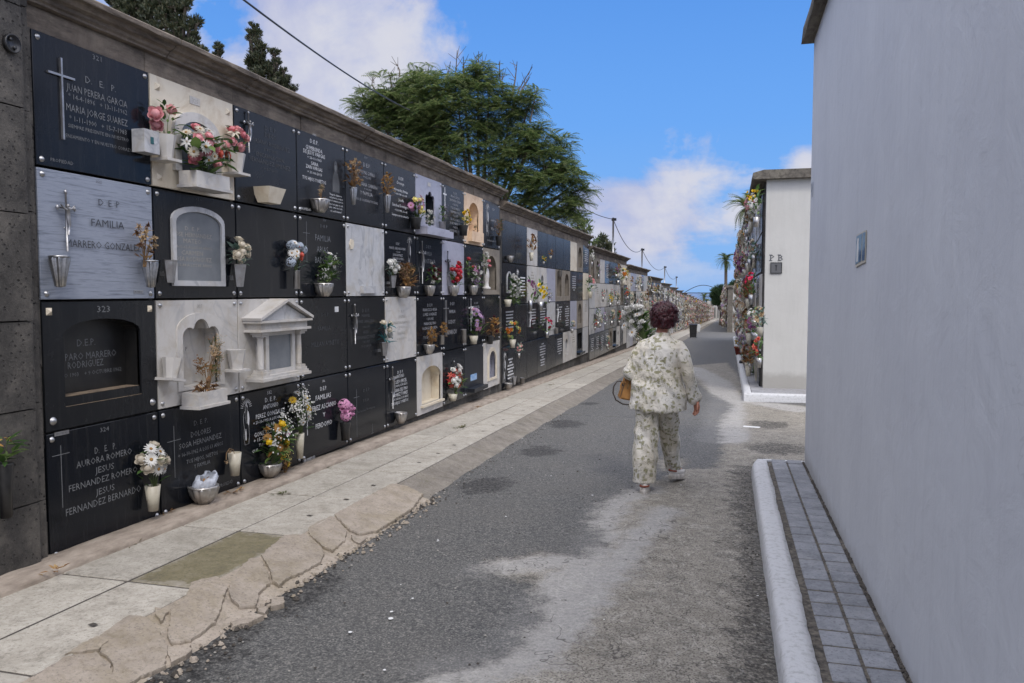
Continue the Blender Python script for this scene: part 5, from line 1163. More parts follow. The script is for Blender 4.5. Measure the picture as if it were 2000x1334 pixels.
for px, py in [(1020,858),(1076,932),(1000,916),(1480,1168),(1157,970),(855,1058),(1330,950),(1100,905),(988,1012),(1500,1010),(1180,1215)]:
    p = ongr(px, py); s = Rd.uniform(.007,.014); n_ = 6; Fl.add([(p.x,p.y,p.z+.016)]+[(p.x+s*Rd.uniform(.5,1.1)*math.cos(a*6.28/n_), p.y+s*Rd.uniform(.6,1.2)*math.sin(a*6.28/n_), p.z+.014) for a in range(n_)], [(0,a+1,(a+1)%n_+1) for a in range(n_)])
tag(Fl.build('petals', M['paper']), 'white fallen petals and bits of paper lying on the road', 'fallen petals', kind='stuff')
p = ongr(1468,836); q = MB(); q.box(-.11,.11,-.05,.05,0,.012); tag(q.build('paper_strip', M['paper'], None, (p.x,p.y,p.z+.006), -.2), 'flat strip of white paper lying by the gap between the white buildings', 'paper strip')
# weeds on the pavement and leaf litter on the ledge
def weeds(px, py, n, w, label, dry=False, dz=.1):
    p = ongr(px, py, dz); mb = MB(); Rw = random.Random(px)
    for i in range(n):
        a = Rw.uniform(0,6.28); r = abs(Rw.gauss(0, w)); leafy(mb, (r*math.cos(a)*.5, r*math.sin(a)*1.6, 0), (math.cos(a), math.sin(a), Rw.uniform(.05,.7)), Rw.uniform(.018,.045), 0)
    tag(mb.build('weed', M['dryleaf' if dry else 'weed'], None, (p.x,p.y,p.z+.002)), label, 'weed' if not dry else 'dead leaves')
for a in [(677,893,40,.05,'low green weed growing on the pavement under the hydrangea'),(900,835,44,.06,'flat weed tuft on the pavement tiles, level with the dark oil stains'),(635,913,20,.04,'small weed tuft at the ledge edge'),(553,965,16,.03,'tiny weed in the tile joint near the silvered bowl'),(1128,712,30,.1,'weeds at the wall foot in the second section'),(1068,740,24,.08,'weeds at the wall foot left of the long weed patch'),
          (1075,752,20,.06,'small weed in the joint of the second section'),(262,1063,10,.025,'tiny weed in the joint before slab 324')]: weeds(*a)
weeds(318,1003,12,.03,'crumpled dead leaf on the ledge below the white daisies',True,.15); weeds(455,962,20,.05,'dead leaves on the ledge right of the plastic bag',True,.15); weeds(935,795,18,.05,'small reddish dead leaf tuft on the ledge',True,.15); weeds(110,1113,14,.03,'dead leaves caught at the foot of the stone pier',True,.15)
# little drain slots in the outer tiles
mb = MB()
for i in range(60):
    y = TJ[2]+.5+i*.525
    if i%4 == 3: continue
    x = -2.95+Rd.uniform(-.02,.02); g = gz(y)+.1
    if y < 4.8 and y > 3.6: continue
    mb.add([(x-.02,y-.012,g+.007),(x+.022,y-.02,g+.007),(x+.03,y+.006,g+.007),(x-.01,y+.014,g+.007)], [(0,1,2,3)])
tag(mb.build('tile_notches', M['grit']), 'short dark slots worn in the outer row of pavement tiles', 'tile slots', kind='stuff')
# ------------------------------------------------------------------ right hand side
t = thing('plastered_building', 'tall pale blue grey plastered side wall filling the right of the picture', 'building')
mb = MB(); mb.box(.75,5.6,-4,8.3,-.4,4.06); mb.build('wall', M['plaster'], t)
mb = MB(); vs = []; Rr = random.Random(3)
wall_extrude([(5.7,4.061),(5.7,4.2),(.66,4.22),(.64,4.1),(.645,4.061)], -4.1, 8.4, 'roof_cap', M['cap'], t, .006, .3)
s = MB(); put_text(s, 'P', -.055, 0, .07, .15, 0); put_text(s, 'I', .05, 0, .03, .15, 0); tag(s.build('stencil_letters', M['blackplastic'], None, (.7475,8.13,2.62), -PI/2), 'black stencilled letters P I high at the corner of the tall grey wall', 'lettering')
t = thing('notice', 'small peeling blue and cream paper picture stuck on the tall grey wall', 'poster', (.747,5.09,1.9), -PI/2)
q = MB(); q.plate([(-.18,-.10),(.17,-.082),(.178,.10),(-.165,.095)], [], -.004, 0); q.build('sheet', M['creamplastic'], t)
pm = simple('peeled_blue_print', hexc(44,74,106), .5, 0, hexc(120,146,166), 9, lo=.4, hi=.5); q = MB(); q.plate([(-.17,-.085),(.03,-.07),(.05,.09),(-.155,.085)], [], -.006, -.0042); q.plate([(.06,-.07),(.16,-.07),(.17,.09),(.075,.09)], [], -.0055, -.0042); q.build('print', pm, t)
q = MB(); q.plate([(-.12,-.07),(-.07,-.07),(-.05,.0),(-.06,.04),(-.05,.07),(-.1,.07),(-.12,.03)], [], -.008, -.0062); q.build('peeled_figure', M['paper'], t)
# kerb and pavers beside it
mb = MB(); vs = []; ys = list(np.arange(-1, 8.36, .06)); k = 8
for i, y in enumerate(ys):
    g = gz(y); e = max(0, (y-8.0)/.36); ins = .06*e*e; w_ = noise.noise(Vector((7,y*3,0)))*.008; w2 = noise.noise(Vector((1,y*9,0)))*.006; w3 = noise.noise(Vector((2,y*1.2,0)))*.018
    vs += [(.238+ins+w_,y,g-.05),(.242+ins+w2,y,g+.06),(.25+ins+w_,y,g+.115),(.262+ins,y,g+.132+w2*.4),(.285+ins*.5,y,g+.139),(.35,y,g+.137),(.392+w3+w2,y,g+.128),(.396+w3+w2,y,g+.05)]
mb.add(vs, [(i*k+j, i*k+j+1, (i+1)*k+j+1, (i+1)*k+j) for i in range(len(ys)-1) for j in range(k-1)]+[tuple(range((len(ys)-1)*k, len(ys)*k))], 0, True)
g = gz(8.36); mb.box(.36,.76,8.33,8.385,g-.05,g+.125)
tag(mb.build('kerb', M['kerbpaint']), kind='structure')
M['bed'] = simple('sandy_bedding', hexc(46,43,40), .95, 0, hexc(108,101,90), 30, .9, 60, kind='World')
mb = MB(); ys = list(np.arange(-1, 8.34, .08)); vs = []
for y in ys: g = gz(y); vs += [(.37,y,g+.119+.002*noise.noise(Vector((y*6,0,0)))),(.43,y,g+.1195+.003*noise.noise(Vector((y*5,2,0)))),(.73,y,g+.1195),(.752,y,g+.125+.012*noise.noise(Vector((y*8,4,0))))]
mb.add(vs, [(i*4+j,i*4+j+1,(i+1)*4+j+1,(i+1)*4+j) for i in range(len(ys)-1) for j in range(3)], 0, True); tag(mb.build('pavement_bed', M['bed']), kind='structure')
M['paver'] = slabmat('blue_grey_pavers', hexc(104,106,110), hexc(126,128,132), hexc(146,147,150), hexc(172,172,172), .8)
mb = MB(); y = 1.0; Rr = random.Random(12)
while y < 8.28:
    L_ = .185
    for a, b in ((.437,.574),(.590,.728)):
        z = gz(y)+.124+Rr.uniform(-.0015,.002); c = .005; y0, y1 = y+.013, y+L_-.013; tl = Rr.uniform(-.0015,.0015)
        mb.add([(a,y0,z-.02),(b,y0,z-.02),(b,y1,z-.02),(a,y1,z-.02),(a,y0,z-c),(b,y0,z-c),(b,y1,z-c+tl),(a,y1,z-c+tl),(a+c,y0+c,z),(b-c,y0+c,z),(b-c,y1-c,z+tl),(a+c,y1-c,z+tl)],
               [(q,(q+1)%4,(q+1)%4+4,q+4) for q in range(4)]+[(q+4,(q+1)%4+4,(q+1)%4+8,q+8) for q in range(4)]+[(8,9,10,11)])
    y += L_
tag(mb.build('pavers', M['paver']), kind='structure')
mb = MB(); 
for y in np.arange(2.9, 8.3, .018):
    if noise.noise(Vector((y*2.3,3,1))) > -.15:
        s = Rr.uniform(.004,.012); x = .738+Rr.uniform(-.008,.008); z = gz(y)+.128; mb.add([(x-s,y-s,z),(x+s,y-s*.7,z),(x+s*.6,y+s,z),(x-s,y+s*.6,z),(x,y,z+s)], [(0,1,4),(1,2,4),(2,3,4),(3,0,4)])
tag(mb.build('crumbs', M['grit']), 'line of crumbled dirt between pavers and the grey wall', 'dirt', kind='stuff')
# ---- the white building with the letters P B
t = thing('plastered_building', 'white plastered end of the niche block marked P B with a lichened cap', 'building')
mb = MB(); mb.box(.66,7.5,16.05,16.35,-.6,3.78); mb.box(1.0,7.5,16.36,50,-2.0,3.78); mb.build('wall', M['plaster_white'], t)
wall_extrude([(7.6,3.781),(7.6,3.93),(.6,3.95),(.40,3.9),(.39,3.80),(.42,3.781)], 15.9, 50.2, 'roof_cap', M['cap'], t, .005, .5)
mb = MB(); CW = .93; RP = .78
for r in range(6): mb.box(.62,1.0,16.36,49.9,-.42+r*RP*.88 if False else -.3+r*RP-.03,-.3+r*RP)
for c in range(37): mb.box(.625,1.0,16.36+c*CW-.02,16.36+c*CW+.02,-1.4,3.77)
mb.build('niche_frame', M['stone'], t)
s = MB(); put_text(s, 'P', -.08, 0, .075, .12, 0); put_text(s, 'B', .075, 0, .085, .12, 0)
for a in (-.08,.075):
    for zz in (-.052,.052): s.box(a-.055,a-.0,-.0005,.0005,zz-.008,zz+.008)
tag(s.build('stencil_letters', simple('grey_stencil_paint', hexc(70,72,76), .7), None, (.865,16.046,2.30), 0), 'grey stencilled letters P B on the white building end', 'lettering')
t = thing('wall_tile', 'small square dark tile with an upright mark below the letters P B', 'sign', (.86,16.047,2.105))
q = MB(); q.cbox(-.105,.105,-.018,0,-.105,.105,.004); q.build('panel', simple('dull_grey_plate', hexc(88,88,88), .5), t)
q = MB(); q.plate(rect(-.106,.106,-.106,.106),[rect(-.092,.092,-.092,.092)],-.021,-.0181); q.box(-.008,.008,-.022,-.018,-.05,.06); q.box(-.022,.022,-.0215,-.018,.035,.047); q.lathe([(.022,0),(.022,.003),(.014,.003)],10,(0,0,0)); q.build('raised_mark', M['blackplastic'], t)
# platform and kerb round it
mb = MB(); ys = list(np.arange(14.9, 52, .25)); vs = []; k = 6
for y in ys:
    g = gz(y); w_ = noise.noise(Vector((4,y*2,0)))*.012; vs += [(.285+w_,y,g-.1),(.29+w_,y,g+.12),(.31+w_,y,g+.15),(.41+w_,y,g+.155),(.425+w_,y,g+.14),(.425+w_,y,g-.1)]
mb.add(vs, [(i*k+j, i*k+j+1, (i+1)*k+j+1, (i+1)*k+j) for i in range(len(ys)-1) for j in range(k-1)]+[tuple(range(k))[::-1]], 0, True)
g = gz(14.9); vs = []
xs = list(np.arange(.29, 7.6, .2))
for x in xs: w_ = noise.noise(Vector((x*2,4,0)))*.01; vs += [(x,14.86+w_,g-.1),(x,14.87+w_,g+.11),(x,14.89+w_,g+.14),(x,15.0+w_,g+.145),(x,15.02+w_,g+.13)]
mb.add(vs, [(i*5+j, (i+1)*5+j, (i+1)*5+j+1, i*5+j+1) for i in range(len(xs)-1) for j in range(4)], 0, True)
tag(mb.build('kerb', M['kerbpaint']), kind='structure')
mb = MB(); ys = list(np.arange(15.0, 50, .9)); Rr = random.Random(2)
for y in ys: z = gz(y)+.13+Rr.uniform(-.003,.003); mb.box(.43,.655 if y > 15.9 else 7.5,y+.004,y+.896,z-.2,z)
tag(mb.build('platform', slabmat('grey_platform_tiles', hexc(120,120,122), hexc(140,140,142), hexc(160,160,160), hexc(110,100,88))), kind='structure')
# slabs and flowers of the right block (facing the road)
rp = {}
rs = MB(); RM = ['black2','black','grey','white','dark','lilac']; 
for c in range(36):
    for r in range(5):
        Yc = 16.36+(c+.5)*CW; zz = -.3+r*RP+.004
        if zz+.7 > 3.76: continue
        ch = Rg.choice('DTDTDXWLDTG')
        if c < 8:
            if ch not in rp: s = proto(ch, .9, .735, 'slabs of the right hand block', 1, .6, -PI/2); rp[ch] = s.t; o = s.t
            else: o = copy_tree(rp[ch])
            o.location = (.63, Yc, zz); o['group'] = 'slabs of the right hand block'; o['label'] = DESC[ch][0]+f', {["bottom","second","third","fourth","top"][r]} row of the right hand block facing the road'
        else: rs.box(.6,.63,Yc-.45,Yc+.45,zz,zz+.735,RM.index(DESC[ch][1]) if DESC[ch][1] in RM else 0)
tag(rs.build('distant_slabs', [M[q] for q in RM]), 'distant slabs of the right hand block behind hanging flowers', 'memorial slabs', kind='stuff')
pts = []; used_r = 0
for c in range(36):
    for r in range(5):
        Yb = 16.36+(c+.5)*CW; zz = -.3+r*RP
        if zz < gz(Yb)+.1: zz = gz(Yb)+.2
        if zz > 3.0: zz = 2.9
        for sd in (-.25,.25):
            if Rb.random() > (.5 if c < 10 else .65): continue
            p = Vector((.6-Rb.uniform(.1,.2), Yb+sd, zz+Rb.uniform(.15,.4)))
            if c < 10 and (c > 0 or r < 4):
                i = Rb.choices(range(12), [.7,3,1.2,6,3,2,.6,6,4,5,.6,3])[0]; w = Rb.uniform(.26,.42)
                fb(i, p, w, w*1.15, f'{MIXN[i]} flowers hanging in the {["bottom","second","third","fourth","top"][r]} row of the right hand block', f'{MIXN[i]} flowers on the right hand block, row {r}', -PI/2); used_r += 1
            else: pts.append((p, -PI/2))
for c in range(80):
    for r in range(5):
        Yb = 70.5+c*1.0; pts.append((Vector((-.25-Rb.uniform(0,.35), Yb, gz(Yb)+.4+r*.7+Rb.uniform(0,.4))), -PI/2))
mass_of_flowers('distant_flowers', 'dense mass of faded flowers along the far part of the right hand blocks', pts, (.34,.52))
def rpt(px, py, X): p = onx(px, py, X); return p
for i, px, py, X, w, h, lab in [(0,1476,398,.45,.5,.3,'yellow flowers near the top of the right hand block'),(2,1466,412,.42,.4,.34,'orange pink flowers near the top of the right hand block'),(5,1477,425,.45,.34,.4,'creamy white flowers under the yellow ones at right'),(5,1473,625,.42,.34,.2,'white rose bunch low on the right hand block'),
  (9,1474,650,.42,.36,.28,'purple magenta bunch low on the right hand block'),(4,1485,640,.45,.3,.3,'straw coloured bunch beside the purple one'),(10,1446,655,.40,.34,.4,'orange lily bunch above the red pot'),(2,1482,700,.46,.3,.34,'red and white lilies leaning by the white building corner')]:
    p = rpt(px, py, X); fb(i, p, w, h, lab, None, -PI/2)
t = thing('flower_pot', 'terracotta red plant pot on the platform of the right hand block', 'plant pot', tuple(ongr(1443,693,.14))); q = MB(); q.lathe([(.1,0),(.15,.24),(.17,.24),(.17,.29),(.14,.29),(.13,.2)], 16); q.build('body', simple('red_terracotta', hexc(132,50,38), .7), t)
p = t.location; fb(0, (p.x,p.y,p.z+.3), .42, .3, 'yellow green plant growing in the red pot', None, -PI/2)
p = ongr(1482,745,.14); t = thing('flower_pot', 'tall white pot at the foot of the white building corner', 'plant pot', tuple(p)); q = MB(); q.frust(0,0,0,.42,.075,.075,.11,.11); q.build('body', M['creamplastic'], t); fb(7, (p.x-.05,p.y,p.z+.45), .4, .45, 'brown dried bunch drooping from the tall white pot', None, -PI/2)
p = ongr(1448,709,.16); t = thing('stone_block', 'flat dark stone block resting on the right hand kerb', 'stone block', tuple(p)); q = MB(); q.cbox(-.06,.24,-.09,.09,0,.06,.01); q.build('block', M['dark'], t)
p = ongr(1474,733,.14); t = thing('potted_palm', 'small drooping green plant low by the white pot', 'plant', tuple(p)); q = MB()
for i in range(40): a = random.uniform(0,6.28); leafy(q, (0,0,random.uniform(0,.2)), (math.cos(a),math.sin(a),random.uniform(-.2,1)), random.uniform(.1,.2), 0)
q.build('leaves', M['leaf'], t)
# next block beyond the gap
t = thing('plastered_building', 'distant second block on the right with a grey end pier and pale cap', 'building')
gg = gz(70); mb = MB(); mb.box(-.10,.33,70,72,gg-.6,2.02); mb.build('end_pier', M['cap'], t); mb = MB(); mb.box(.332,6,70.1,150,gg-3,2.0); mb.box(.0,.33,72.02,150,gg-3,1.7); mb.build('wall', M['plaster_white'], t); mb = MB(); mb.box(-.2,6,69.85,150,2.021,2.2); mb.build('roof_cap', M['cap'], t)
mb = MB(); mb.box(-.45,-.3,70,150,gg-3,gg-.0); 
# far end of the street
t = thing('white_building', 'far white building with dark upright openings closing the street', 'building')
mb = MB(); mb.box(-7,4,205,212,-8,-1.4); mb.build('wall', M['plaster_white'], t); mb = MB(); mb.box(-5.2,-3.8,204.6,206,-1.39,-.6); mb.build('roof_dome', M['plaster_white'], t)
for i in range(5): q = MB(); q.box(-3.4+i*.75,-3.2+i*.75,204.93,204.99,-4.8,-2.2); q.build('opening', M['dark'], t)
def bin_(px, py, hpx, label, bag=False):
    p = ongr(px, py); h = hpx*depth(p)/FPX; t = thing('rubbish_bin', label, 'rubbish bin', tuple(p)); s = h/.9
    q = MB(); q.frust(0,0,0.05*s,.84*s,.2*s,.2*s,.25*s,.25*s); q.build('body', M['blackplastic'], t); q = MB(); q.frust(0,0,.841*s,.9*s,.27*s,.27*s,.265*s,.265*s); q.build('rim', M['blackplastic'], t)
    for a in (-.18,.18): q = MB(); q.lathe([(.05*s,-.02),(.05*s,.02)],10,(0,0,0)); o = q.build('wheel', M['blackplastic'], t, (a*s,.2*s,.05*s)); o.rotation_euler = (0,PI/2,0)
    if bag: q = MB(); q.plate([(.02,.0),(.22,-.03),(.26,.3),(.2,.46),(.03,.44)],[],-.12,.03); o = q.build('liner_bag', M['paper'], t, (.2*s,-.05,.45*s))
bin_(1354,660,27,'black rubbish bin with a white bag hanging from its rim, nearest of three bins',True)
bin_(1379,628,10,'black rubbish bin further down, by the left pavement'); bin_(1397,623,7,'smallest and farthest black rubbish bin near the white building')
for px, Yd, rr in ():
    pass
# steel arch over the street
t = thing('steel_arch', 'thin steel arch with a straight tie bar spanning the far end of the street', 'arch')
a = ony(1336,572,140); b = ony(1412,572,140); c = ony(1374,557,140)
q = MB(); q.tube([Vector((a.x+(b.x-a.x)*i/16, 140, a.z+(c.z-a.z)*1.0*math.sin(PI*i/16))) for i in range(17)], .06, 6); q.build('arch', M['dark'], t)
q = MB(); q.tube([a, b], .07, 6); q.build('tie_bar', M['dark'], t)
for e in (a, b): q = MB(); q.tube([e, Vector((e.x,140,gz(140)-.2))], .09, 6); q.build('post', M['dark'], t)
# poles and cables along the wall top
PL = [(30.5,4.45,ZT[2]),(41.2,3.88,ZT[4]-.0),(56.4,3.44,ZT[6]),(69.0,2.98,ZT[7])]; tops = []
PL = [(30.5,4.47,2.9),(41.0,3.86,2.35),(55.9,3.42,2.1),(68.5,2.95,1.75)]
for i, (Y, zt, zb) in enumerate(PL):
    t = thing('cable_pole', ['slim metal cable pole rising from the third wall section, tallest of four','second slim cable pole along the wall top','third slim cable pole along the wall top','farthest slim cable pole along the wall top'][i], 'pole', (-4.3,Y,zb), 0, 'cable poles on the wall')
    q = MB(); q.tube([(0,0,-.1),(0,0,zt-zb)], .035, 8); q.build('pole', M['alu'], t); q = MB(); q.box(-.06,.12,-.03,.03,zt-zb-.12,zt-zb-.02); q.build('bracket', M['dark'], t); tops.append(Vector((-4.3,Y,zt-.06)))
def cable(a, b, sag, r, label): 
    q = MB(); q.tube([a.lerp(b, i/20)+Vector((0,0,-sag*4*(i/20)*(1-i/20))) for i in range(21)], r, 5); tag(q.build('cable', M['blackplastic']), label, 'cable')
for i, lb in zip(range(3), ['thin cable sagging between the first and second pole','thin cable sagging between the second and third pole','thin cable sagging between the third and farthest pole']): cable(tops[i], tops[i+1], [.55,.55,.45][i], .014, lb)
pA = ony(440,-28,9); pB = ony(800,215,21); cable(pA, pB, .12, .016, 'black overhead cable crossing the sky from the top edge into the big tree')
cable(ony(1095,372,27.5), tops[0], .18, .013, 'thin cable running from the big tree to the first pole')
# ------------------------------------------------------------------ trees
def frond(n=11, L_=.46, lw=.12, droop=.45):
    v = []; f = []
    for i in range(n):
        t_ = (i+1)/n; y = L_*t_; z = -droop*L_*t_*t_; ll = lw*math.sin(PI*min(1,.15+t_*.8))+.02
        for s in (-1, 1):
            b = len(v); v += [(0,y-.012,z),(s*ll*.5,y+.012+ll*.2,z-.004),(s*ll,y+ll*.35,z-.02),(s*ll*.5,y-.014+ll*.18,z-.004)]; f.append((b,b+1,b+2,b+3))
    b = len(v); v += [(-.004,0,0),(.004,0,0),(.002,L_,-droop*L_),(-.002,L_,-droop*L_)]; f.append((b,b+1,b+2,b+3)); return v, f
def tuft(n=9, L_=.12, wd_=.014):
    R = random.Random(1); v = []; f = []
    for i in range(n):
        a = R.uniform(0,6.28); t_ = R.uniform(.0,1.3); d = Vector((math.cos(a)*t_, 1, math.sin(a)*t_)).normalized(); u = d.orthogonal().normalized()*wd_; b = len(v); s = Vector((0,R.uniform(0,.05),0)); l = L_*R.uniform(.6,1)
        v += [tuple(s-u), tuple(s+d*l*.6-u*1.4), tuple(s+d*l), tuple(s+d*l*.6+u*1.4)]; f.append((b,b+1,b+2,b+3))
    return v, f
def crown(name, label, cat, blobs, Y, tmpl, dens, matn, trunk, trunk_r=.2, group=None, mode='out', scale=(.8,1.25), twigs=(), inner=.15, depthk=.8, base=None, plane='Y'):
    """blobs: (pixel x, pixel y, radius px) standing on the plane at distance Y"""
    R = random.Random(int(Y*10)+len(blobs)); ms = []; cs = []
    f_ = (lambda x, y: ony(x, y, Y)) if plane == 'Y' else (lambda x, y: onx(x, y, Y))
    for bx, by, br in blobs:
        c = f_(bx, by); r = br*depth(c)/FPX; c = c+Vector((0, R.uniform(-.5,.5)*r, 0)); cs.append((c, r))
        n = int(dens*r*r+6)
        if mode == 'rosette':
            for _ in range(n//7):
                d = Vector((R.gauss(0,1), R.gauss(0,1), R.gauss(0,1))).normalized(); k = R.random()**.4*(1+.16*R.gauss(0,1)); p = c+Vector((d.x*r*k, d.y*r*k*depthk, d.z*r*k)); s = R.uniform(*scale); a0 = R.uniform(0,6.28); tx, ty = d.x*.6+R.gauss(0,.15), d.y*.6+R.gauss(0,.15)
                for q_ in range(7):
                    a_ = a0+q_*.9+R.uniform(-.2,.2); ms.append(mat4(p, (math.cos(a_)+tx, math.sin(a_)+ty, .18+R.gauss(0,.38)), (R.gauss(0,.3),R.gauss(0,.3),1), s*R.uniform(.8,1.15)))
            continue
        for _ in range(n):
            d = Vector((R.gauss(0,1), R.gauss(0,1), R.gauss(0,1))).normalized(); k = (inner+(1-inner)*R.random()**.45)*(1+.2*R.gauss(0,1)); p = c+Vector((d.x*r*k, d.y*r*k*depthk, d.z*r*k))
            if mode == 'out': dd = (d+Vector((R.gauss(0,.4), R.gauss(0,.4), .25+R.gauss(0,.35))))
            else: dd = Vector((d.x*.45+R.gauss(0,.25), d.y*.45+R.gauss(0,.25), 1.0))
            s = R.uniform(*scale); ms.append(mat4(p, dd, (R.gauss(0,.3),R.gauss(0,.3),1) if mode == 'out' else (R.gauss(0,1),R.gauss(0,1),.2), s))
    t = thing(name, label, cat, (trunk.x, trunk.y, trunk.z), 0, group); o = Vector(trunk)
    V, F_ = scatter(tmpl[0], tmpl[1], np.array(ms)); V = V-np.array(o); link('crown', np_mesh('crown', V, F_, M[matn]), t)
    q = MB(); top = max(cs, key=lambda a: a[0].z)[0]-o; mid = sum((c for c, _ in cs), Vector())/len(cs)-o; mid.z *= .55
    q.tube([(0,0,-.5), mid*.5+Vector((.1,.05,0)), mid], [trunk_r, trunk_r*.8, trunk_r*.6], 8, 0)
    for c, r in cs: e = c-o; h_ = mid.lerp(e, .5)+Vector((0,0,-.12*(e-mid).length)); q.tube([mid*R.uniform(.75,1), h_, e], [trunk_r*.42, trunk_r*.25, .02], 6, 0)
    for c, r in cs:
        for _ in range(5): d = Vector((R.gauss(0,1),R.gauss(0,1),R.gauss(.3,1))).normalized(); q.tube([c-o, c-o+d*r*.95], [.02,.006], 4, 0)
    for (x0, y0, x1, y1) in twigs:
        a, b = f_(x0,y0)-o, f_(x1,y1)-o; m_ = a.lerp(b,.5)+Vector((R.uniform(-.1,.1),0,0)); q.tube([a, m_, b], [.034,.022,.010], 4, 0)
        for _ in range(4): k = R.uniform(.35,.9); s_ = a.lerp(b,k); q.tube([s_, s_+Vector((R.uniform(-.3,.3),R.uniform(-.2,.2),R.uniform(.1,.45)))], [.014,.006], 3, 0)
    q.build('trunk', M['bark'], t); return t
big = [(725,205,30),(760,190,34),(800,168,34),(835,150,26),(795,215,45),(850,205,55),(905,150,26),(935,140,24),(900,200,50),(960,165,30),(950,215,50),(1000,205,34),(1035,195,26),(860,262,48),(920,275,55),(985,270,50),(1040,285,42),(1080,300,38),(1105,335,34),(1118,375,30),(1070,350,44),(1010,330,50),(960,340,40),(1120,410,22),(1090,410,35),(1040,395,40),(1130,350,16),(1045,262,22),(740,235,34),(780,255,40),(825,285,40),(870,310,40),(765,205,40),(815,230,44)]
crown('feathery_tree', 'big feathery leaved green tree rising behind the niche wall', 'tree', big, 26, frond(), 560, 'frond', Vector((-8.6,26.5,-.7)), .26, scale=(.7,1.3), mode='rosette',
      twigs=[(715,205,700,165),(735,180,728,150),(765,170,758,140),(780,150,775,125),(890,190,893,98),(900,170,905,110),(925,160,935,100),(940,150,945,118),(985,190,975,120),(1000,190,1010,120),(1015,190,1035,150),(1000,215,1040,130),(850,230,880,120),(865,260,915,130),(1035,240,1050,170)])
crown('conifer', 'dark conifer top behind the third wall section', 'tree', [(1176,470,9),(1180,482,12),(1166,484,8),(1190,488,8),(1195,496,6)], 36, tuft(12,.3), 260, 'cypress', Vector((-6.0,36,-1)), .12, mode='up')
crown('small_tree', 'low green shrub top just left of the conifer', 'tree', [(1140,448,14),(1128,440,9),(1152,462,11)], 31, tuft(12,.3), 260, 'frond', Vector((-6.2,31,-1)), .1)
cyp = tuft(18,.085,.0055)
crown('cypress', 'dark cypress crown at the top left above the cornice', 'tree', [(235,-15,26),(262,-8,26),(290,0,26),(318,12,22),(300,30,16),(330,-12,24),(345,20,18),(352,45,12),(372,58,13),(383,48,9),(350,-5,18),(365,15,10),(325,40,18),(378,75,10),(345,62,12),(270,20,20),(240,22,16),(258,38,16),(285,50,18),(310,60,16),(335,75,14),(358,88,12),(378,98,12),(392,104,8),(225,5,14)], 8.6, cyp, 4200, 'cypress', Vector((-6.2,8.6,0)), .1, mode='up', scale=(.6,1.1))
crown('cypress', 'slender sparse cypress sprigs standing alone above the cornice', 'tree', [(497,55,7),(500,70,9),(490,70,7),(505,88,10),(515,100,10),(498,105,12),(510,120,14),(525,135,12),(537,108,8),(540,125,9),(530,148,12),(547,150,6),(560,158,6),(495,130,14),(515,150,16),(555,140,5),(487,78,5),(558,163,8),(545,170,9),(572,176,7),(530,165,10),(505,140,12),(490,125,10),(560,175,8)], 11, cyp, 4500, 'cypress', Vector((-6.6,11,0)), .05, mode='up', scale=(.6,1.05))
crown('cypress', 'tiny cypress tip just showing over the cornice', 'tree', [(426,92,6),(428,100,7),(424,108,8)], 10, cyp, 4500, 'cypress', Vector((-6.4,10,0)), .05, mode='up', scale=(.5,.9))
crown('round_tree', 'dense rounded dark green tree at the far right end of the street', 'tree', [(1400,572,9),(1408,580,11),(1400,590,9),(1412,568,8),(1395,580,7),(1412,592,10),(1424,588,8)], 112, tuft(14,.5), 420, 'bushgreen', Vector((-1.2,112,-3)), .2, mode='up', scale=(.8,1.5))
crown('round_tree', 'lighter green tree touching the dark rounded one', 'tree', [(1428,568,9),(1436,560,9),(1443,556,7),(1432,578,9)], 105, tuft(14,.5), 420, 'bushgreen', Vector((.5,105,-3)), .2, mode='up', scale=(.8,1.5))
def palm(label, px, py, Y, r, n, trunk_r=.22, zb=None, skirt=True):
    c = ony(px, py, Y); zb = gz(Y) if zb is None else zb; t = thing('palm_tree', label, 'palm tree', (c.x, Y, zb)); R = random.Random(px)
    q = MB(); q.tube([(0,0,-.3),(.05,0,(c.z-zb)*.5),(0,0,c.z-zb)], [trunk_r*1.2,trunk_r,trunk_r*.9], 10); q.build('trunk', M['bark'], t)
    v, f = [], []
    N = 16                                     # one frond, pinnate, length 1, bending down
    for i in range(N):
        u = (i+1)/N; y = u*(1-.18*u*u); z = .25*u-.75*u*u
        for s in (-1,1): ll = .22*math.sin(PI*min(1,.2+u*.75))+.03; b = len(v); v += [(0,y-.02,z),(s*ll,y+.12,z-.05),(0,y+.02,z)]; f.append((b,b+1,b+2))
    ms = []
    for i in range(n):
        a = R.uniform(0,6.28); e = R.uniform(-.9 if skirt else -.2,1.3); d = (math.cos(a)*math.cos(e), math.sin(a)*math.cos(e), math.sin(e)); ms.append(mat4((0,0,c.z-zb), d, (0,0,1), r*R.uniform(.8,1.1)))
    V, F_ = scatter(v, f, np.array(ms)); link('crown', np_mesh('crown', V, F_, M['palm']), t)
palm('tall thin palm standing against the sky above the distant trees', 1418, 508, 100, 1.35, 60, .2)
palm('palm crown leaning out behind the flowers of the right hand block', 1459, 405, 88, 2.4, 46, .25)
palm('low palm crown at the far left end of the street', 1375, 580, 215, 1.8, 40, .25, zb=-6)
palm('second low palm crown beyond the end of the left wall', 1381, 589, 225, 1.8, 40, .25, zb=-6)
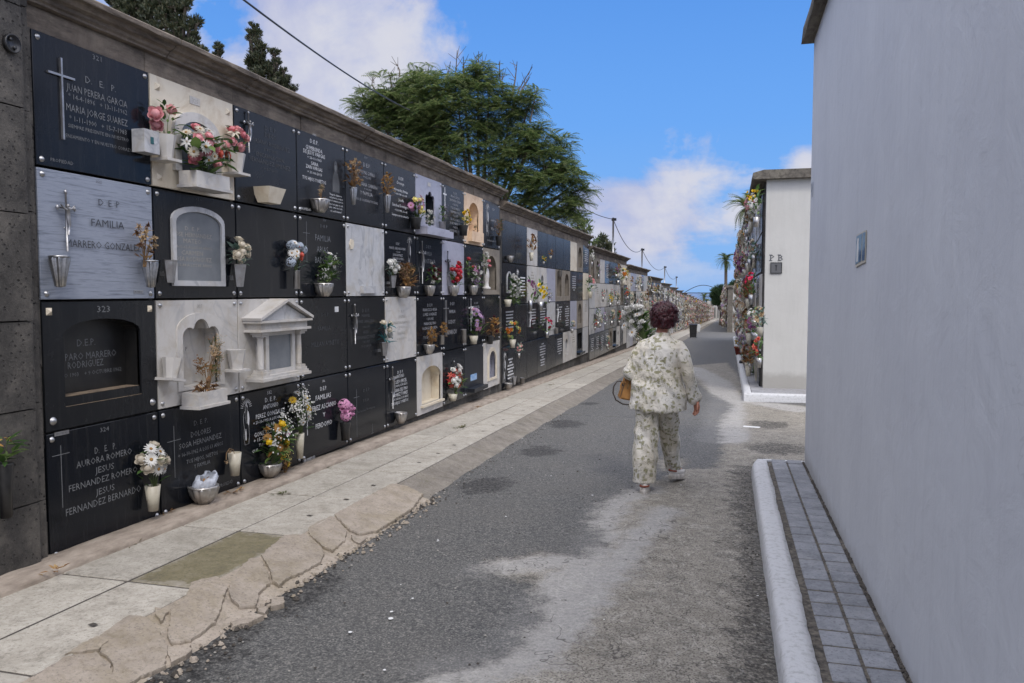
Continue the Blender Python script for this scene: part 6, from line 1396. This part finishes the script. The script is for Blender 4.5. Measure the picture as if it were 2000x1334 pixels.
# ------------------------------------------------------------------ the woman walking away
PX, PY = -.58, 7.3; PZ = gz(PY)
def capsule(bm, a, b, ra, rb, n=14):
    a, b = Vector(a), Vector(b); d = (b-a); L_ = d.length; ro = d.to_track_quat('Z','Y').to_matrix() if L_ > 1e-5 else Matrix.Identity(3)
    prof = [(ra*math.cos(t), -ra*math.sin(t)) for t in (PI/2*.999, 1.1, .7, .35, 0)]+[(rb*math.cos(t), L_+rb*math.sin(t)) for t in (0,.35,.7,1.1,PI/2*.999)]
    rings = [[bm.verts.new(a+ro@Vector((max(r,1e-4)*math.cos(2*PI*j/n), max(r,1e-4)*math.sin(2*PI*j/n), z))) for j in range(n)] for r, z in prof]
    for i in range(len(rings)-1):
        for j in range(n): bm.faces.new((rings[i][j], rings[i][(j+1)%n], rings[i+1][(j+1)%n], rings[i+1][j]))
    bm.faces.new(rings[0][::-1]); bm.faces.new(rings[-1])
def chain(bm, pts, rs):
    for i in range(len(pts)-1): capsule(bm, pts[i], pts[i+1], rs[i], rs[i+1])
def ellip(bm, c, r, n=20):
    rings = []
    for i in range(1, n):
        t = PI*i/n; rings.append([bm.verts.new(Vector(c)+Vector((r[0]*math.sin(t)*math.cos(2*PI*j/n), r[1]*math.sin(t)*math.sin(2*PI*j/n), -r[2]*math.cos(t)))) for j in range(n)])
    for i in range(len(rings)-1):
        for j in range(n): bm.faces.new((rings[i][j], rings[i][(j+1)%n], rings[i+1][(j+1)%n], rings[i+1][j]))
    bm.faces.new(rings[0][::-1]); bm.faces.new(rings[-1])
def loft(bm, secs_, n=40, fold=None):
    """secs_: (z, cx, cy, hw, hd)"""
    rings = []
    for z, cx_, cy_, hw, hd in secs_:
        rg = []
        for j in range(n):
            th = 2*PI*j/n; k = 1+(fold(th, z) if fold else 0); c, s = math.cos(th), math.sin(th)
            e = (abs(c)**2.4+abs(s)**2.4)**(-1/2.4); rg.append(bm.verts.new((cx_+hw*k*c*e, cy_+hd*k*s*e, z)))
        rings.append(rg)
    for i in range(len(rings)-1):
        for j in range(n): bm.faces.new((rings[i][j], rings[i][(j+1)%n], rings[i+1][(j+1)%n], rings[i+1][j]))
    bm.faces.new(rings[0][::-1]); bm.faces.new(rings[-1])
def remesh(bm, vox, smooth=4, fn=None):
    bmesh.ops.recalc_face_normals(bm, faces=bm.faces); me = bpy.data.meshes.new('tmp'); bm.to_mesh(me); bm.free(); o = bpy.data.objects.new('tmp', me); COL.objects.link(o)
    md = o.modifiers.new('r', 'REMESH'); md.mode = 'VOXEL'; md.voxel_size = vox; sm = o.modifiers.new('s', 'SMOOTH'); sm.iterations = smooth; sm.factor = .5
    bpy.context.view_layer.update(); r = bpy.data.meshes.new_from_object(o.evaluated_get(bpy.context.evaluated_depsgraph_get())); bpy.data.objects.remove(o); bpy.data.meshes.remove(me)
    if fn:
        no = [v.normal.copy() for v in r.vertices]
        for v, q in zip(r.vertices, no): v.co += q*fn(v.co, q)
    r.polygons.foreach_set('use_smooth', [True]*len(r.polygons)); r.update(); return r
skin = simple('sun_tanned_skin', hexc(168,116,92), .55, 0, hexc(150,98,78), 12, .15, 120)
skin.node_tree.nodes['Principled BSDF'].inputs['Subsurface Weight'].default_value = .08; skin.node_tree.nodes['Principled BSDF'].inputs['Subsurface Radius'].default_value = (.01,.004,.002)
per = thing('person', 'woman in a pale leaf patterned suit walking away with white flowers and a tan bag', 'person', (PX, PY, PZ))
bm = bmesh.new()
hd = Vector((.02,.04,1.585))
ellip(bm, hd, (.074,.093,.105)); ellip(bm, hd+Vector((0,.035,-.055)), (.05,.055,.055)); capsule(bm, hd+Vector((0,.088,-.005)), hd+Vector((0,.106,-.03)), .009, .014)
for s in (-1, 1): ellip(bm, hd+Vector((s*.076,-.003,-.015)), (.012,.02,.032), 10)
chain(bm, [(.015,.02,1.52),(.0,.0,1.43),(-.005,-.01,1.36)], [.052,.052,.065])
loft(bm, [(.86,-.03,0,.16,.11),(.98,-.03,0,.145,.1),(1.1,-.02,0,.13,.095),(1.22,-.015,0,.145,.095),(1.29,-.01,0,.13,.08),(1.35,-.005,0,.06,.05)])
chain(bm, [(.12,0,1.28),(.23,-.03,1.07),(.30,.03,.845)], [.05,.042,.03])
chain(bm, [(-.13,0,1.28),(-.24,-.01,1.07),(-.12,.27,1.16)], [.05,.042,.03])
chain(bm, [(-.11,-.02,.9),(-.12,-.05,.52),(-.125,-.19,.12)], [.085,.058,.036]); chain(bm, [(.05,0,.9),(.07,.22,.53),(.085,.36,.13)], [.085,.058,.036])
chain(bm, [(-.125,-.19,.11),(-.12,-.10,.07),(-.12,.0,.06)], [.034,.034,.03]); chain(bm, [(.085,.36,.12),(.105,.44,.07),(.14,.53,.06)], [.034,.034,.03])
# right hand: hanging relaxed, palm towards the thigh, fingers unequal and curled
wr = Vector((.305,.035,.83)); dn = Vector((.16,-.10,-1)).normalized(); wd = Vector((.55,-.75,.16)).normalized(); wd = (wd-dn*wd.dot(dn)).normalized(); pn = dn.cross(wd).normalized()
def hand(bm, wr, dn, wd, pn, curl, L_=1.0, spread=.012):
    for k in (-1.5,-.5,.5,1.5): capsule(bm, wr+wd*k*.012, wr+dn*.078*L_+wd*k*.019, .017, .0125, 10)
    for i, (k, ln) in enumerate(((-1.5,.062),(-.5,.074),(.5,.079),(1.5,.07))):
        b = wr+dn*.078*L_+wd*k*.0195; d = (dn+wd*k*spread*8).normalized(); pts_ = [b]; 
        for seg, fr in enumerate((.45,.32,.23)):
            ang = curl*(seg+.6+.12*i); dd = (d*math.cos(ang)+pn*math.sin(ang)); pts_.append(pts_[-1]+dd*ln*fr)
        chain(bm, pts_, [.0098,.0090,.0082,.0070])
    tb = wr+dn*.028+wd*.026; t1 = tb+(dn*.6+wd*.65+pn*.45).normalized()*.034; t2 = t1+(dn*.85+wd*.2+pn*.45).normalized()*.030; t3 = t2+(dn*.95+pn*.3).normalized()*.022
    chain(bm, [tb,t1,t2,t3], [.015,.0115,.0100,.0080])
hand(bm, wr, dn, wd, pn, .34)
hand(bm, Vector((-.125,.26,1.165)), Vector((.55,.55,.35)).normalized(), Vector((-.3,-.1,.9)).normalized(), Vector((-.4,.7,.0)).normalized(), .75, .9, .004)
bd = remesh(bm, .0042, 2); bd.materials.append(skin); body = link('body', bd, per)
hm, nt, n, Bs, L = newmat('burgundy_dyed_hair'); g = n.new('ShaderNodeNewGeometry'); L.new(ramp(nt, g.outputs['Random Per Island'], [(0, hexc(44,11,17)), (.5, hexc(58,15,23)), (1, hexc(74,21,29))]), Bs.inputs['Base Color']); Bs.inputs['Roughness'].default_value = .42
hc = Vector((.015,.005,1.60)); bm = bmesh.new(); ellip(bm, hc, (.109,.108,.104), 28); ellip(bm, hc+Vector((.0,-.012,-.06)), (.094,.085,.085), 24); ellip(bm, hc+Vector((0,-.026,-.078)), (.058,.044,.042), 16)
fnh = lambda p, q: .011*noise.noise(p*22)+.008*noise.noise(p*48)
hme = remesh(bm, .006, 6, fnh); hb = MB(); hv = [tuple(v.co) for v in hme.vertices]; hn = [tuple(v.normal) for v in hme.vertices]
tv = [(-.0035,0,0),(.0035,0,0),(-.0035,.35,.12),(.0035,.35,.12),(-.003,.7,.10),(.003,.7,.10),(0,1,-.05)]; tv = [(x, y*.045, z*.10) for x, y, z in tv]; tf = [(0,1,3,2),(2,3,5,4),(4,5,6,6)]
Rh = random.Random(17); ms = []
for i in range(5200):
    j = Rh.randrange(len(hv)); p = Vector(hv[j]); q = Vector(hn[j])
    if p.y > .07 and p.z < 1.63: continue
    if p.z < 1.50: continue
    tng = q.cross(Vector((noise.noise(p*9)*2, noise.noise(p*9+Vector((9,0,0)))*2, 1.2))).normalized(); fl = (q*.35+Vector((0,0,-.6))+tng*noise.noise(p*12)*2.2+Vector((Rh.gauss(0,.25),Rh.gauss(0,.25),Rh.gauss(0,.25)))).normalized()
    ms.append(mat4(p-q*.004, fl, q, Rh.uniform(.6,1.1)))
V, F_ = scatter(tv, tf, np.array(ms)); F3 = []; 
nb_ = len(hv); allV = np.concatenate([np.array(hv), V]); fq = [tuple(pp.vertices) for pp in hme.polygons]+[tuple(dict.fromkeys(int(x)+nb_ for x in f)) for f in F_]
hm_me = bpy.data.meshes.new('hair'); hm_me.from_pydata([tuple(x) for x in allV], [], fq); hm_me.materials.append(hm); hm_me.polygons.foreach_set('use_smooth', [True]*len(fq)); hm_me.update(); link('hair', hm_me, per)
# floral fabric
fm, nt, n, Bs, L = newmat('leaf_patterned_fabric'); v = coords(nt)
dv = n.new('ShaderNodeTexNoise'); dv.inputs['Scale'].default_value = 14; L.new(v, dv.inputs['Vector']); ad = n.new('ShaderNodeVectorMath'); ad.operation = 'MULTIPLY_ADD'; ad.inputs[1].default_value = (.05,.05,.05); L.new(dv.outputs['Color'], ad.inputs[0]); L.new(v, ad.inputs[2])
def leaves_(rot, sc3):
    mp_ = n.new('ShaderNodeMapping'); mp_.inputs['Rotation'].default_value = (0, rot, rot*.4); mp_.inputs['Scale'].default_value = sc3; L.new(ad.outputs[0], mp_.inputs[0])
    q_ = n.new('ShaderNodeTexVoronoi'); q_.inputs['Scale'].default_value = 1; L.new(mp_.outputs[0], q_.inputs['Vector']); return q_
vo = leaves_(.7, (24,24,11)); vo2 = leaves_(-.9, (11,25,24))
blot = ramp(nt, vo.outputs['Distance'], [(.24, 1), (.30, 0)]); gate = ramp(nt, nz(nt, v, 8, 3, .6), [(.40, 0), (.45, 1)]); blot = math_(nt, 'MULTIPLY', math_(nt, 'MAXIMUM', blot, ramp(nt, vo2.outputs['Distance'], [(.26, 1), (.32, 0)])), gate)
ring = math_(nt, 'MULTIPLY', ramp(nt, vo.outputs['Distance'], [(.29, 0), (.33, 1), (.38, 0)]), gate)
ctr = ramp(nt, nz(nt, ad.outputs[0], 17, 2, .5, 1.5), [(.475, 0), (.5, 1), (.525, 0)]); gate2 = ramp(nt, nz(nt, v, 6, 2, .5), [(.43, 0), (.48, 1)]); ctr = math_(nt, 'MULTIPLY', ctr, gate2)
base = ramp(nt, nz(nt, v, 4, 3, .5), [(.4, hexc(196,187,168)), (.6, hexc(208,203,192))])
col = mixc(nt, math_(nt, 'MULTIPLY', blot, .9), base, hexc(134,130,92)); col = mixc(nt, math_(nt, 'MULTIPLY', ring, .85), col, hexc(98,96,72)); col = mixc(nt, math_(nt, 'MULTIPLY', ctr, .85), col, hexc(104,102,74))
sh = ramp(nt, nz(nt, v, 60, 3, .6), [(.35, .85), (.6, 1)]); L.new(col, Bs.inputs['Base Color']); Bs.inputs['Roughness'].default_value = .62; Bs.inputs['Sheen Weight'].default_value = .15
b1 = bump(nt, Bs, nz(nt, v, 16, 4, .55, 1.2), .55, .02)
def folds(p, q):
    d = .011*math.sin(p.x*14+p.z*19+3.5*noise.noise(p*5))*max(0, min(1, (1.35-p.z)*2.2))
    d += .012*noise.noise(Vector((p.x*9,p.y*9,p.z*4)))+.007*noise.noise(Vector((p.x*22+p.z*14,p.y*20,p.z*9)))
    if p.z < .95: d += .010*math.sin(math.atan2(p.y,p.x+.03)*9+2*noise.noise(p*3))*(.95-p.z)*4
    return d
bm = bmesh.new()
loft(bm, [(.735,-.035,0,.262,.2),(.78,-.035,0,.262,.198),(.88,-.035,0,.25,.185),(.99,-.04,0,.218,.165),(1.1,-.035,0,.192,.15),(1.2,-.025,0,.185,.145),(1.29,-.012,0,.198,.13),(1.335,-.01,0,.165,.11),(1.375,-.005,-.004,.115,.09),(1.402,.0,-.006,.08,.072)], 48)
chain(bm, [(.135,0,1.305),(.185,-.01,1.23),(.245,-.03,1.06),(.270,-.01,.96),(.300,.03,.85)], [.068,.072,.062,.058,.064])
chain(bm, [(-.155,0,1.30),(-.195,-.005,1.22),(-.265,-.01,1.07),(-.22,.12,1.09),(-.16,.22,1.13)], [.07,.078,.076,.068,.06])
jk = remesh(bm, .0075, 3, folds); jk.materials.append(fm); link('jacket', jk, per)
bm = bmesh.new(); loft(bm, [(1.385,.003,-.008,.076,.068),(1.41,.006,-.008,.071,.066),(1.43,.008,-.008,.068,.064)], 32); cj = remesh(bm, .005, 2, lambda p, q: .004*noise.noise(p*30)); cj.materials.append(fm); link('collar', cj, per)
def leg_secs(pts_): return pts_
bm = bmesh.new()
def legloft(bm, secs_, n=36):
    rings = [[bm.verts.new((x+hw*math.cos(2*PI*j/n), y+hd_*math.sin(2*PI*j/n), z)) for j in range(n)] for z, x, y, hw, hd_ in secs_]
    for i in range(len(rings)-1):
        for j in range(n): bm.faces.new((rings[i][j], rings[i][(j+1)%n], rings[i+1][(j+1)%n], rings[i+1][j]))
    bm.faces.new(rings[0][::-1]); bm.faces.new(rings[-1])
legloft(bm, [(.088,-.13,-.15,.108,.092),(.13,-.13,-.145,.106,.095),(.3,-.128,-.13,.105,.11),(.5,-.125,-.07,.108,.11),(.7,-.118,-.03,.112,.12),(.92,-.105,-.01,.10,.115)])
for z0_, tilt_ in ((0,0),): legloft(bm, [(.105,.090,.385,.074,.085),(.16,.088,.365,.076,.09),(.3,.075,.30,.08,.095),(.5,.062,.19,.092,.10),(.7,.05,.08,.105,.115),(.92,.04,.0,.105,.115)])
loft(bm, [(.72,-.035,.0,.19,.125),(.85,-.035,0,.185,.12),(.95,-.035,0,.16,.11)])
def lfold(p, q):
    d = .007*math.sin(math.atan2(p.y-(-.13 if p.x < -.02 else .3)*(1-p.z), p.x-(-.125 if p.x < -.02 else .07))*6+p.z*5+2*noise.noise(p*4)); d += .010*noise.noise(Vector((p.x*8+3,p.y*8,p.z*5)))+.006*math.sin(p.z*26+p.x*30+4*noise.noise(p*4))
    return d*min(1, max(.15, (p.z-.05)*6))
tr = remesh(bm, .0075, 2, lfold); tr.materials.append(fm); link('trousers', tr, per)
# platform shoes
so = simple('off_white_sole', hexc(214,208,198), .6, 0, hexc(150,142,130), 20); up = simple('rust_brown_strap', hexc(120,62,42), .6); uw = simple('off_white_upper', hexc(190,184,176), .6)
def shoe(x, y, yaw, pitch, z=.0):
    s = link('shoe', None, per, (x, y, z)); s.rotation_euler = (Matrix.Rotation(yaw,3,'Z')@Matrix.Rotation(pitch,3,'X')).to_euler()
    n_ = 20; rings = []
    out = lambda k, z_, gr: [((.036+.008*math.sin(t*.5)**2+gr)*math.cos(t)*(1 if math.sin(t) < 0 else 1.06), (.125+gr)*math.sin(t)+.085, z_) for t in [2*PI*i/n_ for i in range(n_)]]
    q = MB(); R1 = [out(0,0,.0), out(0,.006,.004), out(0,.038,.002), out(0,.046,-.003)]; q.add(sum(R1, []), [(i*n_+j, i*n_+(j+1)%n_, (i+1)*n_+(j+1)%n_, (i+1)*n_+j) for i in range(3) for j in range(n_)]+[tuple(range(n_))[::-1], tuple(range(3*n_,4*n_))], 0, False)
    q.build('sole', so, s); return s
def shoe2(x, y, yaw, pitch, z=0.0):
    b = shoe(x, y, yaw, pitch, z); n_ = 20
    q = MB(); R1 = [[((.034+g_)*math.cos(t), (.118+g_)*math.sin(t)+.085+yo, z_) for t in [2*PI*i/n_ for i in range(n_)]] for z_, g_, yo in ((.0465,0,0),(.062,.001,0),(.074,-.005,.012),(.082,-.016,.03),(.086,-.026,.04))]
    q.add(sum(R1, []), [(i*n_+j, i*n_+(j+1)%n_, (i+1)*n_+(j+1)%n_, (i+1)*n_+j) for i in range(4) for j in range(n_)]+[tuple(range(4*n_,5*n_))], 0, True); q.build('upper', uw, b)
    q = MB(); q.tube([(.036*math.cos(t), -.012+.04*math.sin(t)+.02, .078) for t in [PI*1.0+PI*i/10 for i in range(11)]], .009, 6); q.build('heel_strap', up, b)
# feet are modelled in the body, shoes closed around them
shoe2(-.115,-.275,.02,0,.003); shoe2(.088,.262,-.5,-.14,.034)
for s, yy in ((-1,0),(1,0)):
    o = MB(); o.lathe([(.001,-.008),(.008,0),(.001,.008)], 10); ob = o.build('earring', M['steel'], per, (hd.x+s*.086, hd.y-.002, hd.z-.05))
q = MB(); q.tube([(-.024,0,0),(0,.006,-.002),(.024,0,0)], [.002,.006,.002], 8); q.build('lips', simple('lip_colour', hexc(150,80,78), .5), per, (hd.x, hd.y+.088, hd.z-.058))
for s in (-1, 1): q = MB(); q.lathe([(.001,-.010),(.008,-.006),(.011,0),(.008,.006),(.001,.010)], 12); q.build('eye', simple('eye_white_%d' % (s+1), (.5,.5,.48), .3), per, (hd.x+s*.03, hd.y+.078, hd.z+.002))
# handbag (hangs from the left forearm) and bouquet (in the left hand)
W = lambda x, y, z: (PX+x, PY+y, PZ+z)
lt = simple('tan_leather', hexc(150,104,52), .45, 0, hexc(168,122,68), 6, .2, 80); ltd = simple('dark_leather_strap', hexc(58,48,42), .5)
bag = thing('handbag', 'tan leather handbag with looped dark straps hanging at the left side of the woman', 'handbag', W(-.315,.05,.80), 0); bag.rotation_euler = (.0, .20, .35)
q = MB(); q.frust(0,0,0,.27,.085,.06,.06,.03); me = q.mesh('body', lt); bq = bmesh.new(); bq.from_mesh(me); bmesh.ops.bevel(bq, geom=bq.edges[:], offset=.012, segments=3, affect='EDGES'); bq.to_mesh(me); bq.free(); link('body', me, bag)
q = MB(); q.tube([(-.058,-.036,.262),(-.068,-.05,.14),(-.082,-.058,.02)], .003, 6); q.tube([(.058,-.036,.262),(.068,-.05,.14),(.082,-.058,.02)], .003, 6); q.tube([(-.05,-.035,.2),(.05,-.035,.2)], .0035, 6); q.build('seam', ltd, bag)
q = MB(); q.tube([(-.02,-.042,.19),(-.03,-.046,.10)], .005, 6); q.build('zip_pull', M['brass'], bag)
q = MB(); q.tube([(-.04,-.0,.26),(.0,.0,.33),(.06,.02,.36),(.09,.03,.30),(.05,.0,.26)], .006, 8); q.build('handle', lt, bag)
q = MB(); q.tube([(-.07,-.03,.12),(-.10,-.03,.16),(-.135,-.03,.15),(-.155,-.03,.10),(-.15,-.03,.04),(-.11,-.03,-.02),(-.04,-.03,-.045),(.03,-.03,-.04)], .0065, 8); q.build('strap', ltd, bag)
q = MB(); q.tube([(-.055,-.045,.15),(-.085,-.05,.17),(-.10,-.05,.13),(-.085,-.05,.05),(-.075,-.04,.0)], .006, 8); q.build('side_strap', lt, bag)
p = W(-.115,.30,1.17); bq_ = thing('flower_bouquet', 'large bunch of white chrysanthemums carried in the left arm of the woman', 'bouquet', p); Rq = random.Random(4)
fo = MB(); heads = []
ax = Vector((-.34,.02,.94)).normalized()
for i in range(62):
    t_ = Rq.uniform(.26,.50); sp = Rq.uniform(0,.115); a = Rq.uniform(0,6.28); u = ax.orthogonal().normalized(); w_ = ax.cross(u); e = ax*t_+(u*math.cos(a)+w_*math.sin(a))*sp*(.6+t_)+Vector((-.05,0,0)); heads.append(e); fo.tube([ax*-.06, ax*t_*.5+e*.1, e], .003, 4, 1, False)
for i in range(170):
    t_ = Rq.uniform(.08,.44); a = Rq.uniform(0,6.28); u = ax.orthogonal().normalized(); w_ = ax.cross(u); d = (u*math.cos(a)+w_*math.sin(a)); leafy(fo, ax*t_+d*.05*Rq.random()+Vector((.05*Rq.random(),.04,0)), d*.5+ax*.7+Vector((.55,.3,-.2)), Rq.uniform(.04,.08), 0)
fo.build('foliage', [M['leaf'], M['stem']], bq_)
for e in heads:
    o = link('flower', flower_mesh('carn' if Rq.random() < .6 else 'daisy', 'white'), bq_, e); d = (e-ax*.25+Vector((0,-.05,.03))).normalized(); s = Rq.uniform(.036,.052); o.scale = (s,s,s); o.rotation_euler = d.to_track_quat('Z','Y').to_euler()
# ------------------------------------------------------------------ sky, sun, camera
SAZ, SEL = math.radians(150), math.radians(52)
sd = Vector((math.sin(SAZ)*math.cos(SEL), math.cos(SAZ)*math.cos(SEL), math.sin(SEL)))
w = bpy.data.worlds.new('World'); sc.world = w; w.use_nodes = True; nt = w.node_tree; n = nt.nodes; L = nt.links
bg = n['Background']; bg.inputs['Strength'].default_value = .11
sky = n.new('ShaderNodeTexSky'); sky.sky_type = 'NISHITA'; sky.sun_disc = False; sky.sun_elevation = SEL; sky.sun_rotation = SAZ; sky.air_density = 1.0; sky.dust_density = .0; sky.ozone_density = 2.0
tc = n.new('ShaderNodeTexCoord'); D_ = tc.outputs['Generated']
dt = n.new('ShaderNodeVectorMath'); dt.operation = 'DOT_PRODUCT'; L.new(D_, dt.inputs[0]); dt.inputs[1].default_value = sd
sep = n.new('ShaderNodeSeparateXYZ'); L.new(D_, sep.inputs[0])
den = math_(nt, 'ADD', math_(nt, 'MAXIMUM', sep.outputs[2], 0), .16)
cmb = n.new('ShaderNodeCombineXYZ'); L.new(math_(nt, 'DIVIDE', sep.outputs[0], den), cmb.inputs[0]); L.new(math_(nt, 'DIVIDE', sep.outputs[1], den), cmb.inputs[1])
cn = nz(nt, cmb.outputs[0], 1.15, 9, .58, .35); cn2 = nz(nt, D_, 7, 8, .62, .3)
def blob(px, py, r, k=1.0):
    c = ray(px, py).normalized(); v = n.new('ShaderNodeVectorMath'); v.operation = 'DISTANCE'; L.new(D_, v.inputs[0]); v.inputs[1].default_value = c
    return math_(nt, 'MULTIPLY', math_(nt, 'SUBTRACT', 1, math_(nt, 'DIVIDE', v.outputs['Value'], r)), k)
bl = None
for b in [(600,60,.22,.9),(760,90,.15,1),(450,60,.16,.9),(880,90,.10,.8),(1340,370,.16,1.5),(1240,400,.12,1.3),(1440,400,.10,1.3),(1290,330,.08,1.1),(1575,325,.05,1.8),(1250,480,.14,.9),(1420,450,.10,.9),(1170,440,.09,1.1),(2300,250,.4,.42)]:  # last blob: cloud added right of the frame, whitens what the slabs reflect
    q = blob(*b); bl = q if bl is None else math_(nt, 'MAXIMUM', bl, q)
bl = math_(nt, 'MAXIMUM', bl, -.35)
blue = None
for b in [(1200,120,.30,1),(1450,180,.25,1),(1000,150,.10,.6),(440,40,.06,.8)]:
    q = blob(*b); blue = q if blue is None else math_(nt, 'MAXIMUM', blue, q)
blue = math_(nt, 'MAXIMUM', blue, 0)
unseen = math_(nt, 'MAXIMUM', ramp(nt, sep.outputs[2], [(.40, 0), (.6, .75)]), ramp(nt, math_(nt, 'MULTIPLY', sep.outputs[0], -1), [(.72, 0), (.86, .75)]))  # extra cloud added overhead and far left, out of view, for whiter fill light
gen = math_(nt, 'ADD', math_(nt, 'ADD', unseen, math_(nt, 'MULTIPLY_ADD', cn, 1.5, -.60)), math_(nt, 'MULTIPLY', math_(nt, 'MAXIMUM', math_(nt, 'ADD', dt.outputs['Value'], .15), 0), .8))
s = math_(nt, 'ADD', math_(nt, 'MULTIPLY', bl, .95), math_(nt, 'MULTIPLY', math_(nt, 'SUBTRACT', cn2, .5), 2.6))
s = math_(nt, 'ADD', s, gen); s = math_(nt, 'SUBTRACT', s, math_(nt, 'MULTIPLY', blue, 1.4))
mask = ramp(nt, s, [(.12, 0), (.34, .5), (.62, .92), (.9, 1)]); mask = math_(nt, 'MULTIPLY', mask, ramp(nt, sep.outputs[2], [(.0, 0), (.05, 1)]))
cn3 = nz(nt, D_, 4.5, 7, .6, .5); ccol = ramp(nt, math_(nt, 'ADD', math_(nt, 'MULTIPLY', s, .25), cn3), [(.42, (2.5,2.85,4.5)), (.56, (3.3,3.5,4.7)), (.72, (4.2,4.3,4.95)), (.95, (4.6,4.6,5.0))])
hs = n.new('ShaderNodeHueSaturation'); hs.inputs['Saturation'].default_value = 1.18; hs.inputs['Value'].default_value = 1.0; L.new(sky.outputs[0], hs.inputs['Color'])
sunk = math_(nt, 'MULTIPLY_ADD', math_(nt, 'MAXIMUM', math_(nt, 'ADD', dt.outputs['Value'], .25), 0), 2.0, 1.0)  # cloud brightness raised towards the sun behind the camera, added to fill the walls
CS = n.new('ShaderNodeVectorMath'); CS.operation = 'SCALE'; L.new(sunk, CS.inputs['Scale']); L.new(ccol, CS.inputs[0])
hz = ramp(nt, sep.outputs[2], [(0, (1.7,3.1,5.6)), (.08, (1.35,2.9,5.7)), (.2, (.95,2.5,5.8)), (.36, (.62,2.0,5.5))])
skc = mixc(nt, ramp(nt, sep.outputs[2], [(.0, 1), (.2, .95), (.4, .8), (.7, 0)]), hs.outputs[0], hz)
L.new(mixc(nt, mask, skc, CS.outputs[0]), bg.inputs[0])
sun = bpy.data.lights.new('sun', 'SUN'); sun.energy = 1.05; sun.angle = math.radians(12); sun.color = (1,.95,.88)
so_ = link('sun', sun); so_.rotation_euler = sd.to_track_quat('Z','Y').to_euler(); so_.location = (0,0,30)
cam = bpy.data.cameras.new('camera'); cam.lens = 28.0; cam.sensor_width = 36; cam.clip_end = 100000; cam.clip_start = .05
co = link('camera', cam); co.location = EYE
co.rotation_euler = Matrix((CR, CU, -CF)).transposed().to_euler(); sc.camera = co
sc.render.engine = 'CYCLES'; sc.view_settings.view_transform = 'Standard'; sc.view_settings.look = 'None'; sc.view_settings.exposure = .5; sc.view_settings.gamma = 1
sc.cycles.max_bounces = 6; sc.cycles.transparent_max_bounces = 8; sc.cycles.use_denoising = True
sc.render.resolution_x = 1024; sc.render.resolution_y = 683
